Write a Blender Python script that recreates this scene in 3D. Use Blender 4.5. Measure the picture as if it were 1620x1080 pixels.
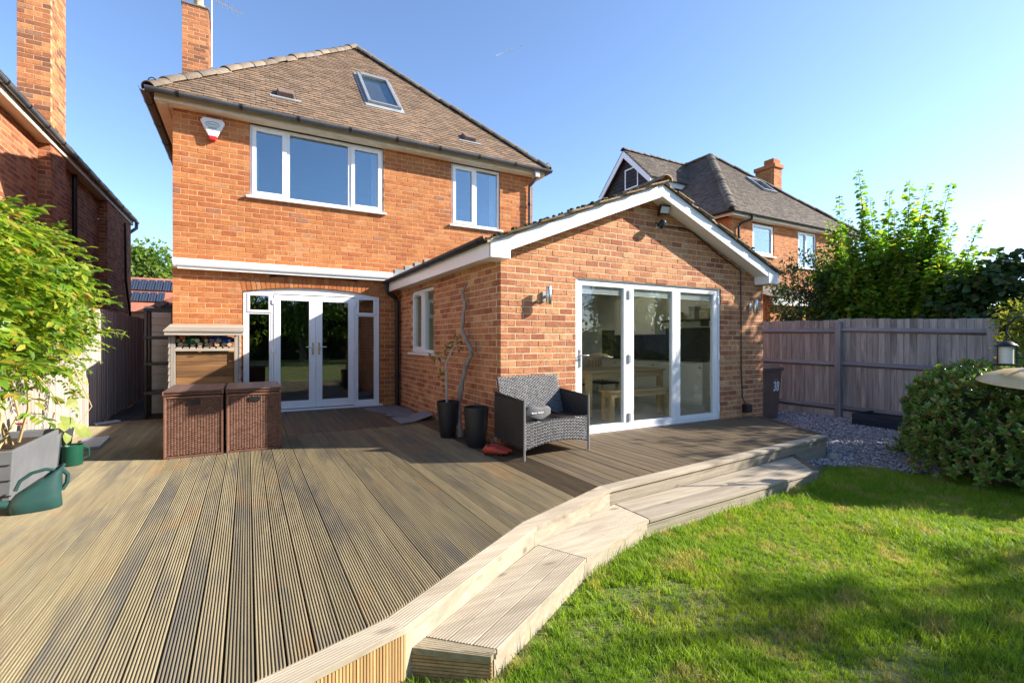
import bpy, math, random
import numpy as np
from mathutils import Matrix, Vector

for o in list(bpy.data.objects):
    bpy.data.objects.remove(o)
scene = bpy.context.scene
COL = scene.collection
R = math.radians

# ---------------------------------------------------------------- camera
TH = R(29.1)
CAM = Vector((0.0, 0.0, 1.25))
cam_data = bpy.data.cameras.new('camera')
cam_data.sensor_fit = 'HORIZONTAL'
cam_data.sensor_width = 36.0
cam_data.lens = 36.0 * 752.0 / 1620.0
cam_data.shift_y = -0.0006
cam_data.clip_start = 0.05
cam_data.clip_end = 6000.0
cam = bpy.data.objects.new('camera', cam_data)
cam.location = CAM
cam.rotation_euler = (R(90), 0, -TH)
COL.objects.link(cam)
scene.camera = cam

# ---------------------------------------------------------------- sky, sun, exposure
SUN_VEC = Vector((1.68, -0.80, 1.0)).normalized()          # towards the sun
SUN_ELEV = math.asin(SUN_VEC.z)
SUN_ROT = math.atan2(SUN_VEC.x, SUN_VEC.y)
world = bpy.data.worlds.new('World')
scene.world = world
world.use_nodes = True
wn, wl = world.node_tree.nodes, world.node_tree.links
for n in list(wn):
    wn.remove(n)
w_out = wn.new('ShaderNodeOutputWorld')
w_bg = wn.new('ShaderNodeBackground')
w_sky = wn.new('ShaderNodeTexSky')
w_sky.sky_type = 'NISHITA'
w_sky.sun_disc = False
w_sky.sun_elevation = SUN_ELEV
w_sky.sun_rotation = SUN_ROT
w_sky.altitude = 100.0
w_sky.air_density = 0.7
w_sky.dust_density = 0.3
w_sky.ozone_density = 2.5
w_bg.inputs['Strength'].default_value = 0.138
wl.new(w_sky.outputs[0], w_bg.inputs[0])
wl.new(w_bg.outputs[0], w_out.inputs[0])

sun_data = bpy.data.lights.new('sun', 'SUN')
sun_data.energy = 4.8
sun_data.angle = R(0.53)
sun_data.color = (1.0, 0.93, 0.82)
sun = bpy.data.objects.new('sun', sun_data)
sun.rotation_euler = SUN_VEC.to_track_quat('Z', 'Y').to_euler()
sun.location = SUN_VEC * 60
COL.objects.link(sun)

vs = scene.view_settings
vs.view_transform = 'Standard'
vs.look = 'None'
vs.gamma = 1.0
vs.exposure = 1.42
vs.use_curve_mapping = False
scene.render.engine = 'CYCLES'
scene.cycles.max_bounces = 10
scene.cycles.transparent_max_bounces = 12
scene.cycles.sample_clamp_indirect = 6.0

# ---------------------------------------------------------------- helpers
rng = np.random.default_rng(7)
rnd = random.Random(11)
S_, C_ = math.sin(TH), math.cos(TH)


def to_px(x, y, z):
    f = x * S_ + y * C_
    if f < 0.05:
        return (-9999, -9999)
    return (810 + 752 * (x * C_ - y * S_) / f, 539 - 752 * (z - 1.25) / f)


WM = {}          # world matrices of everything made so far


def link(o, parent=None, M=None):
    COL.objects.link(o)
    M = M if M is not None else Matrix.Identity(4)
    if parent is not None:
        o.parent = parent
        o.matrix_parent_inverse = WM[parent.name].inverted()
    o.matrix_basis = M
    WM[o.name] = M
    return o


def thing(name, label, cat, loc=(0, 0, 0), group=None):
    o = bpy.data.objects.new(name, None)
    o.empty_display_size = 0.2
    link(o, None, Matrix.Translation(Vector(loc)))
    o['label'] = label
    o['category'] = cat
    if group:
        o['group'] = group
    return o


def tag(o, label, cat, group=None):
    o['label'] = label
    o['category'] = cat
    if group:
        o['group'] = group
    return o


def structure(o):
    o['kind'] = 'structure'
    return o


def stuff(o):
    o['kind'] = 'stuff'
    return o


def np_mesh(name, V, F, mat=None, smooth=False):
    """V (n,3) array, F (m,k) array of equal-size faces or list of such arrays"""
    me = bpy.data.meshes.new(name)
    Fs = F if isinstance(F, list) else [F]
    Fs = [f for f in Fs if len(f)]
    nl = sum(f.size for f in Fs)
    nf = sum(len(f) for f in Fs)
    me.vertices.add(len(V))
    me.vertices.foreach_set('co', np.asarray(V, dtype=np.float32).ravel())
    me.loops.add(nl)
    me.loops.foreach_set('vertex_index', np.concatenate([f.ravel() for f in Fs]).astype(np.int32))
    me.polygons.add(nf)
    tot = np.concatenate([np.full(len(f), f.shape[1]) for f in Fs]).astype(np.int32)
    st = np.concatenate([[0], np.cumsum(tot)[:-1]]).astype(np.int32)
    me.polygons.foreach_set('loop_start', st)
    me.polygons.foreach_set('loop_total', tot)
    me.polygons.foreach_set('use_smooth', np.full(nf, smooth, dtype=bool))
    me.update(calc_edges=True)
    me.validate()
    if mat:
        me.materials.append(mat)
    return me


class MB:
    def __init__(self):
        self.v, self.f = [], []

    def add(self, verts, faces):
        b = len(self.v)
        self.v += [tuple(p) for p in verts]
        self.f += [tuple(i + b for i in f) for f in faces]
        return self

    def box(self, x0, x1, y0, y1, z0, z1):
        return self.add([(x0, y0, z0), (x1, y0, z0), (x1, y1, z0), (x0, y1, z0),
                         (x0, y0, z1), (x1, y0, z1), (x1, y1, z1), (x0, y1, z1)],
                        [(0, 3, 2, 1), (4, 5, 6, 7), (0, 1, 5, 4), (1, 2, 6, 5), (2, 3, 7, 6), (3, 0, 4, 7)])

    def obox(self, c, size, M):
        hx, hy, hz = size[0] / 2, size[1] / 2, size[2] / 2
        c = Vector(c)
        pts = [c + M @ Vector(p) for p in [(-hx, -hy, -hz), (hx, -hy, -hz), (hx, hy, -hz), (-hx, hy, -hz),
                                          (-hx, -hy, hz), (hx, -hy, hz), (hx, hy, hz), (-hx, hy, hz)]]
        return self.add(pts, [(0, 3, 2, 1), (4, 5, 6, 7), (0, 1, 5, 4), (1, 2, 6, 5), (2, 3, 7, 6), (3, 0, 4, 7)])

    def bar(self, a, b, w, h, up=(0, 0, 1)):
        a, b = Vector(a), Vector(b)
        d = (b - a)
        L = d.length
        d.normalize()
        side = d.cross(Vector(up))
        if side.length < 1e-5:
            side = Vector((1, 0, 0))
        side.normalize()
        u = side.cross(d).normalized()
        M = Matrix((d, side, u)).transposed()
        return self.obox((a + b) / 2, (L, w, h), M)

    def prism(self, poly, d0, d1, axis='y'):
        """poly: list of 2D points; axis 'y' -> (x,z) extruded in y; 'x' -> (y,z) ; 'z' -> (x,y)"""
        n = len(poly)
        def P(p, d):
            return {'y': (p[0], d, p[1]), 'x': (d, p[0], p[1]), 'z': (p[0], p[1], d)}[axis]
        vs = [P(p, d0) for p in poly] + [P(p, d1) for p in poly]
        fs = [tuple(range(n))[::-1], tuple(range(n, 2 * n))]
        fs += [(i, (i + 1) % n, (i + 1) % n + n, i + n) for i in range(n)]
        return self.add(vs, fs)

    def tube(self, pts, rad, n=8, cap=True):
        pts = [Vector(p) for p in pts]
        if not hasattr(rad, '__len__'):
            rad = [rad] * len(pts)
        rings, ref = [], None
        for i, p in enumerate(pts):
            t = (pts[min(i + 1, len(pts) - 1)] - pts[max(i - 1, 0)])
            if t.length < 1e-9:
                t = Vector((0, 0, 1))
            t.normalize()
            if ref is None:
                ref = t.orthogonal().normalized()
            ref = (ref - t * ref.dot(t))
            if ref.length < 1e-6:
                ref = t.orthogonal()
            ref.normalize()
            bn = t.cross(ref)
            rings.append([p + (ref * math.cos(a) + bn * math.sin(a)) * rad[i]
                          for a in [2 * math.pi * k / n for k in range(n)]])
        vs = [v for r_ in rings for v in r_]
        fs = []
        for i in range(len(rings) - 1):
            for k in range(n):
                fs.append((i * n + k, i * n + (k + 1) % n, (i + 1) * n + (k + 1) % n, (i + 1) * n + k))
        if cap:
            fs.append(tuple(range(n))[::-1])
            fs.append(tuple(range((len(rings) - 1) * n, len(rings) * n)))
        return self.add(vs, fs)

    def lathe(self, prof, n=24, c=(0, 0, 0), M=None):
        c = Vector(c)
        vs, fs = [], []
        for (r_, z) in prof:
            for k in range(n):
                a = 2 * math.pi * k / n
                p = Vector((r_ * math.cos(a), r_ * math.sin(a), z))
                vs.append(c + (M @ p if M else p))
        for i in range(len(prof) - 1):
            for k in range(n):
                fs.append((i * n + k, i * n + (k + 1) % n, (i + 1) * n + (k + 1) % n, (i + 1) * n + k))
        return self.add(vs, fs)

    def frame(self, axis, u0, u1, z0, z1, w, d0, d1, wb=None, wt=None):
        """rectangular frame of four butted bars; axis 'x': u is x and d is y; axis 'y': u is y and d is x"""
        wb = w if wb is None else wb
        wt = w if wt is None else wt
        def B(a, b, c_, d_):
            if axis == 'x':
                self.box(a, b, d0, d1, c_, d_)
            else:
                self.box(d0, d1, a, b, c_, d_)
        B(u0, u0 + w, z0, z1)
        B(u1 - w, u1, z0, z1)
        B(u0 + w, u1 - w, z0, z0 + wb)
        B(u0 + w, u1 - w, z1 - wt, z1)
        return self

    def build(self, name, mat=None, parent=None, smooth=False, bevel=0.0, M=None):
        me = bpy.data.meshes.new(name)
        me.from_pydata(self.v, [], self.f)
        if smooth:
            me.polygons.foreach_set('use_smooth', np.ones(len(me.polygons), dtype=bool))
        me.update()
        if mat:
            me.materials.append(mat)
        o = bpy.data.objects.new(name, me)
        link(o, parent, M)
        if bevel:
            m = o.modifiers.new('bevel', 'BEVEL')
            m.width = bevel
            m.segments = 2
            m.limit_method = 'ANGLE'
            m.angle_limit = R(40)
        if smooth:
            me.set_sharp_from_angle(angle=R(45))
        return o


def copy_tree(o, M, label=None, group=None):
    def cp(src, parent):
        c = src.copy()
        COL.objects.link(c)
        if parent:
            c.parent = parent
        WM[c.name] = c.matrix_basis.copy()
        for ch in src.children:
            cp(ch, c)
        return c
    r_ = cp(o, None)
    r_.matrix_basis = M
    WM[r_.name] = M
    if label:
        r_['label'] = label
    if group:
        r_['group'] = group
    return r_


# ---------------------------------------------------------------- materials
class NT:
    def __init__(self, name):
        self.m = bpy.data.materials.new(name)
        self.m.use_nodes = True
        self.t = self.m.node_tree
        self.n, self.l = self.t.nodes, self.t.links
        for x in list(self.n):
            self.n.remove(x)
        self.out = self.n.new('ShaderNodeOutputMaterial')

    def node(self, typ, **kw):
        x = self.n.new(typ)
        for k, v in kw.items():
            setattr(x, k, v)
        return x

    def set(self, sock, v):
        if hasattr(v, 'is_output') or isinstance(v, bpy.types.NodeSocket):
            self.l.new(v, sock)
        else:
            if hasattr(v, '__len__') and len(v) == 3 and sock.type == 'RGBA':
                v = (*v, 1)
            sock.default_value = v

    def pos(self):
        return self.node('ShaderNodeNewGeometry').outputs['Position']

    def mapping(self, vec, scale=(1, 1, 1), loc=(0, 0, 0), rot=(0, 0, 0)):
        x = self.node('ShaderNodeMapping')
        self.set(x.inputs['Vector'], vec)
        x.inputs['Scale'].default_value = scale
        x.inputs['Location'].default_value = loc
        x.inputs['Rotation'].default_value = rot
        return x.outputs[0]

    def noise(self, vec=None, scale=5, detail=3, rough=0.55, dist=0.0, color=False):
        x = self.node('ShaderNodeTexNoise')
        if vec is not None:
            self.set(x.inputs['Vector'], vec)
        x.inputs['Scale'].default_value = scale
        x.inputs['Detail'].default_value = detail
        x.inputs['Roughness'].default_value = rough
        x.inputs['Distortion'].default_value = dist
        return x.outputs['Color'] if color else x.outputs['Fac']

    def ramp(self, fac, stops, interp='LINEAR'):
        x = self.node('ShaderNodeValToRGB')
        x.color_ramp.interpolation = interp
        el = x.color_ramp.elements
        while len(el) < len(stops):
            el.new(0.5)
        for e, (p, c) in zip(el, stops):
            e.position = p
            e.color = (*c, 1) if len(c) == 3 else c
        self.set(x.inputs[0], fac)
        return x.outputs[0]

    def math(self, op, a, b=0.0, clamp=False):
        x = self.node('ShaderNodeMath', operation=op, use_clamp=clamp)
        self.set(x.inputs[0], a)
        self.set(x.inputs[1], b)
        return x.outputs[0]

    def mix(self, fac, a, b, mode='MIX'):
        x = self.node('ShaderNodeMix', data_type='RGBA', blend_type=mode)
        self.set(x.inputs[0], fac)
        self.set(x.inputs[6], a)
        self.set(x.inputs[7], b)
        return x.outputs[2]

    def piece(self):
        """a random number per separate piece, for joined islands and for single objects alike"""
        g = self.node('ShaderNodeNewGeometry').outputs['Random Per Island']
        o = self.node('ShaderNodeObjectInfo').outputs['Random']
        return self.math('FRACT', self.math('ADD', g, self.math('MULTIPLY', o, 7.13)))

    def bump(self, h, strength=0.3, dist=0.01):
        x = self.node('ShaderNodeBump')
        x.inputs['Strength'].default_value = strength
        x.inputs['Distance'].default_value = dist
        self.set(x.inputs['Height'], h)
        return x.outputs[0]

    def bsdf(self, color, rough=0.6, spec=0.5, metal=0.0, normal=None):
        x = self.node('ShaderNodeBsdfPrincipled')
        self.set(x.inputs['Base Color'], color)
        self.set(x.inputs['Roughness'], rough)
        x.inputs['Specular IOR Level'].default_value = spec
        x.inputs['Metallic'].default_value = metal
        if normal is not None:
            self.l.new(normal, x.inputs['Normal'])
        return x.outputs[0]

    def done(self, sh):
        self.l.new(sh, self.out.inputs[0])
        return self.m


def m_plain(name, col, rough=0.5, spec=0.5, metal=0.0, var=0.12, nscale=6.0, bump=0.0, bscale=60.0):
    t = NT(name)
    p = t.pos()
    n = t.noise(p, nscale, 4, 0.6)
    lo = tuple(c * (1 - var) for c in col)
    hi = tuple(min(1, c * (1 + var)) for c in col)
    c = t.ramp(n, [(0.3, lo), (0.7, hi)])
    nm = t.bump(t.noise(p, bscale, 3), bump, 0.004) if bump else None
    return t.done(t.bsdf(c, rough, spec, metal, nm))


def m_brick(name, stops, speck=0.0, speck_col=(0.03, 0.02, 0.015), rough=0.85, bump=0.6, grain=(0.78, 1.16), mottle=(0.84, 1.14)):
    t = NT(name)
    p = t.pos()
    r_ = t.piece()
    c = t.ramp(r_, stops)
    g = t.noise(p, 38, 5, 0.7)
    c = t.mix(1.0, c, t.ramp(g, [(0.25, (grain[0],) * 3), (0.75, (grain[1],) * 3)]), 'MULTIPLY')
    c = t.mix(1.0, c, t.ramp(t.noise(p, 15, 3, 0.6), [(0.32, (mottle[0],) * 3), (0.68, (mottle[1],) * 3)]), 'MULTIPLY')
    big = t.noise(p, 0.9, 3, 0.6)
    c = t.mix(1.0, c, t.ramp(big, [(0.3, (0.88, 0.86, 0.84)), (0.7, (1.08, 1.06, 1.04))]), 'MULTIPLY')
    if speck:
        s = t.noise(p, 62, 2, 0.5)
        c = t.mix(t.ramp(s, [(speck, (0, 0, 0)), (speck + 0.05, (0.85,) * 3)]), c, speck_col)
    h = t.noise(p, 70, 5, 0.7)
    return t.done(t.bsdf(c, rough, 0.25, 0, t.bump(h, bump, 0.006)))


def m_wood(name, lo, hi, axis='y', rough=0.75, grime=None, grime_amt=0.5, stain=None, streak=18.0, bump=0.25, knots=False, vary=1.0, stain_amt=.75):
    t = NT(name)
    p = t.pos()
    sc = {'x': (1.1, streak, streak), 'y': (streak, 1.1, streak), 'z': (streak, streak, 1.1)}[axis]
    off = t.piece()
    add = t.node('ShaderNodeVectorMath', operation='ADD')
    t.set(add.inputs[0], p)
    comb = t.node('ShaderNodeCombineXYZ')
    for i in range(3):
        t.set(comb.inputs[i], t.math('MULTIPLY', off, 9.0 + 3 * i))
    t.set(add.inputs[1], comb.outputs[0])
    v = t.mapping(add.outputs[0], sc)
    n = t.noise(v, 1.6, 6, 0.65, 0.6)
    c = t.ramp(n, [(0.28, lo), (0.72, hi)])
    b = t.ramp(off, [(0.0, (1 - .24 * vary,) * 3), (0.45, (1 - .05 * vary, 1 - .055 * vary, 1 - .06 * vary)), (1.0, (1 + .10 * vary, 1 + .08 * vary, 1 + .04 * vary))])
    c = t.mix(1.0, c, b, 'MULTIPLY')
    if grime:
        gs = {'x': (0.55, 3.2, 3.2), 'y': (3.2, 0.55, 3.2), 'z': (3.2, 3.2, 0.55)}[axis]
        g = t.noise(t.mapping(add.outputs[0], gs), 1.0, 5, 0.65, 0.4)
        c = t.mix(t.ramp(g, [(0.48, (0, 0, 0)), (0.68, (grime_amt,) * 3)]), c, grime)
    if stain:
        g = t.noise(t.mapping(p, (1.3, 0.9, 1), (3.1, 7.7, 0)), 1.1, 3, 0.6)
        g2 = t.noise(t.mapping(add.outputs[0], (3, 0.8, 1)), 1.0, 3, 0.6)
        f = t.math('MULTIPLY', t.ramp(g, [(0.55, (0, 0, 0)), (0.68, (1,) * 3)]), t.ramp(g2, [(0.45, (0, 0, 0)), (0.62, (stain_amt,) * 3)]))
        c = t.mix(f, c, stain)
    if knots:
        vo = t.node('ShaderNodeTexVoronoi')
        t.set(vo.inputs['Vector'], t.mapping(add.outputs[0], {'x': (2.2, 6, 6), 'y': (6, 2.2, 6), 'z': (6, 6, 2.2)}[axis]))
        vo.inputs['Scale'].default_value = 1.0
        c = t.mix(t.ramp(vo.outputs['Distance'], [(0.06, (0.8,) * 3), (0.16, (0, 0, 0))]), c, tuple(0.42 * a for a in lo))
    return t.done(t.bsdf(c, rough, 0.25, 0, t.bump(n, bump, 0.004)))


def m_leaf(name, stops, trans=0.45, rough=0.45, spec=0.4, tcol=1.6):
    t = NT(name)
    r_ = t.piece()
    c = t.ramp(r_, stops)
    n = t.noise(t.pos(), 1.7, 2)
    c = t.mix(1.0, c, t.ramp(n, [(0.3, (0.8,) * 3), (0.7, (1.18,) * 3)]), 'MULTIPLY')
    d = t.bsdf(c, rough, spec)
    tr = t.node('ShaderNodeBsdfTranslucent')
    t.set(tr.inputs[0], t.mix(1.0, c, (tcol * 1.15, tcol * 1.1, tcol * 0.55), 'MULTIPLY'))
    mx = t.node('ShaderNodeMixShader')
    mx.inputs[0].default_value = trans
    t.l.new(d, mx.inputs[1])
    t.l.new(tr.outputs[0], mx.inputs[2])
    return t.done(mx.outputs[0])


def m_glass(name, ior=1.75, tint=(0.90, 0.94, 0.93), refl=(0.97, 0.98, 1.0)):
    t = NT(name)
    fr = t.node('ShaderNodeFresnel')
    bf = t.node('ShaderNodeNewGeometry').outputs['Backfacing']       # same reflectance on both faces of a pane
    t.set(fr.inputs[0], t.math('ADD', t.math('MULTIPLY', bf, 1.0 / ior - ior), ior))
    g = t.node('ShaderNodeBsdfGlossy')
    g.inputs['Roughness'].default_value = 0.0
    t.set(g.inputs[0], refl)
    tr = t.node('ShaderNodeBsdfTransparent')
    t.set(tr.inputs[0], tint)
    mx = t.node('ShaderNodeMixShader')
    t.l.new(fr.outputs[0], mx.inputs[0])
    t.l.new(tr.outputs[0], mx.inputs[1])
    t.l.new(g.outputs[0], mx.inputs[2])
    return t.done(mx.outputs[0])


M_BRICK = m_brick('orange_brick', [(0.0, (0.365, 0.115, 0.042)), (0.2, (0.415, 0.142, 0.048)), (0.6, (0.455, 0.168, 0.055)),
                                   (0.9, (0.49, 0.195, 0.068)), (0.96, (0.48, 0.22, 0.095)), (0.985, (0.36, 0.15, 0.075)), (1.0, (0.29, 0.13, 0.075))])
M_BRICK_EXT = m_brick('dragfaced_brick', [(0.0, (0.33, 0.115, 0.055)), (0.22, (0.42, 0.165, 0.08)), (0.45, (0.49, 0.215, 0.105)),
                                          (0.75, (0.52, 0.24, 0.11)), (0.95, (0.57, 0.29, 0.14)), (1.0, (0.62, 0.37, 0.2))], speck=0.615, mottle=(0.82, 1.15), grain=(0.75, 1.17))
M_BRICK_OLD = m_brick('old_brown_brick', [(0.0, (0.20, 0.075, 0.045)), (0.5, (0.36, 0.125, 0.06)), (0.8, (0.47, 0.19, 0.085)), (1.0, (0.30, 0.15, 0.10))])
M_BRICK_CHIM = m_brick('chimney_brick', [(0.0, (0.17, 0.085, 0.055)), (0.35, (0.33, 0.13, 0.06)), (0.7, (0.46, 0.19, 0.08)), (0.9, (0.53, 0.25, 0.1)), (1.0, (0.24, 0.14, 0.10))])
M_MORTAR = m_plain('mortar', (0.53, 0.315, 0.175), 0.95, 0.1, var=0.2, nscale=9, bump=0.5, bscale=120)
M_MORTAR_PALE = m_plain('pale_mortar', (0.62, 0.45, 0.295), 0.95, 0.1, var=0.16, nscale=9, bump=0.5, bscale=120)
M_TILE = m_brick('clay_roof_tile', [(0.0, (0.165, 0.113, 0.077)), (0.4, (0.20, 0.138, 0.094)), (0.8, (0.24, 0.168, 0.115)), (1.0, (0.28, 0.178, 0.11))], grain=(0.8, 1.15))
M_TILE_GREY = m_brick('grey_roof_tile', [(0.0, (0.10, 0.082, 0.068)), (0.5, (0.145, 0.12, 0.098)), (1.0, (0.20, 0.16, 0.125))], grain=(0.7, 1.2))
M_MOSSY = m_brick('mossy_tile', [(0.0, (0.12, 0.085, 0.05)), (0.5, (0.27, 0.19, 0.115)), (1.0, (0.40, 0.29, 0.18))], speck=0.58, speck_col=(0.045, 0.04, 0.02), grain=(0.55, 1.25))
M_HIP = m_brick('mortared_hip_tile', [(0.0, (0.19, 0.15, 0.115)), (0.6, (0.235, 0.19, 0.145)), (1.0, (0.265, 0.21, 0.155))], grain=(0.65, 1.15))
M_HIP_DARK = m_brick('dark_hip_tile', [(0.0, (0.13, 0.11, 0.085)), (1.0, (0.22, 0.18, 0.14))], grain=(0.6, 1.2))
M_UPVC = m_plain('white_upvc', (0.80, 0.80, 0.80), 0.32, 0.5, var=0.03, nscale=3)
M_CREAM = m_plain('cream_painted_board', (0.70, 0.64, 0.52), 0.5, 0.4, var=0.08, nscale=5)
M_GUTTER = m_plain('grey_black_gutter_plastic', (0.085, 0.096, 0.108), 0.35, 0.5, var=0.25, nscale=3)
M_BLACK = m_plain('black_plastic', (0.012, 0.012, 0.014), 0.4, 0.5, var=0.2)
M_LEAD = m_plain('lead_flashing', (0.26, 0.29, 0.31), 0.55, 0.4, var=0.2, nscale=9)
M_STEEL = m_plain('brushed_steel', (0.62, 0.62, 0.60), 0.28, 0.5, 1.0, var=0.06)
M_BRASS = m_plain('brass', (0.62, 0.42, 0.16), 0.3, 0.5, 1.0, var=0.06)
M_GLASS = m_glass('window_glass', 2.0)
M_GLASS_UP = m_glass('bedroom_window_glass', 2.5, (0.8, 0.88, 0.9), (0.78, 0.92, 1.0))
M_GLASS_DOOR = m_glass('clear_door_glass', 1.5, (0.93, 0.95, 0.94))
M_PINE_NEW = m_wood('new_pine', (0.29, 0.24, 0.175), (0.43, 0.37, 0.285), 'x', 0.7, (0.17, 0.14, 0.10), 0.6, None, 14, 0.3, True, .35)
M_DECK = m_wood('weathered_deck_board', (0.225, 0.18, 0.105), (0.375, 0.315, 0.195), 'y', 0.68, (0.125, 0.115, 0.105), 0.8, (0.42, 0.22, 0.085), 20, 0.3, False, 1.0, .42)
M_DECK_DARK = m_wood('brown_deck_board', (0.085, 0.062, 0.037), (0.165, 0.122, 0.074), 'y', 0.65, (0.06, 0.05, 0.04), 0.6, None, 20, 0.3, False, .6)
M_FENCE = m_wood('silvered_fence_board', (0.23, 0.21, 0.185), (0.50, 0.465, 0.415), 'z', 0.85, (0.11, 0.10, 0.085), 0.75, None, 26, 0.5)
M_FENCE_L = m_wood('pale_fence_board', (0.34, 0.29, 0.25), (0.56, 0.49, 0.44), 'z', 0.85, (0.2, 0.16, 0.13), 0.4, None, 26, 0.5)
M_RAIL = m_wood('weathered_rail', (0.20, 0.19, 0.19), (0.36, 0.34, 0.34), 'y', 0.85, (0.05, 0.045, 0.045), 0.7, None, 26, 0.5)
M_OAK = m_wood('oak_furniture', (0.60, 0.39, 0.18), (0.76, 0.54, 0.29), 'x', 0.42, None, 0, None, 16, 0.1)
M_PLASTER = m_plain('interior_plaster', (0.78, 0.76, 0.68), 0.8, 0.2, var=0.04)
M_DARKROOM = m_plain('painted_room_shade', (0.10, 0.095, 0.09), 0.8, 0.2, var=0.1)  # dimness of the rooms is put into this dark lining colour
# ---------------------------------------------------------------- brick, tile, leaf builders
def unit_brick(ch=(0.012, 0.04), seed=0):
    """unit brick, u -0.5..0.5, depth 0..1 (0 = face), z -0.5..0.5, with worn front edges"""
    r_ = random.Random(seed)
    a, b = ch
    j = lambda s: s * (0.6 + 0.8 * r_.random())
    V = [(-.5, .03, -.5), (.5, .03, -.5), (.5, .03, .5), (-.5, .03, .5),
         (-.5 + j(a), 0, -.5 + j(b)), (.5 - j(a), 0, -.5 + j(b)), (.5 - j(a), 0, .5 - j(b)), (-.5 + j(a), 0, .5 - j(b)),
         (-.5, 1, -.5), (.5, 1, -.5), (.5, 1, .5), (-.5, 1, .5)]
    F = [(4, 5, 6, 7), (0, 1, 5, 4), (1, 2, 6, 5), (2, 3, 7, 6), (3, 0, 4, 7),
         (1, 0, 8, 9), (2, 1, 9, 10), (3, 2, 10, 11), (0, 3, 11, 8)]
    return np.array(V), np.array(F)


UB = [unit_brick(seed=i) for i in range(5)]
_brick_mesh = {}


def brick_mesh(mat, k):
    key = (mat.name, k)
    if key not in _brick_mesh:
        _brick_mesh[key] = np_mesh('brick', UB[k][0], UB[k][1], mat)
    return _brick_mesh[key]


def brick_wall(root, wall_name, origin, u, n, L, z0, z1, course, stretch, mat, mortar, openings=(), limits=None,
               n_ind=0, joint=0.0115, depth=0.10, seed=1, prefer=None, wall_label=None, recess=0.0035):
    """courses of single bricks on a mortar backing; u = direction along the wall, n = outward normal (2D)"""
    r_ = random.Random(seed)
    rows = int(math.ceil((z1 - z0) / course - 0.3))
    wall = MB()
    bricks = []
    for k in range(rows):
        za, zb = z0 + k * course, min(z0 + (k + 1) * course, z1 + 0.02)
        zm = (za + zb) / 2
        iv = [(0.0, L)] if limits is None else list(limits(zm))
        for (a, b, c, d) in openings:
            if c < zm < d:
                nv = []
                for (p, q) in iv:
                    if b <= p or a >= q:
                        nv.append((p, q))
                        continue
                    if a > p:
                        nv.append((p, a))
                    if b < q:
                        nv.append((b, q))
                iv = nv
        off = (k % 2) * stretch / 2
        for (p, q) in iv:
            if q - p < 0.02:
                continue
            pts = []
            e_ = recess * .8
            for uu, dd in ((p + e_, recess), (q - e_, recess), (q - e_, depth - .002), (p + e_, depth - .002)):
                pts.append((origin[0] + u[0] * uu - n[0] * dd, origin[1] + u[1] * uu - n[1] * dd))
            V = [(x, y, za) for x, y in pts] + [(x, y, zb) for x, y in pts]
            wall.add(V, [(0, 3, 2, 1), (4, 5, 6, 7), (0, 1, 5, 4), (1, 2, 6, 5), (2, 3, 7, 6), (3, 0, 4, 7)])
            i = math.floor((p + off) / stretch)
            while True:
                a = i * stretch - off
                b = a + stretch - joint
                i += 1
                if a >= q:
                    break
                a, b = max(a, p), min(b, q)
                if b - a < 0.028:
                    continue
                bricks.append((a, b, za + joint / 2, zb - joint / 2, r_.uniform(-0.0025, 0.0025), r_.uniform(-.0012, .0012), r_.randrange(5)))
    w = wall.build(wall_name, mortar, root)
    if wall_label:
        w['label'] = wall_label
    # matrices
    uv, nv = Vector((u[0], u[1], 0)), Vector((n[0], n[1], 0))
    mats = []
    for (a, b, za, zb, dn, dz, kk) in bricks:
        c = Vector((origin[0], origin[1], 0)) + uv * ((a + b) / 2) + nv * dn
        c.z = (za + zb) / 2 + dz
        lx, lz = (b - a), (zb - za)
        mats.append(Matrix(((uv.x * lx, -nv.x * (depth - .004), 0, c.x), (uv.y * lx, -nv.y * (depth - .004), 0, c.y), (0, 0, lz, c.z), (0, 0, 0, 1))))
    idx = list(range(len(bricks)))
    if n_ind:
        def score(i):
            c = mats[i].translation
            px, py = to_px(*c)
            s = (c - CAM).length
            if not (-5 < px < 1625 and -5 < py < 1085):
                s += 100
            if prefer and not prefer(c):
                s += 50
            return s
        idx.sort(key=score)
    for i in idx[:n_ind]:
        o = bpy.data.objects.new('brick', brick_mesh(mat, bricks[i][6]))
        link(o, w, mats[i])
    rest = idx[n_ind:]
    if rest:
        A = np.array([np.array(mats[i]) for i in rest])
        kk = np.array([bricks[i][6] for i in rest])
        UV = np.array([UB[k][0] for k in range(5)])[kk]
        Vw = np.einsum('nij,nkj->nki', A[:, :3, :3], UV) + A[:, None, :3, 3]
        F = UB[0][1][None] + (np.arange(len(rest)) * 12)[:, None, None]
        me = np_mesh('brickwork', Vw.reshape(-1, 3), F.reshape(-1, 4), mat)
        o = bpy.data.objects.new('brickwork', me)
        link(o, w)
        stuff(o)
    return w


_tile_mesh = {}
TV = np.array([(-.5, 0, .006), (.5, 0, .006), (.5, 1, -.008), (-.5, 1, -.008), (-.5, 0, .0195), (0.0, 0, .0205), (.5, 0, .0195), (.5, 1, .004), (-.5, 1, .004)])
TF4 = [(0, 3, 2, 1), (1, 2, 7, 6), (3, 0, 4, 8)]
TF = [np.array(TF4), np.array([(4, 5, 6), (0, 4, 1)][:0]).reshape(0, 3)]
TQ = np.array([(0, 3, 2, 1), (1, 2, 7, 6), (3, 0, 4, 8)])
TP = np.array([(4, 5, 6, 7, 8), (1, 6, 5, 4, 0)])


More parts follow.
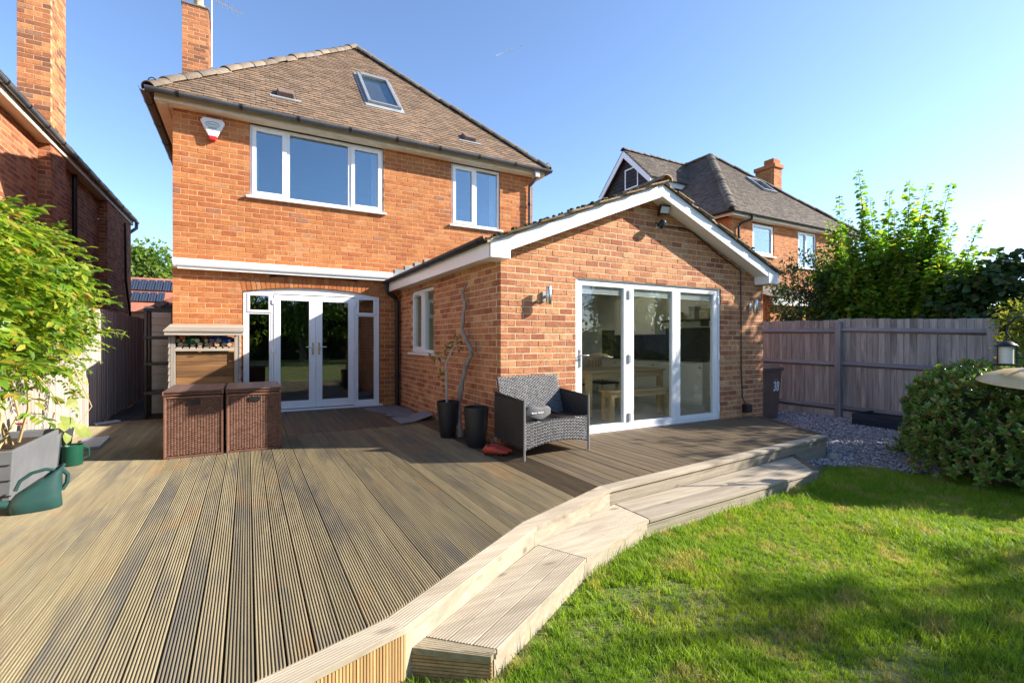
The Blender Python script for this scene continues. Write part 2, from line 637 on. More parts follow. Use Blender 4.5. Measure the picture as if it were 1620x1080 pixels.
def roof_tiles(roof, P0, u, v, n, inside, U, Vn, tile_w, gauge, mat, n_ind=0, seed=3, u0=0.0, skip=None, thick=1.0):
    """plain tiles laid in courses on a slope; inside(a, b) tells whether a point of the slope is roof"""
    r_ = random.Random(seed)
    P0, u, v, n = Vector(P0), Vector(u).normalized(), Vector(v).normalized(), Vector(n).normalized()
    ms = []
    rows = int(Vn / gauge)
    for k in range(rows):
        b = k * gauge
        off = (k % 2) * tile_w / 2
        i = int(math.floor((u0 + off) / tile_w)) - 1
        while i * tile_w - off < U:
            a = i * tile_w - off + tile_w / 2
            i += 1
            if not inside(a, b + gauge * .5):
                continue
            if skip and skip(a, b + gauge * .5):
                continue
            lift = 1.0 + r_.uniform(-.12, .18)
            c = P0 + u * (a + r_.uniform(-.003, .003)) + v * (b + r_.uniform(-.004, .004)) + n * (0.006 + r_.uniform(-.002, .002))
            uu, vv, nn = u * (tile_w - .004), v * (gauge * 1.45), n * lift * thick
            ms.append(Matrix(((uu.x, vv.x, nn.x, c.x), (uu.y, vv.y, nn.y, c.y), (uu.z, vv.z, nn.z, c.z), (0, 0, 0, 1))))
    idx = list(range(len(ms)))
    if n_ind:
        idx.sort(key=lambda i: (ms[i].translation - CAM).length)
    if mat.name not in _tile_mesh:
        _tile_mesh[mat.name] = np_mesh('tile', TV, [TQ, TP], mat)
    for i in idx[:n_ind]:
        link(bpy.data.objects.new('tile', _tile_mesh[mat.name]), roof, ms[i])
    rest = idx[n_ind:]
    if rest:
        A = np.array([np.array(ms[i]) for i in rest])
        Vw = np.einsum('nij,kj->nki', A[:, :3, :3], TV) + A[:, None, :3, 3]
        o4 = (np.arange(len(rest)) * 9)[:, None, None]
        me = np_mesh('tiling', Vw.reshape(-1, 3), [(TQ[None] + o4).reshape(-1, 4), (TP[None] + o4).reshape(-1, 5)], mat)
        o = bpy.data.objects.new('tiling', me)
        link(o, roof)
        stuff(o)
    return ms


def hip_tiles(roof, name, A, B, mat, rad=0.12, step=0.33, up=(0, 0, 1), seed=5, squash=0.75):
    """half-round hip or ridge tiles, each a piece, from A up to B"""
    r_ = random.Random(seed)
    A, B = Vector(A), Vector(B)
    d = B - A
    L = d.length
    d.normalize()
    side = d.cross(Vector(up)).normalized()
    nn = side.cross(d).normalized()
    N = max(1, int(round(L / step)))
    st = L / N
    K = 8
    V, F = [], []
    for e, (s, rr) in enumerate(((-.54, 1.0), (.54, .90))):
        for q in (1.0, 0.86):
            for k in range(K + 1):
                a = math.pi * k / K
                V.append((math.cos(a) * rr * q, s, math.sin(a) * rr * q * squash - (0.0)))
    n1 = K + 1
    for k in range(K):
        F.append((k, k + 1, 2 * n1 + k + 1, 2 * n1 + k))
        F.append((k, n1 + k, n1 + k + 1, k + 1))
        F.append((2 * n1 + k, 2 * n1 + k + 1, 3 * n1 + k + 1, 3 * n1 + k))
    me = np_mesh(name, np.array(V), np.array(F), mat, True)
    for i in range(N):
        c = A + d * (i + .5) * st + nn * (0.012 * r_.uniform(-1, 1)) + side * r_.uniform(-.008, .008)
        s, y, z = side * rad, d * st, nn * rad
        M = Matrix(((s.x, y.x, z.x, c.x), (s.y, y.y, z.y, c.y), (s.z, y.z, z.z, c.z), (0, 0, 0, 1)))
        link(bpy.data.objects.new(name, me), roof, M)


# a leaf: base, widest left, middle (fold), widest right, tip
def leaf_shape(w=0.42, tipw=0.28, fold=0.10, curl=0.12):
    V = np.array([(0, 0, 0), (-w / 2, .42, fold), (0, .45, 0), (w / 2, .42, fold), (-tipw / 2, .75, fold * .6 - curl * .4), (0, .76, -curl * .4), (tipw / 2, .75, fold * .6 - curl * .4), (0, 1, -curl)])
    F3 = np.array([(0, 2, 1), (0, 3, 2), (4, 5, 7), (5, 6, 7)])
    F4 = np.array([(1, 2, 5, 4), (2, 3, 6, 5)])
    return V, F3, F4


LEAF_OVAL = leaf_shape(0.52, 0.36)
LEAF_LANCE = leaf_shape(0.36, 0.24, 0.07, 0.18)
LEAF_ROUND = leaf_shape(0.85, 0.62, 0.10, 0.15)


def leaf_mats(P, D, N, size):
    """matrices (n,3,4): P base points, D direction, N rough normal, size length"""
    D = D / np.linalg.norm(D, axis=1, keepdims=True)
    X = np.cross(D, N)
    X /= (np.linalg.norm(X, axis=1, keepdims=True) + 1e-9)
    Z = np.cross(X, D)
    A = np.stack([X, D, Z], axis=2) * size[:, None, None]
    return np.concatenate([A, P[:, :, None]], axis=2)


def leaves_mesh(name, A, shape, mat):
    V, F3, F4 = shape
    Vw = np.einsum('nij,kj->nki', A[:, :, :3], V) + A[:, None, :, 3]
    o = (np.arange(len(A)) * len(V))[:, None, None]
    return np_mesh(name, Vw.reshape(-1, 3), [(F3[None] + o).reshape(-1, 3), (F4[None] + o).reshape(-1, 4)], mat)


def add_leaves(root, A, shape, mat, name='crown', n_ind=0, kind=True):
    """leaves of a plant: the n_ind that show largest are single leaf objects, the rest one mass"""
    if n_ind:
        d = np.linalg.norm(A[:, :, 3] - np.array(CAM), axis=1)
        px = np.array([to_px(*p) for p in A[:, :, 3]])
        bad = (px[:, 0] < 0) | (px[:, 0] > 1620) | (px[:, 1] < 0) | (px[:, 1] > 1080)
        size = np.linalg.norm(A[:, :, 1], axis=1)
        order = np.argsort(d / (size + 1e-6) * 0.05 + d + bad * 100)
        me = np_mesh('leaf', shape[0], [shape[1], shape[2]], mat)
        for i in order[:n_ind]:
            a = A[i]
            link(bpy.data.objects.new('leaf', me), root, Matrix(((*a[0],), (*a[1],), (*a[2],), (0, 0, 0, 1))))
        A = A[order[n_ind:]]
    me = leaves_mesh(name, A, shape, mat)
    o = bpy.data.objects.new(name, me)
    link(o, root)
    if kind:
        stuff(o)
    return o


def unit(v):
    return v / (np.linalg.norm(v, axis=-1, keepdims=True) + 1e-9)


def clump_crown(center, radii, n_clump, per, lsize, seed=0, shell=0.55, clump_r=0.35, droop=0.25, flat=0.7, holes=0.0):
    """leaf matrices of a crown made of many leaf clumps spread through a lumpy volume; returns (A, clump centres)"""
    g = np.random.default_rng(seed)
    d = unit(g.normal(size=(n_clump, 3)))
    r_ = shell + (1 - shell) * g.random(n_clump) ** 0.6
    r_ *= 0.82 + 0.3 * np.sin(d[:, 0] * 4 + seed) * np.cos(d[:, 1] * 3.3 + 1.3 * seed) + 0.12 * g.normal(size=n_clump)
    C = np.array(center) + d * r_[:, None] * np.array(radii)
    k = np.maximum(3, (per * g.uniform(0.4, 1.6, n_clump)).astype(int))
    I = np.repeat(np.arange(n_clump), k)
    cr = clump_r * g.uniform(0.6, 1.3, n_clump)
    off = unit(g.normal(size=(len(I), 3))) * (g.random(len(I)) ** 0.5)[:, None] * cr[I][:, None] * np.array([1, 1, flat])
    P = C[I] + off
    D = unit(off / np.array([1, 1, flat]) + 0.5 * d[I] + 0.5 * g.normal(size=(len(I), 3)) + np.array([0, 0, -droop]))
    N = unit(np.array([0.25, -0.15, 1.0]) + 0.55 * g.normal(size=(len(I), 3)) + 0.3 * d[I])
    A = leaf_mats(P, D, N, lsize * g.uniform(0.65, 1.3, len(I)))
    return A, C


def limbs(root, base, fork_z, targets, r0, mat, seed=0, name='trunk', n=7):
    """tapered trunk with limbs to the given crown points"""
    r_ = random.Random(seed)
    base = Vector(base)
    fork = base + Vector((r_.uniform(-.1, .1), r_.uniform(-.1, .1), fork_z))
    tr = MB()
    tr.tube([base - Vector((0, 0, .15)), base.lerp(fork, .35) + Vector((.04, -.03, 0)), base.lerp(fork, .75) + Vector((-.03, .02, 0)), fork], [r0 * 1.35, r0, r0 * .9, r0 * .8], 9)
    t = tr.build(name, mat, root, True)
    lb = MB()
    for c in targets:
        c = Vector(c)
        m1 = fork.lerp(c, .35) + Vector((r_.uniform(-.15, .15), r_.uniform(-.15, .15), r_.uniform(0, .25))) * (c - fork).length * .25
        m2 = fork.lerp(c, .7) + Vector((r_.uniform(-.12, .12), r_.uniform(-.12, .12), r_.uniform(0, .15))) * (c - fork).length * .2
        st = base.lerp(fork, r_.uniform(.7, 1.0))
        lb.tube([st, m1, m2, c], [r0 * .5, r0 * .32, r0 * .18, r0 * .05], n)
    lb.build('limbs', mat, root, True)
    return t


def instance_field(name, P, rot, scale, idx, protos, mat=None):
    """one object that scatters prototype meshes on points"""
    me = bpy.data.meshes.new(name)
    me.vertices.add(len(P))
    me.vertices.foreach_set('co', np.asarray(P, np.float32).ravel())
    a = me.attributes.new('rot', 'FLOAT_VECTOR', 'POINT')
    a.data.foreach_set('vector', np.asarray(rot, np.float32).ravel())
    a = me.attributes.new('scl', 'FLOAT', 'POINT')
    a.data.foreach_set('value', np.asarray(scale, np.float32))
    a = me.attributes.new('pick', 'INT', 'POINT')
    a.data.foreach_set('value', np.asarray(idx, np.int32))
    o = bpy.data.objects.new(name, me)
    link(o)
    stuff(o)
    ng = bpy.data.node_groups.new(name + '_scatter', 'GeometryNodeTree')
    ng.interface.new_socket('Geometry', in_out='INPUT', socket_type='NodeSocketGeometry')
    ng.interface.new_socket('Geometry', in_out='OUTPUT', socket_type='NodeSocketGeometry')
    N, Lk = ng.nodes, ng.links
    gi, go = N.new('NodeGroupInput'), N.new('NodeGroupOutput')
    iop = N.new('GeometryNodeInstanceOnPoints')
    jn = N.new('GeometryNodeJoinGeometry')
    for pm in protos:
        po = bpy.data.objects.new(pm.name, pm)          # never linked: only the scatter uses it
        oi = N.new('GeometryNodeObjectInfo')
        oi.inputs['Object'].default_value = po
        oi.inputs['As Instance'].default_value = True
        Lk.new(oi.outputs['Geometry'], jn.inputs[0])
    def attr(nm, typ):
        x = N.new('GeometryNodeInputNamedAttribute')
        x.data_type = typ
        x.inputs['Name'].default_value = nm
        return [s for s in x.outputs if s.enabled and s.name == 'Attribute'][0]
    e2r = N.new('FunctionNodeEulerToRotation')
    Lk.new(attr('rot', 'FLOAT_VECTOR'), e2r.inputs[0])
    Lk.new(gi.outputs[0], iop.inputs['Points'])
    Lk.new(jn.outputs[0], iop.inputs['Instance'])
    iop.inputs['Pick Instance'].default_value = True
    Lk.new(attr('pick', 'INT'), iop.inputs['Instance Index'])
    Lk.new(e2r.outputs[0], iop.inputs['Rotation'])
    Lk.new(attr('scl', 'FLOAT'), iop.inputs['Scale'])
    Lk.new(iop.outputs[0], go.inputs[0])
    md = o.modifiers.new('scatter', 'NODES')
    md.node_group = ng
    return o


def weave(mb, O, u, v, n, W, H, cu, cv, bulge=0.006, gap=0.12):
    """woven strands on a panel: rows of short bulging strands, every other column shifted by half"""
    O, u, v, n = Vector(O), Vector(u).normalized(), Vector(v).normalized(), Vector(n).normalized()
    nu, nv = int(W / cu), int(H / cv)
    cu, cv = W / nu, H / nv
    for i in range(nu):
        for j in range(nv):
            hi = (i + j) % 2 == 0
            a0, a1 = i * cu - (cu * .10 if hi else -cu * .06), (i + 1) * cu + (cu * .10 if hi else -cu * .06)
            a0, a1 = max(a0, 0), min(a1, W)
            b0, b1 = (j + gap) * cv, (j + 1 - gap) * cv
            am, bm = (a0 + a1) / 2, (b0 + b1) / 2
            h = bulge if hi else -bulge * 0.2
            e = -bulge * .5
            P = lambda a, b, d: O + u * a + v * b + n * d
            V = [P(a0, b0, e), P(am, b0, h * .6), P(a1, b0, e), P(a0, bm, e * .3), P(am, bm, h), P(a1, bm, e * .3), P(a0, b1, e), P(am, b1, h * .6), P(a1, b1, e)]
            mb.add(V, [(0, 1, 4, 3), (1, 2, 5, 4), (3, 4, 7, 6), (4, 5, 8, 7)])
    return mb


def rect_glass(axis, u0, u1, z0, z1, d, name, parent, mat, t=0.006):
    m = MB()
    if axis == 'x':
        m.box(u0, u1, d, d + t, z0, z1)
    else:
        m.box(d, d + t, u0, u1, z0, z1)
    return m.build(name, mat, parent)
# ---------------------------------------------------------------- the ground
LAWN_Z = -0.27
t = NT('lawn_soil')
p_ = t.pos()
c_ = t.ramp(t.noise(t.mapping(p_, (1, 1, 0)), 1.4, 4, .65), [(.42, (.10, .15, .03)), (.62, (.22, .20, .085))])
c_ = t.mix(1.0, c_, t.ramp(t.noise(p_, 34, 4, .7), [(.3, (.6, .6, .55)), (.7, (1.25, 1.22, 1.2))]), 'MULTIPLY')
M_SOIL = t.done(t.bsdf(c_, .95, .1, 0, t.bump(t.noise(p_, 45, 4), .9, .02)))
M_GROUND = m_plain('garden_soil', (0.08, 0.075, 0.05), 0.95, 0.1, var=0.3, nscale=1.5)
g_ = MB().add([(-300, -300, -.33), (300, -300, -.33), (300, 300, -.33), (-300, 300, -.33)], [(0, 1, 2, 3)]).build('ground', M_GROUND)
structure(g_)

# ---------------------------------------------------------------- main house
YF, HXL, HXR = 9.304, -1.049, 5.72
house = thing('brick_house', 'two storey orange brick house with brown hipped tile roof and French doors', 'house', (2.3, YF, 0))
SPR, RISE, AX0, AX1 = 2.09, 0.11, -0.075, 2.25
ACX = (AX0 + AX1) / 2
AR = ((AX1 - AX0) ** 2 / 4 + RISE ** 2) / (2 * RISE)
def arch_z(x):
    return SPR + RISE - AR + math.sqrt(AR * AR - (x - ACX) ** 2)
CO, ST = 0.0872, 0.226
ops = [(0.03, 2.315, 3.72, 5.2), (3.73, 4.875, 3.67, 5.2), (AX0, AX1, -1, SPR + .1), (2.80, 9, -1, 2.45)]
for k in range(60):
    za = -0.3 + k * CO
    zm = za + CO / 2
    if SPR + .1 <= zm < SPR + RISE + .21:
        xs = [AX0 + (AX1 - AX0) * i / 200 for i in range(201)]
        xs = [x for x in xs if arch_z(x) + .205 > zm]
        if xs:
            ops.append((xs[0], xs[-1], za, za + CO))
ops = [(a - HXL, b - HXL, c, d) for a, b, c, d in ops]
wall = brick_wall(house, 'rear_wall', (HXL, YF), (1, 0), (0, -1), HXR - HXL, -0.3, 5.02, CO, ST, M_BRICK, M_MORTAR, ops,
                  n_ind=262, seed=2, prefer=lambda c: c.z > 1.2 and c.x < 2.6)
nb = 32
for i in range(nb):                                            # upright bricks of the flat arch
    x = AX0 + (AX1 - AX0) * (i + .5) / nb
    a = math.atan2(x - ACX, arch_z(x) - (SPR + RISE - AR))
    t_, r2 = Vector((math.cos(a), 0, -math.sin(a))), Vector((math.sin(a), 0, math.cos(a)))
    c = Vector((x, YF - .003, arch_z(x))) + r2 * .103
    w_ = (AX1 - AX0) / nb - .009
    Mx = Matrix(((t_.x * w_, 0, r2.x * .2, c.x), (0, .1, 0, c.y), (t_.z * w_, 0, r2.z * .2, c.z), (0, 0, 0, 1)))
    link(bpy.data.objects.new('brick', brick_mesh(M_BRICK, i % 5)), wall, Mx)
arc_m = MB()
xs = [AX0 + (AX1 - AX0) * i / 30 for i in range(31)]
for i in range(30):
    a, b = xs[i], xs[i + 1]
    P = [(a, arch_z(a)), (b, arch_z(b)), (b, arch_z(b) + .21), (a, arch_z(a) + .21)]
    arc_m.prism(P, YF + .008, YF + .1, 'y')
arc_m.build('arch_mortar', M_MORTAR, house)
sw = MB()
sw.box(HXL, HXL + .1, YF + .10, 19.0, -.3, 5.0)
sw.box(HXR - .1, HXR, YF + .10, 19.0, -.3, 5.0)
sw.box(HXL, HXR, 19.0, 19.1, -.3, 5.0)
sw.build('side_walls', M_BRICK, house)
# rooms behind the glass
rm = MB()
def room(mb, x0, x1, y0, y1, z0, z1):
    mb.add([(x0, y0, z0), (x1, y0, z0), (x1, y1, z0), (x0, y1, z0), (x0, y0, z1), (x1, y0, z1), (x1, y1, z1), (x0, y1, z1)],
           [(0, 1, 2, 3), (4, 7, 6, 5), (1, 5, 6, 2), (2, 6, 7, 3), (3, 7, 4, 0)])
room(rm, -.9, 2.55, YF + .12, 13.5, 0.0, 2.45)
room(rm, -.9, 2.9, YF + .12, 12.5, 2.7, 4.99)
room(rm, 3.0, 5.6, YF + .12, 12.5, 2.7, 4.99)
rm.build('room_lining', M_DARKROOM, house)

def window_unit(parent, axis, u0, u1, z0, z1, d, mull, sashes, sill, glass, sgn=1, name='window', trickle=None):
    """outer frame, mullions, opening sashes, panes and sill as one window part with sub-parts"""
    D = lambda a, b: (d + a * sgn, d + b * sgn) if sgn > 0 else (d + b * sgn, d + a * sgn)
    fm = MB().frame(axis, u0, u1, z0, z1, .052, *D(.03, .10))
    w_ = fm.build(name, M_UPVC, parent, bevel=.004)
    edges = [u0 + .052] + [m for pr in mull for m in pr] + [u1 - .052]
    for (a, b) in mull:
        m = MB()
        if axis == 'x':
            m.box(a, b, *D(.032, .098), z0 + .052, z1 - .052)
        else:
            m.box(*D(.032, .098), a, b, z0 + .052, z1 - .052)
        m.build('mullion', M_UPVC, w_, bevel=.003)
    bays = [(edges[2 * i], edges[2 * i + 1]) for i in range(len(edges) // 2)]
    for i, (a, b) in enumerate(bays):
        if i in sashes:
            MB().frame(axis, a - .018, b + .018, z0 + .034, z1 - .034, .066, *D(.012, .070)).build('sash', M_UPVC, w_, bevel=.005)
            rect_glass(axis, a + .048, b - .048, z0 + .1, z1 - .1, D(.05, .056)[0], 'pane', w_, glass)
        else:
            rect_glass(axis, a, b, z0 + .052, z1 - .052, D(.062, .068)[0], 'pane', w_, glass)
    if sill:
        m = MB()
        if axis == 'x':
            m.box(u0 - .055, u1 + .055, *D(-.06, .028), z0 - .04, z0 - .003)
        else:
            m.box(*D(-.06, .028), u0 - .055, u1 + .055, z0 - .04, z0 - .003)
        m.build('sill', M_UPVC, w_, bevel=.006)
    return w_

w1 = window_unit(house, 'x', 0.033, 2.312, 3.735, 4.972, YF, [(0.585, 0.66), (1.657, 1.73)], (0, 2), True, M_GLASS_UP)
w1['label'] = 'wide three-pane white bedroom window under the eaves'
w2 = window_unit(house, 'x', 3.733, 4.872, 3.685, 4.972, YF, [(4.25, 4.32)], (0,), True, M_GLASS_UP)
w2['label'] = 'narrow two-pane white window above the extension roof'
M_CURTAIN = m_plain('pale_curtain', (0.62, 0.60, 0.58), 0.9, 0.1, var=0.05)
for wn_, (cx0, cx1) in ((w1, (0.08, .17)), (w1, (2.12, 2.27)), (w2, (4.70, 4.84))):
    V, F = [], []
    for i in range(25):
        x = cx0 + (cx1 - cx0) * i / 24
        y = YF + .17 + .022 * math.sin(i * 1.5)
        V += [(x, y, 3.6), (x, y, 4.95)]
    for i in range(24):
        F.append((2 * i, 2 * i + 2, 2 * i + 3, 2 * i + 1))
    MB().add(V, F).build('curtain', M_CURTAIN, wn_, True)

# French doors
fd = MB()
fd.box(AX0 + .012, AX0 + .07, YF + .03, YF + .11, 0.03, 2.075)
fd.box(2.175, AX1 - .012, YF + .03, YF + .11, 0.03, 2.075)
fd.box(AX0 + .012, AX1 - .012, YF + .03, YF + .11, 2.0755, 2.10)
fd.box(.362, .398, YF + .03, YF + .11, .03, 2.075)
fd.box(1.778, 1.815, YF + .03, YF + .11, .03, 2.075)
french = fd.build('french_door', M_UPVC, house, bevel=.003)
hd = MB()
xs = [AX0 + .012 + (AX1 - AX0 - .024) * i / 24 for i in range(25)]
hd.prism([(x, 2.1005) for x in (xs[0], xs[-1])] + [(x, arch_z(x) - .004) for x in xs[::-1]], YF + .045, YF + .1, 'y')
hd.build('arched_head_panel', M_UPVC, french)
MB().box(AX0 - .04, AX1 + .04, YF - .055, YF + .12, 0.0, 0.03).build('threshold', M_UPVC, french, bevel=.004)
for (a, b, ga, gb) in ((.401, 1.0885, .512, .975), (1.0915, 1.775, 1.203, 1.66)):
    lf = MB().frame('x', a, b, .045, 2.06, ga - a, YF + .02, YF + .085, wb=.13, wt=.095)
    door = lf.build('door_leaf', M_UPVC, french, bevel=.005)
    rect_glass('x', ga, gb, .175, 1.965, YF + .05, 'pane', door, M_GLASS)
    hx = 1.04 if a < 1 else 1.145
    sg = -1 if a < 1 else 1
    MB().box(hx - .013, hx + .013, YF + .008, YF + .0195, 1.0, 1.22).build('handle_plate', M_BRASS, door, bevel=.003)
    MB().tube([(hx, YF + .008, 1.14), (hx, YF - .04, 1.14), (hx + sg * .02, YF - .048, 1.14), (hx + sg * .12, YF - .046, 1.138)], .009, 8).build('handle', M_STEEL, door, True)
    for z in (.24, 1.08, 1.94):
        x_ = .40 if a < 1 else 1.7765
        MB().box(x_ - .028, x_ + .028, YF + .004, YF + .018, z - .045, z + .045).build('hinge', M_UPVC, door, bevel=.006)
for (a, b) in ((-.004, .36), (1.817, 2.173)):
    MB().frame('x', a, b, 1.745, 2.072, .04, YF + .02, YF + .08).build('toplight_sash', M_UPVC, french, bevel=.006)
    rect_glass('x', a + .04, b - .04, 1.785, 2.032, YF + .05, 'pane', french, M_GLASS)
    MB().frame('x', a, b, .032, 1.743, .028, YF + .036, YF + .10, wb=.09).build('sidelight_frame', M_UPVC, french, bevel=.003)
    rect_glass('x', a + .028, b - .028, .122, 1.715, YF + .06, 'pane', french, M_GLASS)

# roof
EY, EZ, AP = 9.02, 5.10, Vector((2.42, 12.70, 8.77))
EXL, EXR = -1.36, 6.02
BK = Vector((2.42, 15.5, 8.77))
roof_deck = MB()
P = [Vector((EXL, EY, EZ)), Vector((EXR, EY, EZ)), AP, BK, Vector((EXL, 19.3, EZ)), Vector((EXR, 19.3, EZ))]
roof_deck.add([p - Vector((0, 0, .02)) for p in P], [(0, 1, 2), (0, 2, 3, 4), (1, 5, 3, 2), (4, 3, 5)])
roof_deck.add([(EXL + .1, EY + .09, EZ - .1), (EXR - .1, EY + .09, EZ - .1), (EXR - .1, 19.2, EZ - .1), (EXL + .1, 19.2, EZ - .1)], [(0, 1, 2, 3)])
roof = roof_deck.build('roof', M_TILE, house)
sl = Vector((0, AP.y - EY, AP.z - EZ)).normalized()
nrm = Vector((0, -sl.z, sl.y))
SLEN = math.hypot(AP.y - EY, AP.z - EZ)
UL, UR = AP.x - EXL, EXR - AP.x
def ins_front(a, b):
    return a > UL * b / SLEN - .02 and a < (EXR - EXL) - UR * b / SLEN + .02 and b < SLEN
VX0, VX1, VB0, VB1 = 2.15 - EXL, 2.90 - EXL, (10.08 - EY) / sl.y, (11.28 - EY) / sl.y
roof_tiles(roof, (EXL, EY - .03, EZ - .02), (1, 0, 0), sl, nrm, ins_front, EXR - EXL, SLEN, .165, .098, M_TILE, n_ind=290, seed=4,
           skip=lambda a, b: VX0 < a < VX1 and VB0 < b < VB1)
hip_tiles(roof, 'hip_tile', (EXL + .04, EY + .02, EZ + .02), AP + Vector((0, 0, .03)), M_HIP, .135, .34, seed=1)
hip_tiles(roof, 'hip_tile', (EXR - .04, EY + .02, EZ + .02), AP + Vector((0, 0, .03)), M_HIP_DARK, .125, .34, seed=2)
hip_tiles(roof, 'ridge_tile', AP + Vector((0, .1, .03)), BK + Vector((0, 0, .03)), M_HIP_DARK, .125, .34, seed=3)
def scroll(x, y, z, d):
    p = [(x, y, z)]
    for i in range(12):
        a = i * .55
        rr = .075 - .0045 * i
        p.append((x + d * (.05 + rr * math.sin(a) - .05), y, z + .10 + rr * -math.cos(a)))
    return MB().tube(p, .008, 6)
scroll(EXL + .1, EY, EZ + .02, -1).build('hip_iron', M_BLACK, roof)
scroll(EXR - .06, EY, EZ + .03, 1).build('hip_iron', M_BLACK, roof)
# roof window
def on_roof(x, b, h):
    p = Vector((x, EY - .03, EZ - .02)) + sl * b + nrm * h
    return p
def roof_box(mb, x0, x1, b0, b1, h0, h1):
    V = [on_roof(x, b, h) for h in (h0, h1) for (x, b) in ((x0, b0), (x1, b0), (x1, b1), (x0, b1))]
    return mb.add(V, [(0, 3, 2, 1), (4, 5, 6, 7), (0, 1, 5, 4), (1, 2, 6, 5), (2, 3, 7, 6), (3, 0, 4, 7)])
M_ALU = m_plain('grey_aluminium_frame', (0.30, 0.31, 0.32), 0.4, 0.5, 0.4, var=0.1)
vx0, vx1, vb0, vb1 = 2.17, 2.88, VB0 + .02, VB1 - .02
vel = MB()
roof_box(vel, vx0, vx0 + .07, vb0, vb1, -.02, .09)
roof_box(vel, vx1 - .07, vx1, vb0, vb1, -.02, .09)
roof_box(vel, vx0 + .07, vx1 - .07, vb1 - .13, vb1, -.02, .1)
roof_box(vel, vx0 + .07, vx1 - .07, vb0, vb0 + .06, -.02, .085)
vw = vel.build('roof_window', M_ALU, roof, bevel=.006)
roof_box(MB(), vx0 + .07, vx1 - .07, vb0 + .06, vb1 - .13, .045, .052).build('pane', M_GLASS_UP, vw)
fl = MB()
roof_box(fl, vx0 - .05, vx1 + .05, vb0 - .14, vb0 - .002, .012, .03)
roof_box(fl, vx0 - .06, vx0 - .002, vb0, vb1, -.02, .028)
roof_box(fl, vx1 + .002, vx1 + .06, vb0, vb1, -.02, .028)
roof_box(fl, vx0 - .05, vx1 + .05, vb1 + .002, vb1 + .1, -.02, .026)
fl.build('flashing', M_LEAD, vw)
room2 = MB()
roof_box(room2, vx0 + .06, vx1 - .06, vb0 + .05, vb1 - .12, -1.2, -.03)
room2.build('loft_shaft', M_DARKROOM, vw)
for (vx, vy) in ((0.61, 9.62), (4.21, 9.53)):
    b = (vy - EY) / sl.y
    v_ = MB()
    V = [on_roof(vx - .15, b - .06, .02), on_roof(vx + .15, b - .06, .02), on_roof(vx + .15, b + .2, .015), on_roof(vx - .15, b + .2, .015),
         on_roof(vx - .13, b - .05, .12), on_roof(vx + .13, b - .05, .12), on_roof(vx + .13, b + .17, .09), on_roof(vx - .13, b + .17, .09)]
    v_.add(V, [(0, 3, 2, 1), (4, 5, 6, 7), (0, 1, 5, 4), (1, 2, 6, 5), (2, 3, 7, 6), (3, 0, 4, 7)])
    rv = v_.build('roof_vent', m_plain('vent_tile', (0.17, 0.115, 0.095), .8, .2), roof, bevel=.015)
    fb = MB()
    roof_box(fb, vx - .26, vx + .26, b - .12, b - .061, .026, .032)
    fb.build('flashing', M_LEAD, rv)

# eaves: fascia, soffit, gutter
MB().box(EXL + .10, EXR - .1, 9.10, 9.12, 4.985, 5.095).build('fascia', M_CREAM, house)
sf = MB().box(EXL + .12, EXR - .12, 9.121, YF - .002, 4.985, 5.0)
sf.box(EXL + .12, HXL - .002, YF, 19.2, 4.985, 5.0)
sf.box(HXR + .002, EXR - .12, YF, 19.2, 4.985, 5.0)
sf.build('soffit', M_CREAM, house)
MB().box(EXL + .135, HXL - .06, 9.16, 19.1, 4.965, 4.9845).build('soffit_strip', M_CREAM, house)
sb = MB().box(EXL + .10, EXL + .12, 9.121, 19.2, 4.985, 5.095)
sb.box(EXR - .12, EXR - .10, 9.121, 19.2, 4.985, 5.095)
sb.build('side_fascia', M_CREAM, house)
def half_gutter(A, B, r_=.056, th=.004, n=9):
    """half-round gutter trough from A to B"""
    A, B = Vector(A), Vector(B)
    d = (B - A).normalized()
    side = d.cross(Vector((0, 0, 1))).normalized()
    m = MB()
    V = []
    for p in (A, B):
        for rr in (r_, r_ - th):
            for k in range(n + 1):
                a = math.pi * k / n
                V.append(p + side * (math.cos(a) * rr) - Vector((0, 0, math.sin(a) * rr)))
    q = n + 1
    F = []
    for k in range(n):
        F.append((k, k + 1, 2 * q + k + 1, 2 * q + k))
        F.append((q + k, 3 * q + k, 3 * q + k + 1, q + k + 1))
        F.append((k, q + k, q + k + 1, k + 1))
        F.append((2 * q + k, 2 * q + k + 1, 3 * q + k + 1, 3 * q + k))
    F.append((0, 2 * q, 3 * q, q))
    F.append((n, q + n, 3 * q + n, 2 * q + n))
    return m.add(V, F)
def gutter_clips(name, pts, d, parent, r_=.061, w=.035):
    for p in pts:
        p, dd = Vector(p), Vector(d).normalized()
        half_gutter(p - dd * w / 2, p + dd * w / 2, r_, .004).build(name, M_BLACK, parent)
gf = half_gutter((EXL, 8.985, 5.10), (EXR, 8.985, 5.10), .062).build('gutter', M_GUTTER, house)
gutter_clips('bracket', [(-.95 + k * .86, 8.985, 5.102) for k in range(8)], (1, 0, 0), gf, .068, .045)
gl = half_gutter((EXL - .02, 8.985, 5.098), (EXL - .02, 19.2, 5.098), .062).build('gutter', M_GUTTER, house)
gutter_clips('bracket', [(EXL - .02, 9.5 + k * .9, 5.1) for k in range(9)], (0, 1, 0), gl, .068)
gr = half_gutter((EXR, 9.04, 5.113), (EXR, 19.2, 5.113)).build('gutter', M_GUTTER, house)
dp = MB().tube([(5.66, 9.04, 5.06), (5.66, 9.04, 4.94), (5.64, 9.13, 4.84), (5.60, 9.235, 4.76), (5.60, 9.24, 4.6), (5.60, 9.24, 3.0)], .036, 10).build('downpipe', M_GUTTER, house, True)
MB().box(5.60, 5.72, 8.99, 9.09, 4.90, 5.05).build('hopper', m_plain('grey_outlet', (.35, .36, .37), .4), dp, bevel=.01)
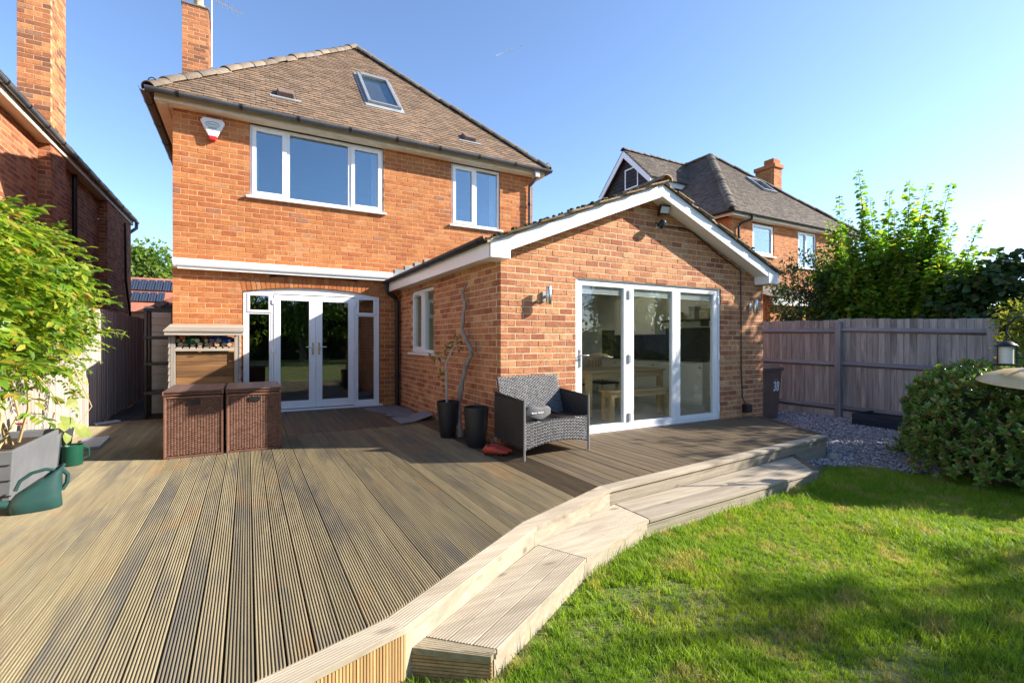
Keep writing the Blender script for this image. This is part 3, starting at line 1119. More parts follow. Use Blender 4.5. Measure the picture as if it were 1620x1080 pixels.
MB().tube([(5.60, 9.24, 4.32), (5.60, 9.24, 4.38)], .046, 10).build('pipe_clip', M_BLACK, dp)
# low side roof edge beyond the right corner
sd = MB().box(5.74, 6.5, 11.6, 15.0, 2.5, 4.42)
sd.build('side_bay', M_BRICK, house)
MB().box(5.74, 6.62, 11.5, 15.0, 4.43, 4.56).build('side_bay_fascia', M_CREAM, house)
half_gutter((5.8, 11.43, 4.6), (6.7, 11.43, 4.6)).build('gutter', M_GUTTER, house)

# chimney
CHX0, CHX1, CHY0, CHY1, CHZ = -1.29, -.79, 13.0, 14.0, 8.88
chim = MB().box(CHX0 + .02, CHX1 - .02, CHY0 + .02, CHY1, 4.0, CHZ - .02).build('chimney', M_MORTAR, house)
def chimney_faces(root, x0, x1, y0, y1, z0, z1, mat, n_ind, side=+1, co=CO, st=ST):
    """brick faces towards the camera and towards one side"""
    a = brick_wall(root, 'chimney_front', (x0, y0), (1, 0), (0, -1), x1 - x0, z0, z1, co, st, mat, M_MORTAR, n_ind=n_ind, seed=6, depth=.09)
    if side > 0:
        b = brick_wall(root, 'chimney_side', (x1, y0 + .0915), (0, 1), (1, 0), y1 - y0 - .0915, z0, z1, co, st, mat, M_MORTAR, n_ind=n_ind // 2, seed=8, depth=.09)
    else:
        b = brick_wall(root, 'chimney_side', (x0, y1), (0, -1), (-1, 0), y1 - y0 - .0915, z0, z1, co, st, mat, M_MORTAR, n_ind=n_ind // 2, seed=8, depth=.09)
chimney_faces(house, CHX0, CHX1, CHY0, CHY1, 5.6, CHZ, M_BRICK_CHIM, 0)
MB().box(CHX0 - .02, CHX1 + .02, CHY0 - .02, CHY1 + .02, CHZ, CHZ + .05).build('chimney_cap', M_HIP, chim, bevel=.02)
M_POT = m_plain('buff_chimney_pot', (0.42, 0.33, 0.22), .8, .2, var=.2)
for y in (13.3, 13.75):
    MB().lathe([(.12, CHZ + .05), (.10, CHZ + .15), (.095, CHZ + .4), (.12, CHZ + .42), (.12, CHZ + .47), (.09, CHZ + .47), (.08, CHZ + .2)], 14, (-1.0, y, 0)).build('chimney_pot', M_POT, chim, True)
ae = MB().tube([(CHX1 + .06, 13.05, 7.3), (CHX1 + .06, 13.05, 9.6)], .014, 6)
ae.tube([(CHX1 - .03, 13.05, 7.55), (CHX1 + .06, 13.05, 7.55)], .02, 6)
ae.tube([(CHX1 - .03, 13.05, 8.5), (CHX1 + .06, 13.05, 8.5)], .012, 6)
ae.tube([(CHX1 - .35, 13.05, 9.32), (CHX1 + .7, 13.0, 9.02)], .009, 6)
for k in range(7):
    x = CHX1 - .05 + k * .11
    z = 9.32 - (x - CHX1 + .35) * .286
    ae.tube([(x, 12.87, z), (x, 13.2, z)], .005, 5)
ae.tube([(CHX1 + .06, 13.04, 7.6), (CHX1 + .16, 13.0, 7.5), (CHX1 + .12, 13.0, 7.35), (CHX1 + .05, 13.0, 7.42)], .008, 5)
ae.build('aerial', M_STEEL, chim)

# things fixed to the house wall
al = thing('alarm_box', 'white diamond-shaped burglar alarm box with red base below the eaves', 'alarm', (-.5, YF, 4.6))
pol = [(-.175, .13), (-.13, .185), (.13, .185), (.175, .13), (.06, -.11), (-.06, -.11)]
M_AL = m_plain('alarm_white', (.74, .74, .72), .35, .5, var=.03)
MB().prism([(x - .50, z + 4.72) for x, z in pol], YF - .085, YF - .004, 'y').build('case', M_AL, al, bevel=.012)
MB().prism([(x - .50, z + 4.72) for x, z in ((-.065, -.105), (.065, -.105), (.04, -.17), (-.04, -.17))], YF - .09, YF - .006, 'y').build('strobe', m_plain('red_strobe', (.6, .015, .02), .2, .6, var=.1), al, bevel=.01)
ringp = [(-.5 + .095 * math.cos(a), YF - .0875, 4.80 + .042 * math.sin(a)) for a in [2 * math.pi * k / 28 for k in range(29)]]
M_INK = m_plain('dark_teal_print', (.03, .10, .14), .5)
MB().tube(ringp, .004, 4).build('printed_ring', M_INK, al)
tx = MB()
for k in range(9):
    tx.box(-.565 + k * .0145, -.565 + k * .0145 + .009, YF - .0875, YF - .0855, 4.792 + (.004 if k % 3 else 0), 4.808)
tx.box(-.56, -.44, YF - .0875, YF - .0855, 4.735, 4.744)
tx.build('printed_name', M_INK, al)

aw = thing('awning', 'white retracted awning cassette fixed across the wall over the French doors', 'awning', (.7, YF, 2.44))
prof = []
for k in range(13):
    a = math.pi * (-.5 + k / 12)
    prof.append((YF - .10 - .055 * math.cos(a), 2.50 + .075 * math.sin(a)))
MB().prism([(YF - .005, 2.43)] + prof + [(YF - .005, 2.575)], -1.0, 2.42, 'x').build('cassette', m_plain('awning_white', (.78, .78, .77), .4, .5, var=.04), aw, True)
MB().prism([(YF - .003, 2.42)] + [(y * 1.0 - .004, z) for y, z in prof] + [(YF - .003, 2.585)], -1.035, -1.001, 'x').build('end_cap', M_UPVC, aw, bevel=.004)
MB().prism([(YF - .003, 2.42)] + [(y * 1.0 - .004, z) for y, z in prof] + [(YF - .003, 2.585)], 2.421, 2.45, 'x').build('end_cap', M_UPVC, aw, bevel=.004)
MB().box(-.98, 2.40, YF - .12, YF - .02, 2.405, 2.428).build('front_bar', M_UPVC, aw, bevel=.004)
# ---------------------------------------------------------------- rear extension
YG, XS, XR2 = 5.014, 2.636, 7.705
RX, RZ, RS = 5.06, 3.43, 0.40                      # ridge line of the bargeboards and roof slope
ext = thing('brick_extension', 'single storey brick kitchen extension with white gable trim and folding glass doors', 'extension', (5.1, YG, 0))
def rz(x):
    return RZ - RS * abs(x - RX)
def lim_g(zm):
    if zm < rz(XS) - .03:
        return [(0, XR2 - XS)]
    h = (RZ - .03 - zm) / RS
    return [(max(0, RX - h - XS), min(XR2 - XS, RX + h - XS))] if h > .02 else []
DX0, DX1, DZ = 3.742, 6.612, 2.10
COE, STE = 0.0815, 0.2135
gw = brick_wall(ext, 'gable_wall', (XS, YG), (1, 0), (0, -1), XR2 - XS, -0.045, 3.40, COE, STE, M_BRICK_EXT, M_MORTAR_PALE,
                [(DX0 - XS, DX1 - XS, -1, DZ)], lim_g, n_ind=215, seed=12, prefer=lambda c: not (c.x < 3.6 and c.z < .75) and c.x < 5.8)
SY0, SY1, SZ0, SZ1 = 7.347, 8.536, 1.045, 2.14
sidew = brick_wall(ext, 'side_wall', (XS, YF - .01), (0, -1), (-1, 0), YF - .01 - YG - .102, -0.045, 2.30, COE, STE, M_BRICK_EXT, M_MORTAR_PALE,
                   [(YF - .01 - SY1, YF - .01 - SY0, SZ0, SZ1)], n_ind=85, seed=13, prefer=lambda c: c.z > .9)
MB().box(XR2 - .1, XR2, YG + .102, 9.3, -.3, 2.3).build('far_side_wall', M_BRICK_EXT, ext)
MB().box(DX0 - .02, DX1 + .02, YG + .03, YG + .11, -.3, -.001).build('door_plinth', M_MORTAR_PALE, ext)
wdw = window_unit(ext, 'y', SY0, SY1, SZ0, SZ1, XS, [(7.90, 7.96)], (1,), True, M_GLASS, 1)
MB().box(XS + .004, XS + .0115, 8.12, 8.36, 2.045, 2.062).build('trickle_vent', M_ALU, wdw)
# folding doors
bf = MB().frame('x', DX0 + .003, DX1 - .003, 0.004, DZ - .003, .042, YG + .02, YG + .105, wb=.03)
bif = bf.build('folding_door', M_UPVC, ext, bevel=.003)
bif['label'] = 'white three-leaf folding glass door'
M_BLIND = m_plain('grey_blind', (.55, .57, .57), .5, .4, var=.05)
for i, (a, b, ga, gb) in enumerate(((3.789, 4.688, 3.866, 4.596), (4.692, 5.634, 4.784, 5.553), (5.638, 6.566, 5.722, 6.475))):
    lf = MB()
    lf.box(a, ga, YG + .03, YG + .095, .038, 2.05)
    lf.box(gb, b, YG + .03, YG + .095, .038, 2.05)
    lf.box(ga, gb, YG + .03, YG + .095, .038, .11)
    lf.box(ga, gb, YG + .03, YG + .095, 1.985, 2.05)
    leaf = lf.build('door_leaf', M_UPVC, bif, bevel=.004)
    rect_glass('x', ga, gb, .11, 1.985, YG + .055, 'pane', leaf, M_GLASS_DOOR)
    bl = MB()
    for k in range(7):
        bl.box(ga + .01, gb - .01, YG + .064, YG + .085, 1.905 + k * .011, 1.911 + k * .011)
    bl.box(ga + .01, gb - .01, YG + .064, YG + .085, 1.886, 1.898)
    bl.build('blind', M_BLIND, leaf)
hp = MB().box(3.806, 3.838, YG + .015, YG + .0295, .90, 1.14).build('handle_plate', M_STEEL, bif, bevel=.003)
MB().tube([(3.822, YG + .015, 1.06), (3.822, YG - .025, 1.06), (3.83, YG - .032, 1.06), (3.93, YG - .03, 1.058)], .009, 8).build('handle', M_STEEL, hp, True)
for x in (4.69, 6.585):
    for z in (.18, 1.0, 1.9):
        MB().box(x - .022, x + .022, YG + .012, YG + .029, z - .06, z + .06).build('hinge', M_ALU if x < 5 else M_UPVC, bif, bevel=.004)
# gable trim
YO = 4.765
RT = RX
for (xa, xb, nm) in ((2.375, RX, 'bargeboard'), (RX, 7.752, 'bargeboard')):
    s = 1 if xa < RX - .01 else -1
    P = [(xa, rz(xa)), (xb, rz(xb)), (xb, rz(xb) - .17), (xa, rz(xa) - .17)]
    MB().prism(P, YO, YO + .022, 'y').build(nm, M_UPVC, ext, bevel=.002)
MB().box(RX - .03, RX + .03, YO - .004, YO - .0005, RZ - .172, RZ - .01).build('apex_cover', M_UPVC, ext)
for (x0, x1) in ((2.375, 2.632), (7.47, 7.752)):
    bx = MB()
    bx.prism([(x0, 2.222), (x1, 2.222), (x1, rz(x1) - .172), (x0, rz(x0) - .172)] if rz(x0) - .172 > 2.222 and rz(x1) - .172 > 2.222 else
             [(x0, 2.19), (x1, 2.19), (x1, 2.39), (x0, 2.39)], YO - .006, YO + .30, 'y')
    bx.build('eaves_box_end', M_UPVC, ext, bevel=.003)
ss = MB()
for sgn in (-1, 1):
    xa, xb = (2.40, RX) if sgn < 0 else (RX, 7.73)
    V = [(xa, YO + .023, rz(xa) - .15), (xb, YO + .023, rz(xb) - .15), (xb, YG - .002, rz(xb) - .15), (xa, YG - .002, rz(xa) - .15)]
    ss.add(V, [(0, 1, 2, 3)])
ss.build('gable_soffit', M_UPVC, ext)
MB().box(2.385, 2.402, YO + .30, 9.28, 2.20, 2.375).build('fascia', M_UPVC, ext)
MB().box(2.403, XS - .002, YO + .30, 9.28, 2.245, 2.255).build('soffit', M_UPVC, ext)
MB().box(7.72, 7.74, YO + .30, 9.28, 2.2, 2.36).build('fascia', M_UPVC, ext)
# roof slopes with thick mossy tiles
RE0, RE1 = 2.33, 7.80
rd = MB()
H0 = .012
KX0, KX1, KY0, KY1 = 5.55, 6.75, 6.1, 7.9             # unseen roof opening and pane added in the far slope to brighten the kitchen
for (xa, xb, ya, yb) in ((RE0, RX, YO - .03, YF - .002), (RX, RE1, YO - .03, KY0), (RX, RE1, KY1, YF - .002), (RX, KX0, KY0, KY1), (KX1, RE1, KY0, KY1)):
    V = [(xa, ya, rz(xa) + H0), (xb, ya, rz(xb) + H0), (xb, yb, rz(xb) + H0), (xa, yb, rz(xa) + H0)]
    rd.add(V, [(0, 1, 2, 3)])
eroof = rd.build('roof', M_MOSSY, ext)
LS = math.hypot(RX - RE0, (RX - RE0) * RS)
cs = Vector((1, 0, RS)).normalized()
roof_tiles(eroof, (RE0, YF - .01, rz(RE0) + H0 + .004), (0, -1, 0), cs, Vector((-cs.z, 0, cs.x)), lambda a, b: .0 < a < YF - YO + .08, YF - YO + .2, LS, .30, .235, M_MOSSY, n_ind=60, seed=21, thick=1.3)
cs2 = Vector((-1, 0, RS)).normalized()
roof_tiles(eroof, (RE1, YO - .06, rz(RE1) + H0 + .004), (0, 1, 0), cs2, Vector((cs.z, 0, cs.x)), lambda a, b: .0 < a < YF - YO + .08 and not (KY0 - .1 < YO - .06 + a < KY1 + .1 and KX0 - .2 < RE1 - b * .93 < KX1 + .15), YF - YO + .2, LS, .30, .235, M_MOSSY, n_ind=60, seed=22, thick=1.3)
rlm = MB()
for (xa, xb, ya, yb) in ((KX0, KX0 + .06, KY0, KY1), (KX1 - .06, KX1, KY0, KY1), (KX0 + .06, KX1 - .06, KY0, KY0 + .06), (KX0 + .06, KX1 - .06, KY1 - .06, KY1)):
    rlm.add([(x, y, rz(x) + h) for h in (-.02, .1) for (x, y) in ((xa, ya), (xb, ya), (xb, yb), (xa, yb))], [(0, 3, 2, 1), (4, 5, 6, 7), (0, 1, 5, 4), (1, 2, 6, 5), (2, 3, 7, 6), (3, 0, 4, 7)])
rl = rlm.build('added_rooflight', M_ALU, eroof)
MB().add([(x, y, rz(x) + .06) for (x, y) in ((KX0 + .06, KY0 + .06), (KX1 - .06, KY0 + .06), (KX1 - .06, KY1 - .06), (KX0 + .06, KY1 - .06))], [(0, 1, 2, 3)]).build('pane', M_GLASS_DOOR, rl)
M_BED = m_brick('verge_mortar', [(0, (.36, .27, .18)), (1, (.48, .37, .26))], speck=.57, speck_col=(.07, .06, .035), grain=(.6, 1.2))
for sgn in (-1, 1):                                 # lumpy bedding mortar and moss along the verge
    vm = MB()
    r_ = random.Random(40 + sgn)
    N = 60
    xs = [RX + sgn * (RE1 - RX) * i / N for i in range(N + 1)]
    V = []
    for x in xs:
        z = rz(x)
        V += [(x, YO - .035 + r_.uniform(-.012, .01), z + .004), (x, YO - .04 + r_.uniform(-.018, .012), z + .03 + r_.uniform(-.008, .012)), (x, YO + .1, z + .05), (x, YO + .1, z + .004)]
    F = []
    for i in range(N):
        for k in range(3):
            F.append((4 * i + k, 4 * i + 4 + k, 4 * i + 5 + k, 4 * i + 1 + k))
    vm.add(V, F).build('verge_bedding', M_BED, eroof)
hip_tiles(eroof, 'ridge_tile', (RX, YO - .07, RZ + .035), (RX, YF - .02, RZ + .035), M_MOSSY, .105, .42, seed=9)
# moss cushions on the verge tiles
M_MOSS = m_plain('dry_moss', (.07, .065, .03), 1.0, .05, var=.5, nscale=30, bump=1.0, bscale=90)
ms_ = MB()
r_ = random.Random(5)
for k in range(150):
    x = r_.uniform(RE0 + .05, RE1 - .05)
    p = Vector((x, YO + r_.uniform(-.05, .25), rz(x) + .062))
    s = r_.uniform(.012, .032)
    ms_.lathe([(s, -.01), (s * .9, s * .3), (s * .5, s * .55), (0.001, s * .62)], 7, p)
stuff(ms_.build('moss', M_MOSS, eroof, True))
for k in range(5):                                  # stepped lead flashing against the house wall
    x0 = 2.36 + k * .2
    z0 = rz(x0) + .03
    MB().prism([(x0, z0), (x0 + .24, z0 + .24 * RS), (x0 + .24, z0 + .2), (x0 - .03, z0 + .2)], YF - .012 - .001 * k, YF - .0035, 'y').build('flashing', M_LEAD, ext)
eg = half_gutter((2.33, YO - .01, 2.415), (2.33, 9.22, 2.395)).build('gutter', M_BLACK, ext)
gutter_clips('bracket', [(2.33, 4.95 + k * .62, 2.414 - .0027 * k) for k in range(7)], (0, 1, 0), eg)
eg2 = half_gutter((7.80, YO - .01, 2.41), (7.80, 9.22, 2.395)).build('gutter', M_BLACK, ext)
ed = MB().tube([(2.34, 9.17, 2.36), (2.34, 9.17, 2.24), (2.40, 9.19, 2.16), (2.52, 9.22, 2.09), (2.56, 9.225, 2.0), (2.56, 9.225, 0.0)], .042, 12).build('downpipe', M_BLACK, ext, True)
for z in (.55, 1.6):
    MB().tube([(2.56, 9.225, z), (2.56, 9.225, z + .05)], .052, 12).build('pipe_clip', M_BLACK, ed)

# room inside
M_TILEFLOOR = m_plain('pale_stone_floor', (.58, .58, .50), .3, .5, var=.08, nscale=3)
iv = MB().box(XS + .104, XR2 - .104, YG + .11, 9.25, -.06, -.002)
iv.build('room_floor', M_TILEFLOOR, ext)
iw = MB()
iw.box(XS + .104, XR2 - .104, 9.18, 9.25, 0, 2.42)
iw.box(XR2 - .18, XR2 - .104, YG + .11, 9.178, 0, 2.42)
iw.box(XS + .102, XS + .13, YG + .11, SY0, 0, 2.42)
iw.box(XS + .102, XS + .13, SY1, 9.178, 0, 2.42)
iw.box(XS + .102, XS + .13, SY0, SY1, 0, SZ0)
iw.box(XS + .102, XS + .13, SY0, SY1, SZ1, 2.42)
for (xa, xb, ya, yb) in ((XS + .104, XR2 - .104, YG + .11, KY0), (XS + .104, XR2 - .104, KY1, 9.25), (XS + .104, KX0, KY0, KY1), (KX1, XR2 - .104, KY0, KY1)):
    iw.box(xa, xb, ya, yb, 2.422, 2.44)
iw.box(KX0 - .02, KX0, KY0, KY1, 2.441, rz(KX0))
iw.box(KX1, KX1 + .02, KY0, KY1, 2.441, rz(KX1))
iw.box(KX0 - .02, KX1 + .02, KY0 - .02, KY0, 2.441, rz(KX1))
iw.box(KX0 - .02, KX1 + .02, KY1, KY1 + .02, 2.441, rz(KX1))
iw.box(XS + .132, DX0 - .002, YG + .103, YG + .125, 0, 2.42)
iw.box(DX1 + .002, XR2 - .182, YG + .103, YG + .125, 0, 2.42)
iw.build('room_lining', M_PLASTER, ext)

M_UNIT = m_plain('cream_kitchen_unit', (.76, .73, .60), .4, .4, var=.03)
M_WORKTOP = m_plain('dark_worktop', (.03, .028, .025), .25, .5, var=.3, nscale=40)
M_SPLASH = m_plain('dark_splashback', (.035, .035, .037), .25, .5, var=.2)
M_KNOB = m_plain('pewter_knob', (.12, .11, .10), .35, .5, .8)
def cupboard(name, label, x, y0, y1, z0, z1, depth, doors, plinth=True):
    """unit whose doors face -x"""
    t = thing(name, label, 'cupboard', (x + depth / 2, (y0 + y1) / 2, z0), 'kitchen units')
    MB().box(x + .02, x + depth, y0, y1, z0 + (.1 if plinth else 0), z1).build('carcass', M_UNIT, t)
    if plinth:
        MB().box(x + .06, x + depth, y0, y1, z0, z0 + .099).build('plinth', M_UNIT, t)
    w = (y1 - y0) / doors
    for k in range(doors):
        a, b = y0 + k * w + .003, y0 + (k + 1) * w - .003
        za, zb = z0 + (.105 if plinth else .004), z1 - .006
        d = MB().frame('y', a, b, za, zb, .075, x, x + .0195)
        dr = d.build('door', M_UNIT, t, bevel=.003)
        MB().box(x + .009, x + .0185, a + .075, b - .075, za + .075, zb - .075).build('door_panel', M_UNIT, dr)
        kz = zb - .09 if plinth else za + .09
        MB().lathe([(.004, -.006), (.006, 0), (.016, .012), (.012, .02), (.001, .023)], 10, (x, a + .045, kz), Matrix.Rotation(R(-90), 3, 'Y')).build('knob', M_KNOB, dr, True)
    return t
cupboard('base_unit', 'cream panelled base cupboards along the right kitchen wall', 7.02, 5.70, 8.50, .0, .87, .52, 5)
cupboard('wall_unit', 'cream wall cupboard hanging at the back of the kitchen', 7.2, 7.0, 8.2, 1.38, 2.16, .33, 2, False)
wt = MB().box(6.99, 7.53, 5.69, 8.52, .872, .91).build('worktop', M_WORKTOP, None, bevel=.004)
tag(wt, 'dark kitchen worktop on the cream base cupboards', 'worktop')
sp = MB().box(7.505, 7.524, 5.70, 9.0, .911, 1.5).build('splashback', M_SPLASH)
tag(sp, 'dark splashback behind the right kitchen worktop', 'splashback')
t = thing('larder_unit', 'tall cream larder cupboard at the kitchen back wall', 'cupboard', (5.6, 9.0, 0), 'kitchen units')
MB().box(5.3, 6.1, 8.62, 9.17, 0, 2.2).build('carcass', M_UNIT, t)
for x in (5.303, 5.703):
    dr = MB().frame('x', x, x + .394, .1, 2.19, .07, 8.598, 8.6195).build('door', M_UNIT, t, bevel=.003)
    MB().box(x + .07, x + .324, 8.607, 8.6185, .17, 2.12).build('door_panel', M_UNIT, dr)
t = thing('back_base_unit', 'cream base cupboards along the kitchen back wall', 'cupboard', (4.5, 8.9, 0), 'kitchen units')
MB().box(3.2, 5.295, 8.62, 9.17, .1, .87).build('carcass', M_UNIT, t)
MB().box(3.2, 5.295, 8.66, 9.17, 0, .099).build('plinth', M_UNIT, t)
MB().box(3.18, 5.295, 8.58, 9.17, .872, .91).build('worktop', M_WORKTOP, t, bevel=.004)
for k in range(4):
    x = 3.203 + k * .523
    dr = MB().frame('x', x, x + .515, .105, .86, .07, 8.598, 8.6195).build('door', M_UNIT, t, bevel=.003)
    MB().box(x + .07, x + .445, 8.607, 8.6185, .175, .79).build('door_panel', M_UNIT, dr)
shf = thing('wall_shelf', 'dark open shelf with boxes on the right kitchen wall', 'shelf', (7.35, 6.2, 1.62))
MB().box(7.24, 7.524, 5.7, 6.9, 1.62, 1.65).build('board', M_WORKTOP, shf)
for y in (5.95, 6.65):
    MB().box(7.30, 7.5, y, y + .02, 1.52, 1.619).build('bracket', M_KNOB, shf)
for (y, w, h, c) in ((5.8, .2, .16, (.5, .42, .28)), (6.1, .14, .22, (.4, .4, .36)), (6.5, .24, .13, (.45, .36, .22))):
    b = MB().box(7.30, 7.46, y, y + w, 1.651, 1.651 + h).build('storage_box', m_plain('box_card', c, .7), None, bevel=.006)
    MB().box(7.295, 7.465, y - .005, y + w + .005, 1.652 + h, 1.672 + h).build('lid', m_plain('box_lid', tuple(v * .9 for v in c), .7), b)
    tag(b, {5.8: 'buff storage box nearest the glass on the dark shelf', 6.1: 'tall grey storage box in the middle of the dark shelf', 6.5: 'wide tan storage box at the far end of the dark shelf'}[y], 'box', 'boxes on the kitchen shelf')

def table_like(name, label, cat, x0, x1, y0, y1, h, top, leg, apron):
    t = thing(name, label, cat, ((x0 + x1) / 2, (y0 + y1) / 2, 0))
    MB().box(x0, x1, y0, y1, h - top, h).build('top', M_OAK, t, bevel=.006)
    for (x, y) in ((x0 + .03, y0 + .03), (x1 - .03 - leg, y0 + .03), (x0 + .03, y1 - .03 - leg), (x1 - .03 - leg, y1 - .03 - leg)):
        MB().box(x, x + leg, y, y + leg, 0, h - top - .001).build('leg', M_OAK, t, bevel=.004)
    ap = MB()
    a, b = x0 + .03 + leg, x1 - .03 - leg
    ap.box(a, b, y0 + .04, y0 + .06, h - top - apron, h - top - .001)
    ap.box(a, b, y1 - .06, y1 - .04, h - top - apron, h - top - .001)
    a, b = y0 + .03 + leg, y1 - .03 - leg
    ap.box(x0 + .04, x0 + .06, a, b, h - top - apron, h - top - .001)
    ap.box(x1 - .06, x1 - .04, a, b, h - top - apron, h - top - .001)
    ap.build('apron', M_OAK, t)
    return t
table_like('dining_table', 'oak dining table inside the folding doors', 'table', 4.70, 6.42, 5.98, 6.88, .77, .035, .085, .1)
table_like('dining_bench', 'oak dining bench pushed in front of the oak table', 'bench', 4.90, 6.22, 5.66, 5.95, .47, .03, .07, .08)
def dining_chair(x, y, label, flip=1):
    t = thing('dining_chair', label, 'chair', (x, y, 0), 'oak dining chairs')
    for dx in (-.19, .15):
        MB().bar((x + dx + .02, y - flip * .2, 0), (x + dx + .02, y - flip * .2, .44), .04, .04, (0, 1, 0)).build('leg', M_OAK, t)
        MB().tube([(x + dx + .02, y + flip * .2, 0), (x + dx + .02, y + flip * .2, .45), (x + dx + .02, y + flip * .27, .98)], .021, 6).build('leg', M_OAK, t)
    MB().box(x - .22, x + .22, y - .23, y + .22, .441, .475).build('seat', m_plain('brown_seat_pad', (.07, .045, .03), .6), t, bevel=.01)
    bk = MB()
    for k in range(4):
        bk.bar((x - .11 + k * .073, y + flip * .21, .5), (x - .11 + k * .073, y + flip * .265, .93), .045, .012, (0, 1, 0))
    bk.build('back_slats', M_OAK, t)
    MB().bar((x - .2, y + flip * .272, .95), (x + .2, y + flip * .272, .95), .025, .09).build('top_rail', M_OAK, t)
dining_chair(5.95, 7.12, 'oak slat-back dining chair behind the right end of the table')
dining_chair(5.15, 7.12, 'oak slat-back dining chair behind the left end of the table')

# lamps, camera and cable on the gable
M_LENS = m_plain('lamp_lens', (.55, .56, .55), .15, .6)
def wall_lamp(x, label):
    t = thing('wall_lamp', label, 'lamp', (x, YG, 1.8), 'steel wall lamps either side of the folding doors')
    MB().box(x - .035, x + .02, YG - .03, YG - .003, 1.74, 1.86).build('back_plate', M_ALU, t, bevel=.004)
    MB().box(x - .012, x + .012, YG - .08, YG - .031, 1.785, 1.815).build('arm', M_STEEL, t)
    MB().lathe([(.001, 1.70), (.034, 1.70), (.036, 1.702), (.036, 1.918), (.034, 1.92), (.001, 1.92)], 20, (x, YG - .115, 0)).build('cylinder', M_STEEL, t, True)
wall_lamp(3.245, 'steel cylinder wall lamp left of the folding doors')
wall_lamp(7.33, 'steel cylinder wall lamp right of the folding doors')
t = thing('floodlight', 'small black floodlight with white face under the gable peak', 'floodlight', (5.38, YG, 3.19))
Mt = Matrix.Rotation(R(-10), 3, 'Z') @ Matrix.Rotation(R(24), 3, 'X')
MB().obox((5.22, YG - .12, 3.13), (.17, .045, .13), Mt).build('body', M_BLACK, t, bevel=.008)
MB().obox(Vector((5.22, YG - .12, 3.13)) + Mt @ Vector((0, -.025, 0)), (.135, .006, .09), Mt).build('lens', M_LENS, t)
MB().bar((5.22, YG - .003, 3.08), (5.22, YG - .1, 3.11), .03, .02).build('bracket', M_BLACK, t)
t = thing('security_camera', 'small dark security sensor on a bracket below the floodlight', 'camera', (5.3, YG, 2.95))
Mt = Matrix.Rotation(R(22), 3, 'Y') @ Matrix.Rotation(R(25), 3, 'X')
MB().lathe([(.001, -.055), (.04, -.055), (.046, -.03), (.046, .05), (.038, .06), (.001, .06)], 16, (5.15, YG - .14, 2.905), Mt).build('body', M_BLACK, t, True)
MB().lathe([(.033, .0605), (.033, .066), (.001, .066)], 16, (5.15, YG - .14, 2.905), Mt).build('lens', M_LENS, t)
MB().tube([(5.10, YG - .003, 2.85), (5.11, YG - .07, 2.86), (5.14, YG - .12, 2.89)], .014, 7).build('bracket', M_STEEL, t)
t = MB().tube([(5.16, YG - .012, 2.96), (5.4, YG - .012, 2.93), (5.75, YG - .012, 2.95), (5.95, YG - .014, 2.90), (6.5, YG - .012, 2.64), (7.09, YG - .012, 2.40), (7.10, YG - .012, 1.6), (7.105, YG - .012, .8), (7.13, YG - .014, .32), (7.18, YG - .03, .22)], .009, 6).build('cable', M_BLACK)
tag(t, 'black cable running down the right side of the gable wall', 'cable')
t = thing('junction_box', 'small black outdoor socket box low on the gable wall', 'socket', (7.2, YG, .12))
MB().box(7.13, 7.27, YG - .09, YG - .003, .07, .21).build('case', M_BLACK, t, bevel=.012)
MB().box(7.14, 7.26, YG - .10, YG - .0905, .08, .2).build('lid', M_BLACK, t, bevel=.006)
# ---------------------------------------------------------------- deck, steps, lawn, gravel
EDGE = [(-2.35, 1.10), (0.60, 2.04), (1.703, 2.718), (2.69, 3.10), (6.694, 3.446), (7.468, 4.846)]   # outer edge
INNER = [(-2.40, 1.22), (0.545, 2.155), (1.655, 2.835), (2.66, 3.225), (6.61, 3.567), (7.33, 4.87)]
deck = thing('timber_deck', 'large weathered ribbed timber deck behind the house with a paler border', 'deck', (0, 5, 0))
def front_y(x):
    for (a, b) in zip(INNER, INNER[1:]):
        if a[0] <= x <= b[0]:
            return a[1] + (b[1] - a[1]) * (x - a[0]) / (b[0] - a[0])
    return INNER[-1][1]
def ribbed_board(x0, x1, yb, z=0.0, th=.03, rib=.0131, depth=.012, smooth=False, yf=None, gapf=.004):
    """deck board along y from the border back to yb, with ribs along its length"""
    prof = []
    if smooth:
        prof = [(x0, z - .003), (x0 + .003, z), (x1 - .003, z), (x1, z - .003)]
    else:
        n = max(2, int(round((x1 - x0) / rib)))
        w = (x1 - x0) / n
        for i in range(n):
            a = x0 + i * w
            prof += [(a + w * .02, z - depth), (a + w * .10, z - .001), (a + w * .18, z), (a + w * .50, z), (a + w * .58, z - .001), (a + w * .66, z - depth)]
    prof = [(x0, z - th)] + prof + [(x1, z - th)]
    V, F = [], []
    for (x, zz) in prof:
        f = (front_y(x) + gapf) if yf is None else yf
        V += [(x, f, zz), (x, yb, zz)]
    n = len(prof)
    for i in range(n - 1):
        F.append((2 * i, 2 * i + 2, 2 * i + 3, 2 * i + 1))
    F.append(tuple(2 * i for i in range(n))[::-1])
    F.append(tuple(2 * i + 1 for i in range(n)))
    return MB().add(V, F)
x = -2.02
br = random.Random(3)
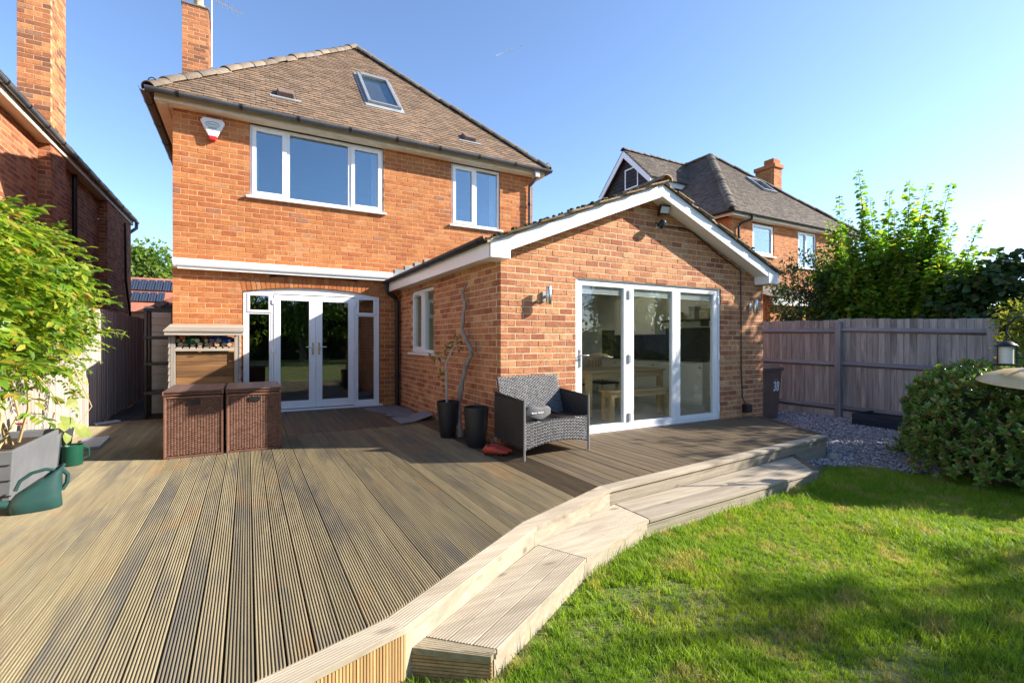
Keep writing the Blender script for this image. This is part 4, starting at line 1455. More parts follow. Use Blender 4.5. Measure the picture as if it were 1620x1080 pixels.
while x < 7.3:
    w = .1045
    gap = br.uniform(.002, .0045)
    if abs(x + w - 2.26) < .06 or abs(x + w - 3.36) < .06:
        gap = .012
    x1 = min(x + w, 7.32)
    if x < HXL - .02:
        yb = 9.42
    elif x1 < XS + .06:
        yb = YF - .06
    else:
        yb = YG - .012
    xm = (x + x1) / 2
    dz = br.uniform(-.0018, .0012)
    darkside = xm > 2.26
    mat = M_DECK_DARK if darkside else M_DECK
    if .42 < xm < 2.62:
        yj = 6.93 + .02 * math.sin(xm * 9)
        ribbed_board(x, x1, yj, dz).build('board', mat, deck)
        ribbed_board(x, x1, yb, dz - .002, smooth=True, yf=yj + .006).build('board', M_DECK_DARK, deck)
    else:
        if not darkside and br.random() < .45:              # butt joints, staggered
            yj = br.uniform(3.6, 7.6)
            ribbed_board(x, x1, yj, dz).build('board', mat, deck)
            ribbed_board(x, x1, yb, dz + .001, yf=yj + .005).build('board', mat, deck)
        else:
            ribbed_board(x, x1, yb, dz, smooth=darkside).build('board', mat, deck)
    x += w + gap
jo = MB()
for k in range(30):
    xx = -2.0 + k * .4
    if xx < 7.2:
        yb = 9.2 if xx < XS else YG
        jo.box(xx, xx + .045, front_y(xx) + .12, yb, -.14, -.034)
jo.build('joists', M_DECK_DARK, deck)
# border boards and fascia, mitred
def ribbed_strip(P0, P1, Q1, Q0, z, th, n, depth=.004, ribfrac=1.0):
    """board between outer edge P0-P1 and inner edge Q0-Q1, ribs along its length"""
    P0, P1, Q0, Q1 = (Vector((*p, 0)) for p in (P0, P1, Q0, Q1))
    prof = [(0.0, -th), (0.0, -.004)]
    for i in range(n):
        a, w = i / n, 1 / n
        prof += [(a + w * .10, 0), (a + w * .62, 0), (a + w * .72, -depth), (a + w * .94, -depth)]
    prof += [(1.0, -.004), (1.0, -th)]
    V, F = [], []
    for (s, d) in prof:
        for (p, q) in ((P0, Q0), (P1, Q1)):
            v = p.lerp(q, s)
            V.append((v.x, v.y, z + d))
    m = len(prof)
    for i in range(m - 1):
        F.append((2 * i, 2 * i + 1, 2 * i + 3, 2 * i + 2))
    F.append(tuple(2 * i for i in range(m)))
    F.append(tuple(2 * i + 1 for i in range(m))[::-1])
    return MB().add(V, F)
def inset(poly, d):
    """offset an open polyline to its left by d"""
    out = []
    n = len(poly)
    for i in range(n):
        p = Vector(poly[i])
        d0 = (Vector(poly[i]) - Vector(poly[i - 1])).normalized() if i > 0 else None
        d1 = (Vector(poly[i + 1]) - Vector(poly[i])).normalized() if i < n - 1 else None
        n0 = Vector((-d0.y, d0.x)) if d0 else None
        n1 = Vector((-d1.y, d1.x)) if d1 else None
        nn = (n0 + n1).normalized() if n0 and n1 else (n0 or n1)
        k = d / max(.3, nn.dot(n0 or n1))
        out.append(tuple(p + nn * k))
    return out
BIN = inset(EDGE, .122)
for i in range(len(EDGE) - 1):
    mt = M_PINE_NEW if i < 3 else M_PINE_NEW
    if i == 4:
        mt = M_DECK_DARK
    ribbed_strip(EDGE[i], EDGE[i + 1], BIN[i + 1], BIN[i], .002, .03, 1 if i == 3 else 8, .007 if i != 3 else 0.0).build('border_board', mt, deck)
FO = inset(EDGE, .018)
FI = inset(EDGE, .042)
M_SLAT = m_wood('orange_stained_slat', (.36, .21, .085), (.58, .38, .18), 'z', .75, (.2, .13, .06), .5, None, 20, .3)
for i in range(1, len(EDGE) - 1):
    a, b, c, d = FO[i], FO[i + 1], FI[i + 1], FI[i]
    if i == 3:                                          # ribs run along this riser
        for k in range(9):
            z1 = -.030 - k * .0125
            MB().prism([a, b, c, d], z1 - .0105, z1, 'z').build('riser_rib', M_PINE_NEW, deck)
        a2, b2 = FO[i], FO[i + 1]
        e2, f2 = inset(EDGE, .026)[i], inset(EDGE, .026)[i + 1]
        MB().prism([e2, f2, c, d], -.30, -.145, 'z').build('riser_board', M_PINE_NEW, deck)
    else:
        MB().prism([a, b, c, d], -.31, -.0295, 'z').build('riser_board', M_DECK_DARK if i == 4 else M_PINE_NEW, deck, bevel=.003)
a, b = Vector(FO[0]), Vector(FO[1])                        # upright ribbed boards under the left edge
L = (b - a).length
nsl = int(L / .0145)
sl_m = {}
u_ = (b - a).normalized()
nrm_ = Vector((-u_.y, u_.x))
for k in range(int(math.ceil(L / .12))):
    p = a + u_ * (k * .12)
    m = MB()
    for q in range(8):
        s0 = p + u_ * (q * .0148 + .001)
        s1 = s0 + u_ * .0102
        m.prism([tuple(s0), tuple(s1), tuple(s1 + nrm_ * .014), tuple(s0 + nrm_ * .014)], -.34, -.0295, 'z')
    s0, s1 = p + nrm_ * .0085, p + u_ * .1185 + nrm_ * .0085
    m.prism([tuple(s0), tuple(s1), tuple(s1 + nrm_ * .018), tuple(s0 + nrm_ * .018)], -.34, -.030, 'z')
    m.build('skirt_board', M_SLAT, deck)

# the low step along the deck
TZ = -.13
step = thing('timber_step', 'low pale timber step along the edge of the deck', 'step', (2.5, 2.8, LAWN_Z))
SI = [(0.712, 2.155), (1.72, 2.735), (2.72, 3.105), (5.80, 3.36)]
SO = [(0.976, 1.893), (1.882, 2.408), (2.718, 2.699), (5.351, 2.844)]
def lerp2(a, b, t_):
    return (a[0] + (b[0] - a[0]) * t_, a[1] + (b[1] - a[1]) * t_)
for i, nb_ in ((0, 3), (1, 3), (2, 2)):
    for k in range(nb_):
        s0, s1 = k / nb_ + (.012 if k else 0), (k + 1) / nb_
        q0, q1 = lerp2(SI[i], SO[i], 1 - s0 if False else s0), lerp2(SI[i + 1], SO[i + 1], s0)
        p0, p1 = lerp2(SI[i], SO[i], s1), lerp2(SI[i + 1], SO[i + 1], s1)
        e = .004
        m = ribbed_strip(lerp2(p0, p1, e), lerp2(p0, p1, 1 - e), lerp2(q0, q1, 1 - e), lerp2(q0, q1, e), TZ + (.0008 * (k - 1)), .028, 8 if i == 0 else (8 if i == 1 else 1), .009 if i == 0 else (.006 if i == 1 else 0))
        m.build('tread_board', M_PINE_NEW, step)
EL0, EL1 = (0.63, 2.10), (0.93, 1.80)
ribbed_strip((0.615, 2.115), (0.962, 1.873), (0.974, 1.897), (0.715, 2.150), TZ - .001, .028, 1, 0).build('end_board', M_PINE_NEW, step)
ribbed_strip((0.615, 2.115), (0.93, 1.86), (0.974, 1.897), (0.715, 2.150), TZ, .028, 6, .004).build('end_tread', M_DECK, step)
SOi = inset([(p[0], p[1]) for p in SO], .015)
SOj = inset([(p[0], p[1]) for p in SO], .038)
for i in range(3):
    if i == 2:
        for k in range(6):
            z1 = TZ - .029 - k * .0135
            MB().prism([SOi[i], SOi[i + 1], SOj[i + 1], SOj[i]], z1 - .011, z1, 'z').build('riser_rib', M_PINE_NEW, step)
        MB().prism([SOi[i], SOi[i + 1], SOj[i + 1], SOj[i]], -.3, TZ - .112, 'z').build('riser_board', M_PINE_NEW, step)
    else:
        MB().prism([SOi[i], SOi[i + 1], SOj[i + 1], SOj[i]], -.31, TZ - .0285, 'z').build('riser_board', M_PINE_NEW, step, bevel=.003)
for k in range(8):
    z1 = TZ - .029 - k * .0155
    A_, B_ = Vector((.632, 2.095)), Vector((.938, 1.868))
    n_ = Vector((.6, .8)) * .02
    MB().prism([tuple(A_), tuple(B_), tuple(B_ + n_), tuple(A_ + n_)], z1 - .012, z1, 'z').build('riser_rib', M_SLAT, step)
MB().prism([(5.355, 2.86), (5.82, 3.37), (5.80, 3.385), (5.335, 2.875)], -.31, TZ - .0285, 'z').build('riser_board', M_DECK_DARK, step)
ribbed_strip((5.365, 2.84), (5.83, 3.375), (5.72, 3.375), (5.26, 2.862), TZ + .002, .028, 1, 0).build('end_board', M_DECK_DARK, step)

# lawn
def sheet(name, poly, z, mat):
    return MB().add([(x, y, z) for x, y in poly], [tuple(range(len(poly)))]).build(name, mat)
lawn = structure(sheet('lawn', [(-2.2, -26), (10.2, -26), (10.2, 1.5), (7.3, 2.1), (6.62, 2.52), (6.5, 2.85), (6.0, 3.18), (5.7, 3.5), (0.55, 2.25), (0.5, 2.15), (-2.2, 1.3)], LAWN_Z, M_SOIL))
M_GRAVELBED = m_plain('gravel_bed', (.20, .185, .18), .95, .1, var=.35, nscale=60, bump=1.0, bscale=90)
structure(sheet('gravel_bed', [(5.55, 3.30), (6.0, 3.18), (6.5, 2.85), (6.62, 2.52), (7.3, 2.1), (10.25, 1.4), (10.25, 9.0), (7.8, 9.0), (7.72, 5.0), (7.5, 4.9)], LAWN_Z + .008, M_GRAVELBED))
M_DARKPATH = m_plain('dark_passage_paving', (.05, .048, .045), .9, .2, var=.4, nscale=5, bump=.5)
structure(sheet('side_passage', [(-2.0, 9.4), (-1.06, 9.4), (-1.06, 19), (-2.0, 19)], -.04, M_DARKPATH))

# grass
t = NT('grass_blade')
p_ = t.pos()
big = t.noise(t.mapping(p_, (1, 1, 0)), 0.9, 3, .6)
mid = t.noise(t.mapping(p_, (1, 1, 0), (9, 4, 0)), 3.6, 3, .6)
c_ = t.ramp(big, [(.30, (.15, .27, .022)), (.5, (.215, .335, .03)), (.7, (.30, .38, .045))])
c_ = t.mix(t.ramp(mid, [(.52, (0, 0, 0)), (.66, (.85,) * 3)]), c_, (.42, .37, .15))
c_ = t.mix(1.0, c_, t.ramp(t.piece(), [(0, (.6, .65, .6)), (1, (1.3, 1.25, 1.1))]), 'MULTIPLY')
d_ = t.bsdf(c_, .5, .25)
tr_ = t.node('ShaderNodeBsdfTranslucent')
t.set(tr_.inputs[0], t.mix(1.0, c_, (1.7, 1.6, .8), 'MULTIPLY'))
mx_ = t.node('ShaderNodeMixShader')
mx_.inputs[0].default_value = .42
t.l.new(d_, mx_.inputs[1])
t.l.new(tr_.outputs[0], mx_.inputs[2])
M_GRASS = t.done(mx_.outputs[0])
def tuft(seed, n=16, h=.042):
    g = random.Random(seed)
    V, F3, F4 = [], [], []
    for k in range(n):
        a, rr = g.uniform(0, 6.283), .034 * math.sqrt(g.random())
        x, y = rr * math.cos(a), rr * math.sin(a)
        hh = h * g.uniform(.45, 1.25)
        le = g.uniform(.15, .85) * hh
        b = g.uniform(0, 6.283)
        w = g.uniform(.0013, .0024)
        sx, sy = -math.sin(b) * w, math.cos(b) * w
        dx, dy = math.cos(b), math.sin(b)
        i = len(V)
        V += [(x - sx, y - sy, -.006), (x + sx, y + sy, -.006), (x + dx * le * .35 - sx * .85, y + dy * le * .35 - sy * .85, hh * .6), (x + dx * le * .35 + sx * .85, y + dy * le * .35 + sy * .85, hh * .6), (x + dx * le, y + dy * le, hh)]
        F4.append((i, i + 1, i + 3, i + 2))
        F3.append((i + 2, i + 3, i + 4))
    return np_mesh('grass_tuft', np.array(V), [np.array(F4), np.array(F3)], M_GRASS)
g = np.random.default_rng(5)
def inpoly(P, poly):
    x, y = P[:, 0], P[:, 1]
    ins = np.zeros(len(P), bool)
    n = len(poly)
    for i in range(n):
        x1, y1 = poly[i]
        x2, y2 = poly[(i + 1) % n]
        c = ((y1 > y) != (y2 > y)) & (x < (x2 - x1) * (y - y1) / (y2 - y1 + 1e-12) + x1)
        ins ^= c
    return ins
def vnoise(P, s, seed):
    """smooth value noise on the ground, 0..1"""
    gg = np.random.default_rng(seed)
    T = gg.random((64, 64))
    q = P * s + 31.7
    i = np.floor(q).astype(int)
    f = q - i
    f = f * f * (3 - 2 * f)
    a = T[i[:, 0] % 64, i[:, 1] % 64]; b = T[(i[:, 0] + 1) % 64, i[:, 1] % 64]
    c = T[i[:, 0] % 64, (i[:, 1] + 1) % 64]; d = T[(i[:, 0] + 1) % 64, (i[:, 1] + 1) % 64]
    return (a * (1 - f[:, 0]) + b * f[:, 0]) * (1 - f[:, 1]) + (c * (1 - f[:, 0]) + d * f[:, 0]) * f[:, 1]
LP = [(-2.2, -3.0), (10.0, -3.0), (10.0, 1.4), (7.3, 2.1), (6.60, 2.50), (6.48, 2.83), (6.0, 3.16), (5.40, 2.80), (2.72, 2.655), (1.90, 2.37), (.98, 1.84), (.6, 2.08), (-2.2, 1.2)]
P = np.concatenate([g.uniform((-.2, -.6), (9.5, 3.3), (105000, 2)), g.uniform((-2.2, -3), (10, 3.3), (10000, 2))])
P = P[inpoly(P, LP)]
f_ = P[:, 0] * S_ + P[:, 1] * C_
s_ = P[:, 0] * C_ - P[:, 1] * S_
vis = (f_ > 1.2) & (np.abs(s_ / np.maximum(f_, .1)) < 1.15)
P = P[vis | (g.random(len(P)) < .12)]
bare = vnoise(P, 1.15, 3) * .55 + vnoise(P, 3.1, 4) * .45
fore = np.clip((2.6 - np.abs(P[:, 0] - 3.4)) / 2.0, 0, 1) * np.clip((1.5 - P[:, 1]) / 1.0, 0, 1)
P = P[g.random(len(P)) > np.clip((bare - .70 + .13 * fore) * 6, 0, .75)]
lush = vnoise(P, 2.3, 8)
de = np.full(len(P), 9.0)
for a, b in zip(SO, SO[1:]):
    a_, b_ = np.array(a), np.array(b)
    tt = np.clip(((P - a_) @ (b_ - a_)) / ((b_ - a_) @ (b_ - a_)), 0, 1)
    de = np.minimum(de, np.linalg.norm(P - a_ - tt[:, None] * (b_ - a_), axis=1))
sc = .45 + .75 * lush ** 1.5 + 1.05 * np.exp(-de / .09)
n_ = len(P)
grass = instance_field('grass', np.c_[P, np.full(n_, LAWN_Z)], np.c_[g.normal(0, .12, n_), g.normal(0, .12, n_), g.uniform(0, 6.28, n_)], sc * g.uniform(.75, 1.2, n_), g.integers(0, 5, n_), [tuft(i, h=(.026, .034, .042, .052, .066)[i]) for i in range(5)])
grass['label'] = 'short green lawn grass with dry patches'
# fallen leaves and gravel
t = NT('gravel_stone')
c_ = t.ramp(t.math('FRACT', t.math('MULTIPLY', t.node('ShaderNodeObjectInfo').outputs['Random'], 1.0)), [(0, (.16, .14, .15)), (.4, (.28, .24, .24)), (.75, (.40, .35, .33)), (1, (.58, .54, .52))])
M_STONE = t.done(t.bsdf(c_, .75, .3))
def pebble(seed):
    gg = np.random.default_rng(seed)
    V = np.array([(-.5, -.4, 0), (.5, -.45, .05), (.55, .4, 0), (-.45, .5, .05), (-.35, -.25, .42), (.35, -.3, .5), (.3, .3, .4), (-.3, .3, .5)]) + gg.normal(0, .09, (8, 3))
    F = np.array([(0, 3, 2, 1), (4, 5, 6, 7), (0, 1, 5, 4), (1, 2, 6, 5), (2, 3, 7, 6), (3, 0, 4, 7)])
    return np_mesh('pebble', V, F, M_STONE)
GP = [(5.75, 3.34), (6.05, 3.2), (6.5, 2.87), (6.64, 2.54), (7.3, 2.12), (10.2, 1.5), (10.2, 8.5), (7.8, 8.5), (7.72, 5.0), (7.5, 4.9), (6.72, 3.45)]
P = g.uniform((5.6, 1.5), (10.3, 8.5), (52000, 2))
P = P[inpoly(P, GP)]
P = P[(P[:, 1] < 5.6) | (g.random(len(P)) < .4)]
n_ = len(P)
gr_ = instance_field('gravel', np.c_[P, LAWN_Z + .01 + g.uniform(-.004, .012, n_)], g.uniform(-.9, .9, (n_, 3)) * np.array([1, 1, 3.5]), g.uniform(.014, .036, n_), g.integers(0, 4, n_), [pebble(i) for i in range(4)])
gr_['label'] = 'grey and pink gravel beside the deck'
# ---------------------------------------------------------------- fences
fl_ = thing('left_fence', 'tall close-boarded timber fence along the left boundary', 'fence', (-2.03, 8, 0))
fr_ = random.Random(9)
def fence_board_mesh(h, w, mat, seed):
    g = random.Random(seed)
    V = [(0, 0, 0), (.016, 0, 0), (.007, w, 0), (0, w, 0), (0, 0, h), (.016, 0, h - g.uniform(0, .006)), (.007, w, h), (0, w, h)]
    return np_mesh('fence_board', np.array(V), np.array([(0, 3, 2, 1), (4, 5, 6, 7), (0, 1, 5, 4), (1, 2, 6, 5), (2, 3, 7, 6), (3, 0, 4, 7)]), mat)
fbm = [fence_board_mesh(1.78, .125, M_FENCE_L, i) for i in range(4)]
y = 1.2
k = 0
while y < 14.4:
    Mx = Matrix.Translation((-2.045 + fr_.uniform(-.003, .003), y, -.03 + fr_.uniform(-.012, .012)))
    link(bpy.data.objects.new('fence_board', fbm[k % 4]), fl_, Mx)
    y += .107
    k += 1
for z in (.25, .95, 1.6):
    MB().box(-2.10, -2.047, 1.2, 14.5, z, z + .08).build('rail', M_FENCE_L, fl_)
for k in range(8):
    MB().box(-2.14, -2.05, 1.3 + k * 1.83, 1.39 + k * 1.83, -.3, 1.72).build('post', M_FENCE_L, fl_)
MB().box(-2.045, -2.03, 1.2, 9.4, -.3, -.035).build('gravel_board', M_FENCE_L, fl_)

fr = thing('right_fence', 'silver-grey weathered timber fence with rails and posts behind the gravel', 'fence', (10.3, 4.9, LAWN_Z))
def fence_top(y):
    return 1.60 + (y - 2.85) * .043 if y < 5.07 else 1.665 + (y - 5.07) * .02
fbr = [fence_board_mesh(1.0, .112, M_FENCE, 20 + i) for i in range(4)]
y = 2.80
k = 0
while y < 8.9:
    h = fence_top(y) - LAWN_Z + .02 + fr_.uniform(-.01, .008)
    Mx = Matrix.Translation((10.315 + fr_.uniform(-.003, .003), y, LAWN_Z - .02)) @ Matrix.Diagonal((-1, 1, h, 1))
    link(bpy.data.objects.new('fence_board', fbr[k % 4]), fr, Mx)
    y += .096
    k += 1
for (y0, y1) in ((2.86, 5.03), (5.14, 6.95), (7.05, 8.8)):
    for zf in (.885, .545, .10):
        ym = (y0 + y1) / 2
        za, zb = (LAWN_Z + (fence_top(y_) - LAWN_Z) * zf for y_ in (y0, y1))
        V = []
        for (yy, z) in ((y0, za), (y1, zb)):
            V += [(10.30, yy, z - .05), (10.30, yy, z + .05), (10.235, yy, z + .012), (10.235, yy, z - .012)]
        MB().add(V, [(0, 1, 5, 4), (1, 2, 6, 5), (2, 3, 7, 6), (3, 0, 4, 7), (3, 2, 1, 0), (4, 5, 6, 7)]).build('rail', M_RAIL, fr)
M_POST = m_wood('grey_post', (.22, .21, .21), (.40, .38, .37), 'z', .85, (.09, .08, .08), .6, None, 22, .5)
for y in (2.86, 5.085, 7.0):
    MB().box(10.19, 10.295, y - .052, y + .052, LAWN_Z - .05, fence_top(y) - .04).build('post', M_POST, fr, bevel=.006)
for (y0, y1) in ((5.15, 6.94), (2.92, 5.02)):
    MB().box(10.262, 10.296, y0, y1, LAWN_Z - .02, LAWN_Z + .13).build('gravel_board', M_FENCE, fr)

# ---------------------------------------------------------------- left neighbour
ln = thing('left_neighbour_house', 'shaded brick side wall and tall chimney of the house on the left', 'house', (-3.27, 12, 0))
NX, NB = -3.27, -3.10
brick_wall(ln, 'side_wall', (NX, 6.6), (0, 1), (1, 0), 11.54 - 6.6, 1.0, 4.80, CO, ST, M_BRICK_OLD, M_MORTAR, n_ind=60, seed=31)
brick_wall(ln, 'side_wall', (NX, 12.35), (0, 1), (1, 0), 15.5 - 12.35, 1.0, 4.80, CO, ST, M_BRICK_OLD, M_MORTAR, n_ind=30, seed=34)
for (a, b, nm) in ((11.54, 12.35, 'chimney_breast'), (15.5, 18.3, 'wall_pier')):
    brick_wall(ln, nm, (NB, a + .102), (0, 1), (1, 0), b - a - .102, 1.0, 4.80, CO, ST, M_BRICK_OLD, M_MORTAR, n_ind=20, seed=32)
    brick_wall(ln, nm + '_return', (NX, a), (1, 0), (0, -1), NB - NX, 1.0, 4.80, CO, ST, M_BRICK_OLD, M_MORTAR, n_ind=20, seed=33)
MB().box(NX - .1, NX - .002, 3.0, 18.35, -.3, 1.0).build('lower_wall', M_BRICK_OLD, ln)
MB().box(-9.5, NX - .12, 18.2, 18.35, -.3, 4.8).build('end_wall', M_BRICK_OLD, ln)
chl = MB().box(-3.52, -3.12, 11.56, 12.33, 4.5, 9.5).build('chimney', M_MORTAR, ln)
chimney_faces(ln, -3.545, -3.10, 11.54, 12.35, 4.86, 9.6, M_BRICK_CHIM, 100)
MB().box(NX + .002, -3.08, 6.0, 11.53, 4.795, 4.81).build('soffit', M_CREAM, ln)
MB().box(NX + .002, -3.08, 12.36, 18.5, 4.795, 4.81).build('soffit', M_CREAM, ln)
MB().box(-3.095, -3.075, 6.0, 18.5, 4.80, 4.93).build('fascia', M_CREAM, ln)
ng = half_gutter((-3.02, 6.0, 4.95), (-3.02, 18.75, 4.95), .058).build('gutter', M_GUTTER, ln)
gutter_clips('bracket', [(-3.02, 7.0 + k * .8, 4.952) for k in range(15)], (0, 1, 0), ng, .066, .05)
MB().tube([(-3.02, 18.62, 4.9), (-3.02, 18.62, 4.75), (-3.14, 18.5, 4.6), (-3.2, 18.42, 4.5), (-3.2, 18.42, 0.0)], .05, 8).build('downpipe', M_GUTTER, ln, True)
MB().tube([(-3.22, 13.4, 4.79), (-3.22, 13.4, .5)], .045, 8).build('downpipe', M_BLACK, ln, True)
MB().tube([(-3.05, 17.2, 4.6), (-3.05, 17.3, 3.0), (-3.05, 17.9, 2.0)], .03, 8).build('waste_pipe', M_BLACK, ln, True)
lr = MB().add([(-3.0, 5.8, 4.95), (-3.0, 18.6, 4.95), (-6.6, 15, 8.6), (-6.6, 9, 8.6), (-10, 5.8, 4.95), (-10, 18.6, 4.95)], [(0, 1, 2, 3), (1, 5, 2), (0, 3, 4), (3, 2, 5, 4)])
lroof = lr.build('roof', M_TILE, ln)
cl = Vector((-1, 0, 1.014)).normalized()
roof_tiles(lroof, (-2.99, 6.0, 4.96), (0, 1, 0), cl, Vector((.71, 0, .7)), lambda a, b: b * .69 < a < 12.5 - b * .69, 12.6, 5.0, .165, .1, M_TILE, n_ind=0, seed=41)

# ---------------------------------------------------------------- right neighbour
rn = thing('right_neighbour_house', 'neighbouring brick house with steep grey tile roof, gabled dormer and chimney', 'house', (16.2, 9.3, 0))
RY, RXL, RXR = 9.30, 12.75, 19.7
brick_wall(rn, 'rear_wall', (RXL, RY), (1, 0), (0, -1), RXR - RXL, 2.0, 5.02, CO, ST, M_BRICK, M_MORTAR,
           [(13.74 - RXL, 14.85 - RXL, 3.93, 4.93), (16.18 - RXL, 17.3 - RXL, 3.7, 4.95)], n_ind=60, seed=51)
MB().box(RXL, RXR, RY, RY + .09, -.3, 2.0).build('lower_wall', M_BRICK, rn)
MB().box(RXL, RXL + .1, RY + .1, 22.4, -.3, 5.0).build('side_wall', M_BRICK, rn)
MB().box(RXR - .1, RXR, RY + .1, 22.4, -.3, 5.0).build('side_wall', M_BRICK, rn)
rr_ = MB()
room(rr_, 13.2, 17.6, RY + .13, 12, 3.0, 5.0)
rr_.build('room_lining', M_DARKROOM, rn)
window_unit(rn, 'x', 13.745, 14.845, 3.95, 4.925, RY, [], (0,), True, M_GLASS_UP)
window_unit(rn, 'x', 16.185, 17.295, 3.72, 4.945, RY, [(16.7, 16.76)], (0,), True, M_GLASS_UP)
rA, rB = Vector((16.2, 12.78, 8.62)), Vector((16.2, 19.0, 8.72))
RBY = 22.8
rE = (12.42, 19.98, 9.02, 5.08)
rm_ = MB().add([(rE[0], rE[2], rE[3]), (rE[1], rE[2], rE[3]), rA, rB, (rE[0], RBY, rE[3]), (rE[1], RBY, rE[3])], [(0, 1, 2), (0, 2, 3, 4), (1, 5, 3, 2), (4, 3, 5)])
rroof = rm_.build('roof', M_TILE_GREY, rn)
s1 = Vector((0, rA.y - rE[2], rA.z - rE[3]))
L1 = s1.length
s1.normalize()
roof_tiles(rroof, (rE[0], rE[2] - .02, rE[3]), (1, 0, 0), s1, Vector((0, -s1.z, s1.y)), lambda a, b: (rA.x - rE[0]) * b / L1 < a < (rE[1] - rE[0]) - (rE[1] - rA.x) * b / L1, 7.6, L1, .165, .1, M_TILE_GREY, n_ind=120, seed=52,
           skip=lambda a, b: 4.05 < a < 4.95 and 2.35 < b < 3.45)
s2 = Vector((rA.x - rE[0], 0, rA.z - rE[3]))
L2 = s2.length
s2.normalize()
roof_tiles(rroof, (rE[0] - .02, RBY, rE[3]), (0, -1, 0), s2, Vector((-s2.z, 0, s2.x)), lambda a, b: (RBY - rB.y) * b / L2 < a < (RBY - rE[2]) - (rA.y - rE[2]) * b / L2, 13.9, L2, .165, .1, M_TILE_GREY, n_ind=60, seed=53)
hip_tiles(rroof, 'hip_tile', (rE[0], rE[2], rE[3] + .03), rA + Vector((0, 0, .03)), M_HIP_DARK, .15, .34, seed=4)
hip_tiles(rroof, 'hip_tile', (rE[1], rE[2], rE[3] + .03), rA + Vector((0, 0, .03)), M_HIP_DARK, .13, .34, seed=5)
hip_tiles(rroof, 'ridge_tile', rA + Vector((0, .1, .03)), rB + Vector((0, 0, .03)), M_HIP_DARK, .13, .34, seed=6)
hip_tiles(rroof, 'hip_tile', (rE[0], RBY, rE[3] + .03), rB + Vector((0, 0, .03)), M_HIP_DARK, .13, .4, seed=7)
def on_r(x, b, h):
    return Vector((x, rE[2] - .02, rE[3])) + s1 * b + Vector((0, -s1.z, s1.y)) * h
def rbox(mb, x0, x1, b0, b1, h0, h1):
    V = [on_r(x, b, h) for h in (h0, h1) for (x, b) in ((x0, b0), (x1, b0), (x1, b1), (x0, b1))]
    return mb.add(V, [(0, 3, 2, 1), (4, 5, 6, 7), (0, 1, 5, 4), (1, 2, 6, 5), (2, 3, 7, 6), (3, 0, 4, 7)])
vm_ = MB()
for (a, b, c, d) in ((16.5, 16.57, 2.4, 3.4), (17.25, 17.32, 2.4, 3.4), (16.57, 17.25, 2.4, 2.47), (16.57, 17.25, 3.28, 3.4)):
    rbox(vm_, a, b, c, d, -.02, .1)
rw_ = vm_.build('roof_window', M_ALU, rroof)
rbox(MB(), 16.57, 17.25, 2.47, 3.28, .05, .056).build('pane', M_GLASS_UP, rw_)
rbox(MB(), 16.56, 17.26, 2.46, 3.3, -.7, -.01).build('loft_shaft', M_DARKROOM, rw_)
MB().box(rE[0] + .1, rE[1] - .1, 9.09, 9.11, 4.98, 5.09).build('fascia', M_CREAM, rn)
MB().box(rE[0] + .12, rE[1] - .1, 9.111, RY - .002, 4.98, 4.995).build('soffit', M_CREAM, rn)
MB().box(rE[0] + .1, rE[0] + .12, 9.111, 22.6, 4.98, 5.09).build('side_fascia', M_CREAM, rn)
g1 = half_gutter((rE[0], 9.03, 5.10), (rE[1], 9.03, 5.10)).build('gutter', M_BLACK, rn)
gutter_clips('bracket', [(12.9 + k * .9, 9.03, 5.102) for k in range(7)], (1, 0, 0), g1)
half_gutter((rE[0], 9.03, 5.098), (rE[0], 22.7, 5.098)).build('gutter', M_BLACK, rn)
MB().tube([(13.35, 9.03, 5.06), (13.35, 9.05, 4.94), (13.05, 9.2, 4.8), (13.0, 9.235, 4.7), (13.0, 9.235, 2.0)], .04, 8).build('downpipe', M_BLACK, rn, True)
# chimney on the far slope
cr = MB().box(18.02, 18.48, 11.28, 12.03, 5.5, 8.02).build('chimney', M_MORTAR, rn)
chimney_faces(rn, 18.0, 18.5, 11.26, 12.05, 6.2, 8.04, M_BRICK, 24, side=-1)
MB().box(17.95, 18.55, 11.2, 12.1, 8.045, 8.2).build('chimney_cap', M_BRICK, cr, bevel=.02)
MB().box(18.02, 18.48, 11.3, 11.7, 8.201, 8.42).build('chimney_stub', M_BRICK, cr, bevel=.02)
# dormer facing the gap between the houses
DXP, DYR, DZR = 12.88, 14.0, 8.6
dm = MB().add([(DXP + .05, DYR - 1.25, 5.4), (DXP + .05, DYR + 1.25, 5.4), (DXP + .05, DYR + 1.25, 7.2), (DXP + .05, DYR, DZR - .05), (DXP + .05, DYR - 1.25, 7.2),
               (16.2, DYR - 1.25, 5.4), (16.2, DYR + 1.25, 5.4), (16.2, DYR + 1.25, 7.2), (16.2, DYR - 1.25, 7.2)],
              [(0, 4, 3, 2, 1), (0, 5, 8, 4), (1, 2, 7, 6)])
M_CLAD = m_plain('dark_cladding', (.035, .03, .03), .7, .3, var=.3)
dorm = dm.build('dormer', M_CLAD, rn)
for k in range(13):
    z0 = 6.0 + k * .15
    hw = 1.22 if z0 < 7.05 else max(.05, 1.22 - (z0 + .15 - 7.2) * .88)
    MB().prism([(DXP + .048, z0), (DXP + .022, z0), (DXP + .04, z0 + .145), (DXP + .048, z0 + .145)], DYR - hw, DYR + hw, 'y').build('cladding_board', M_CLAD, dorm)
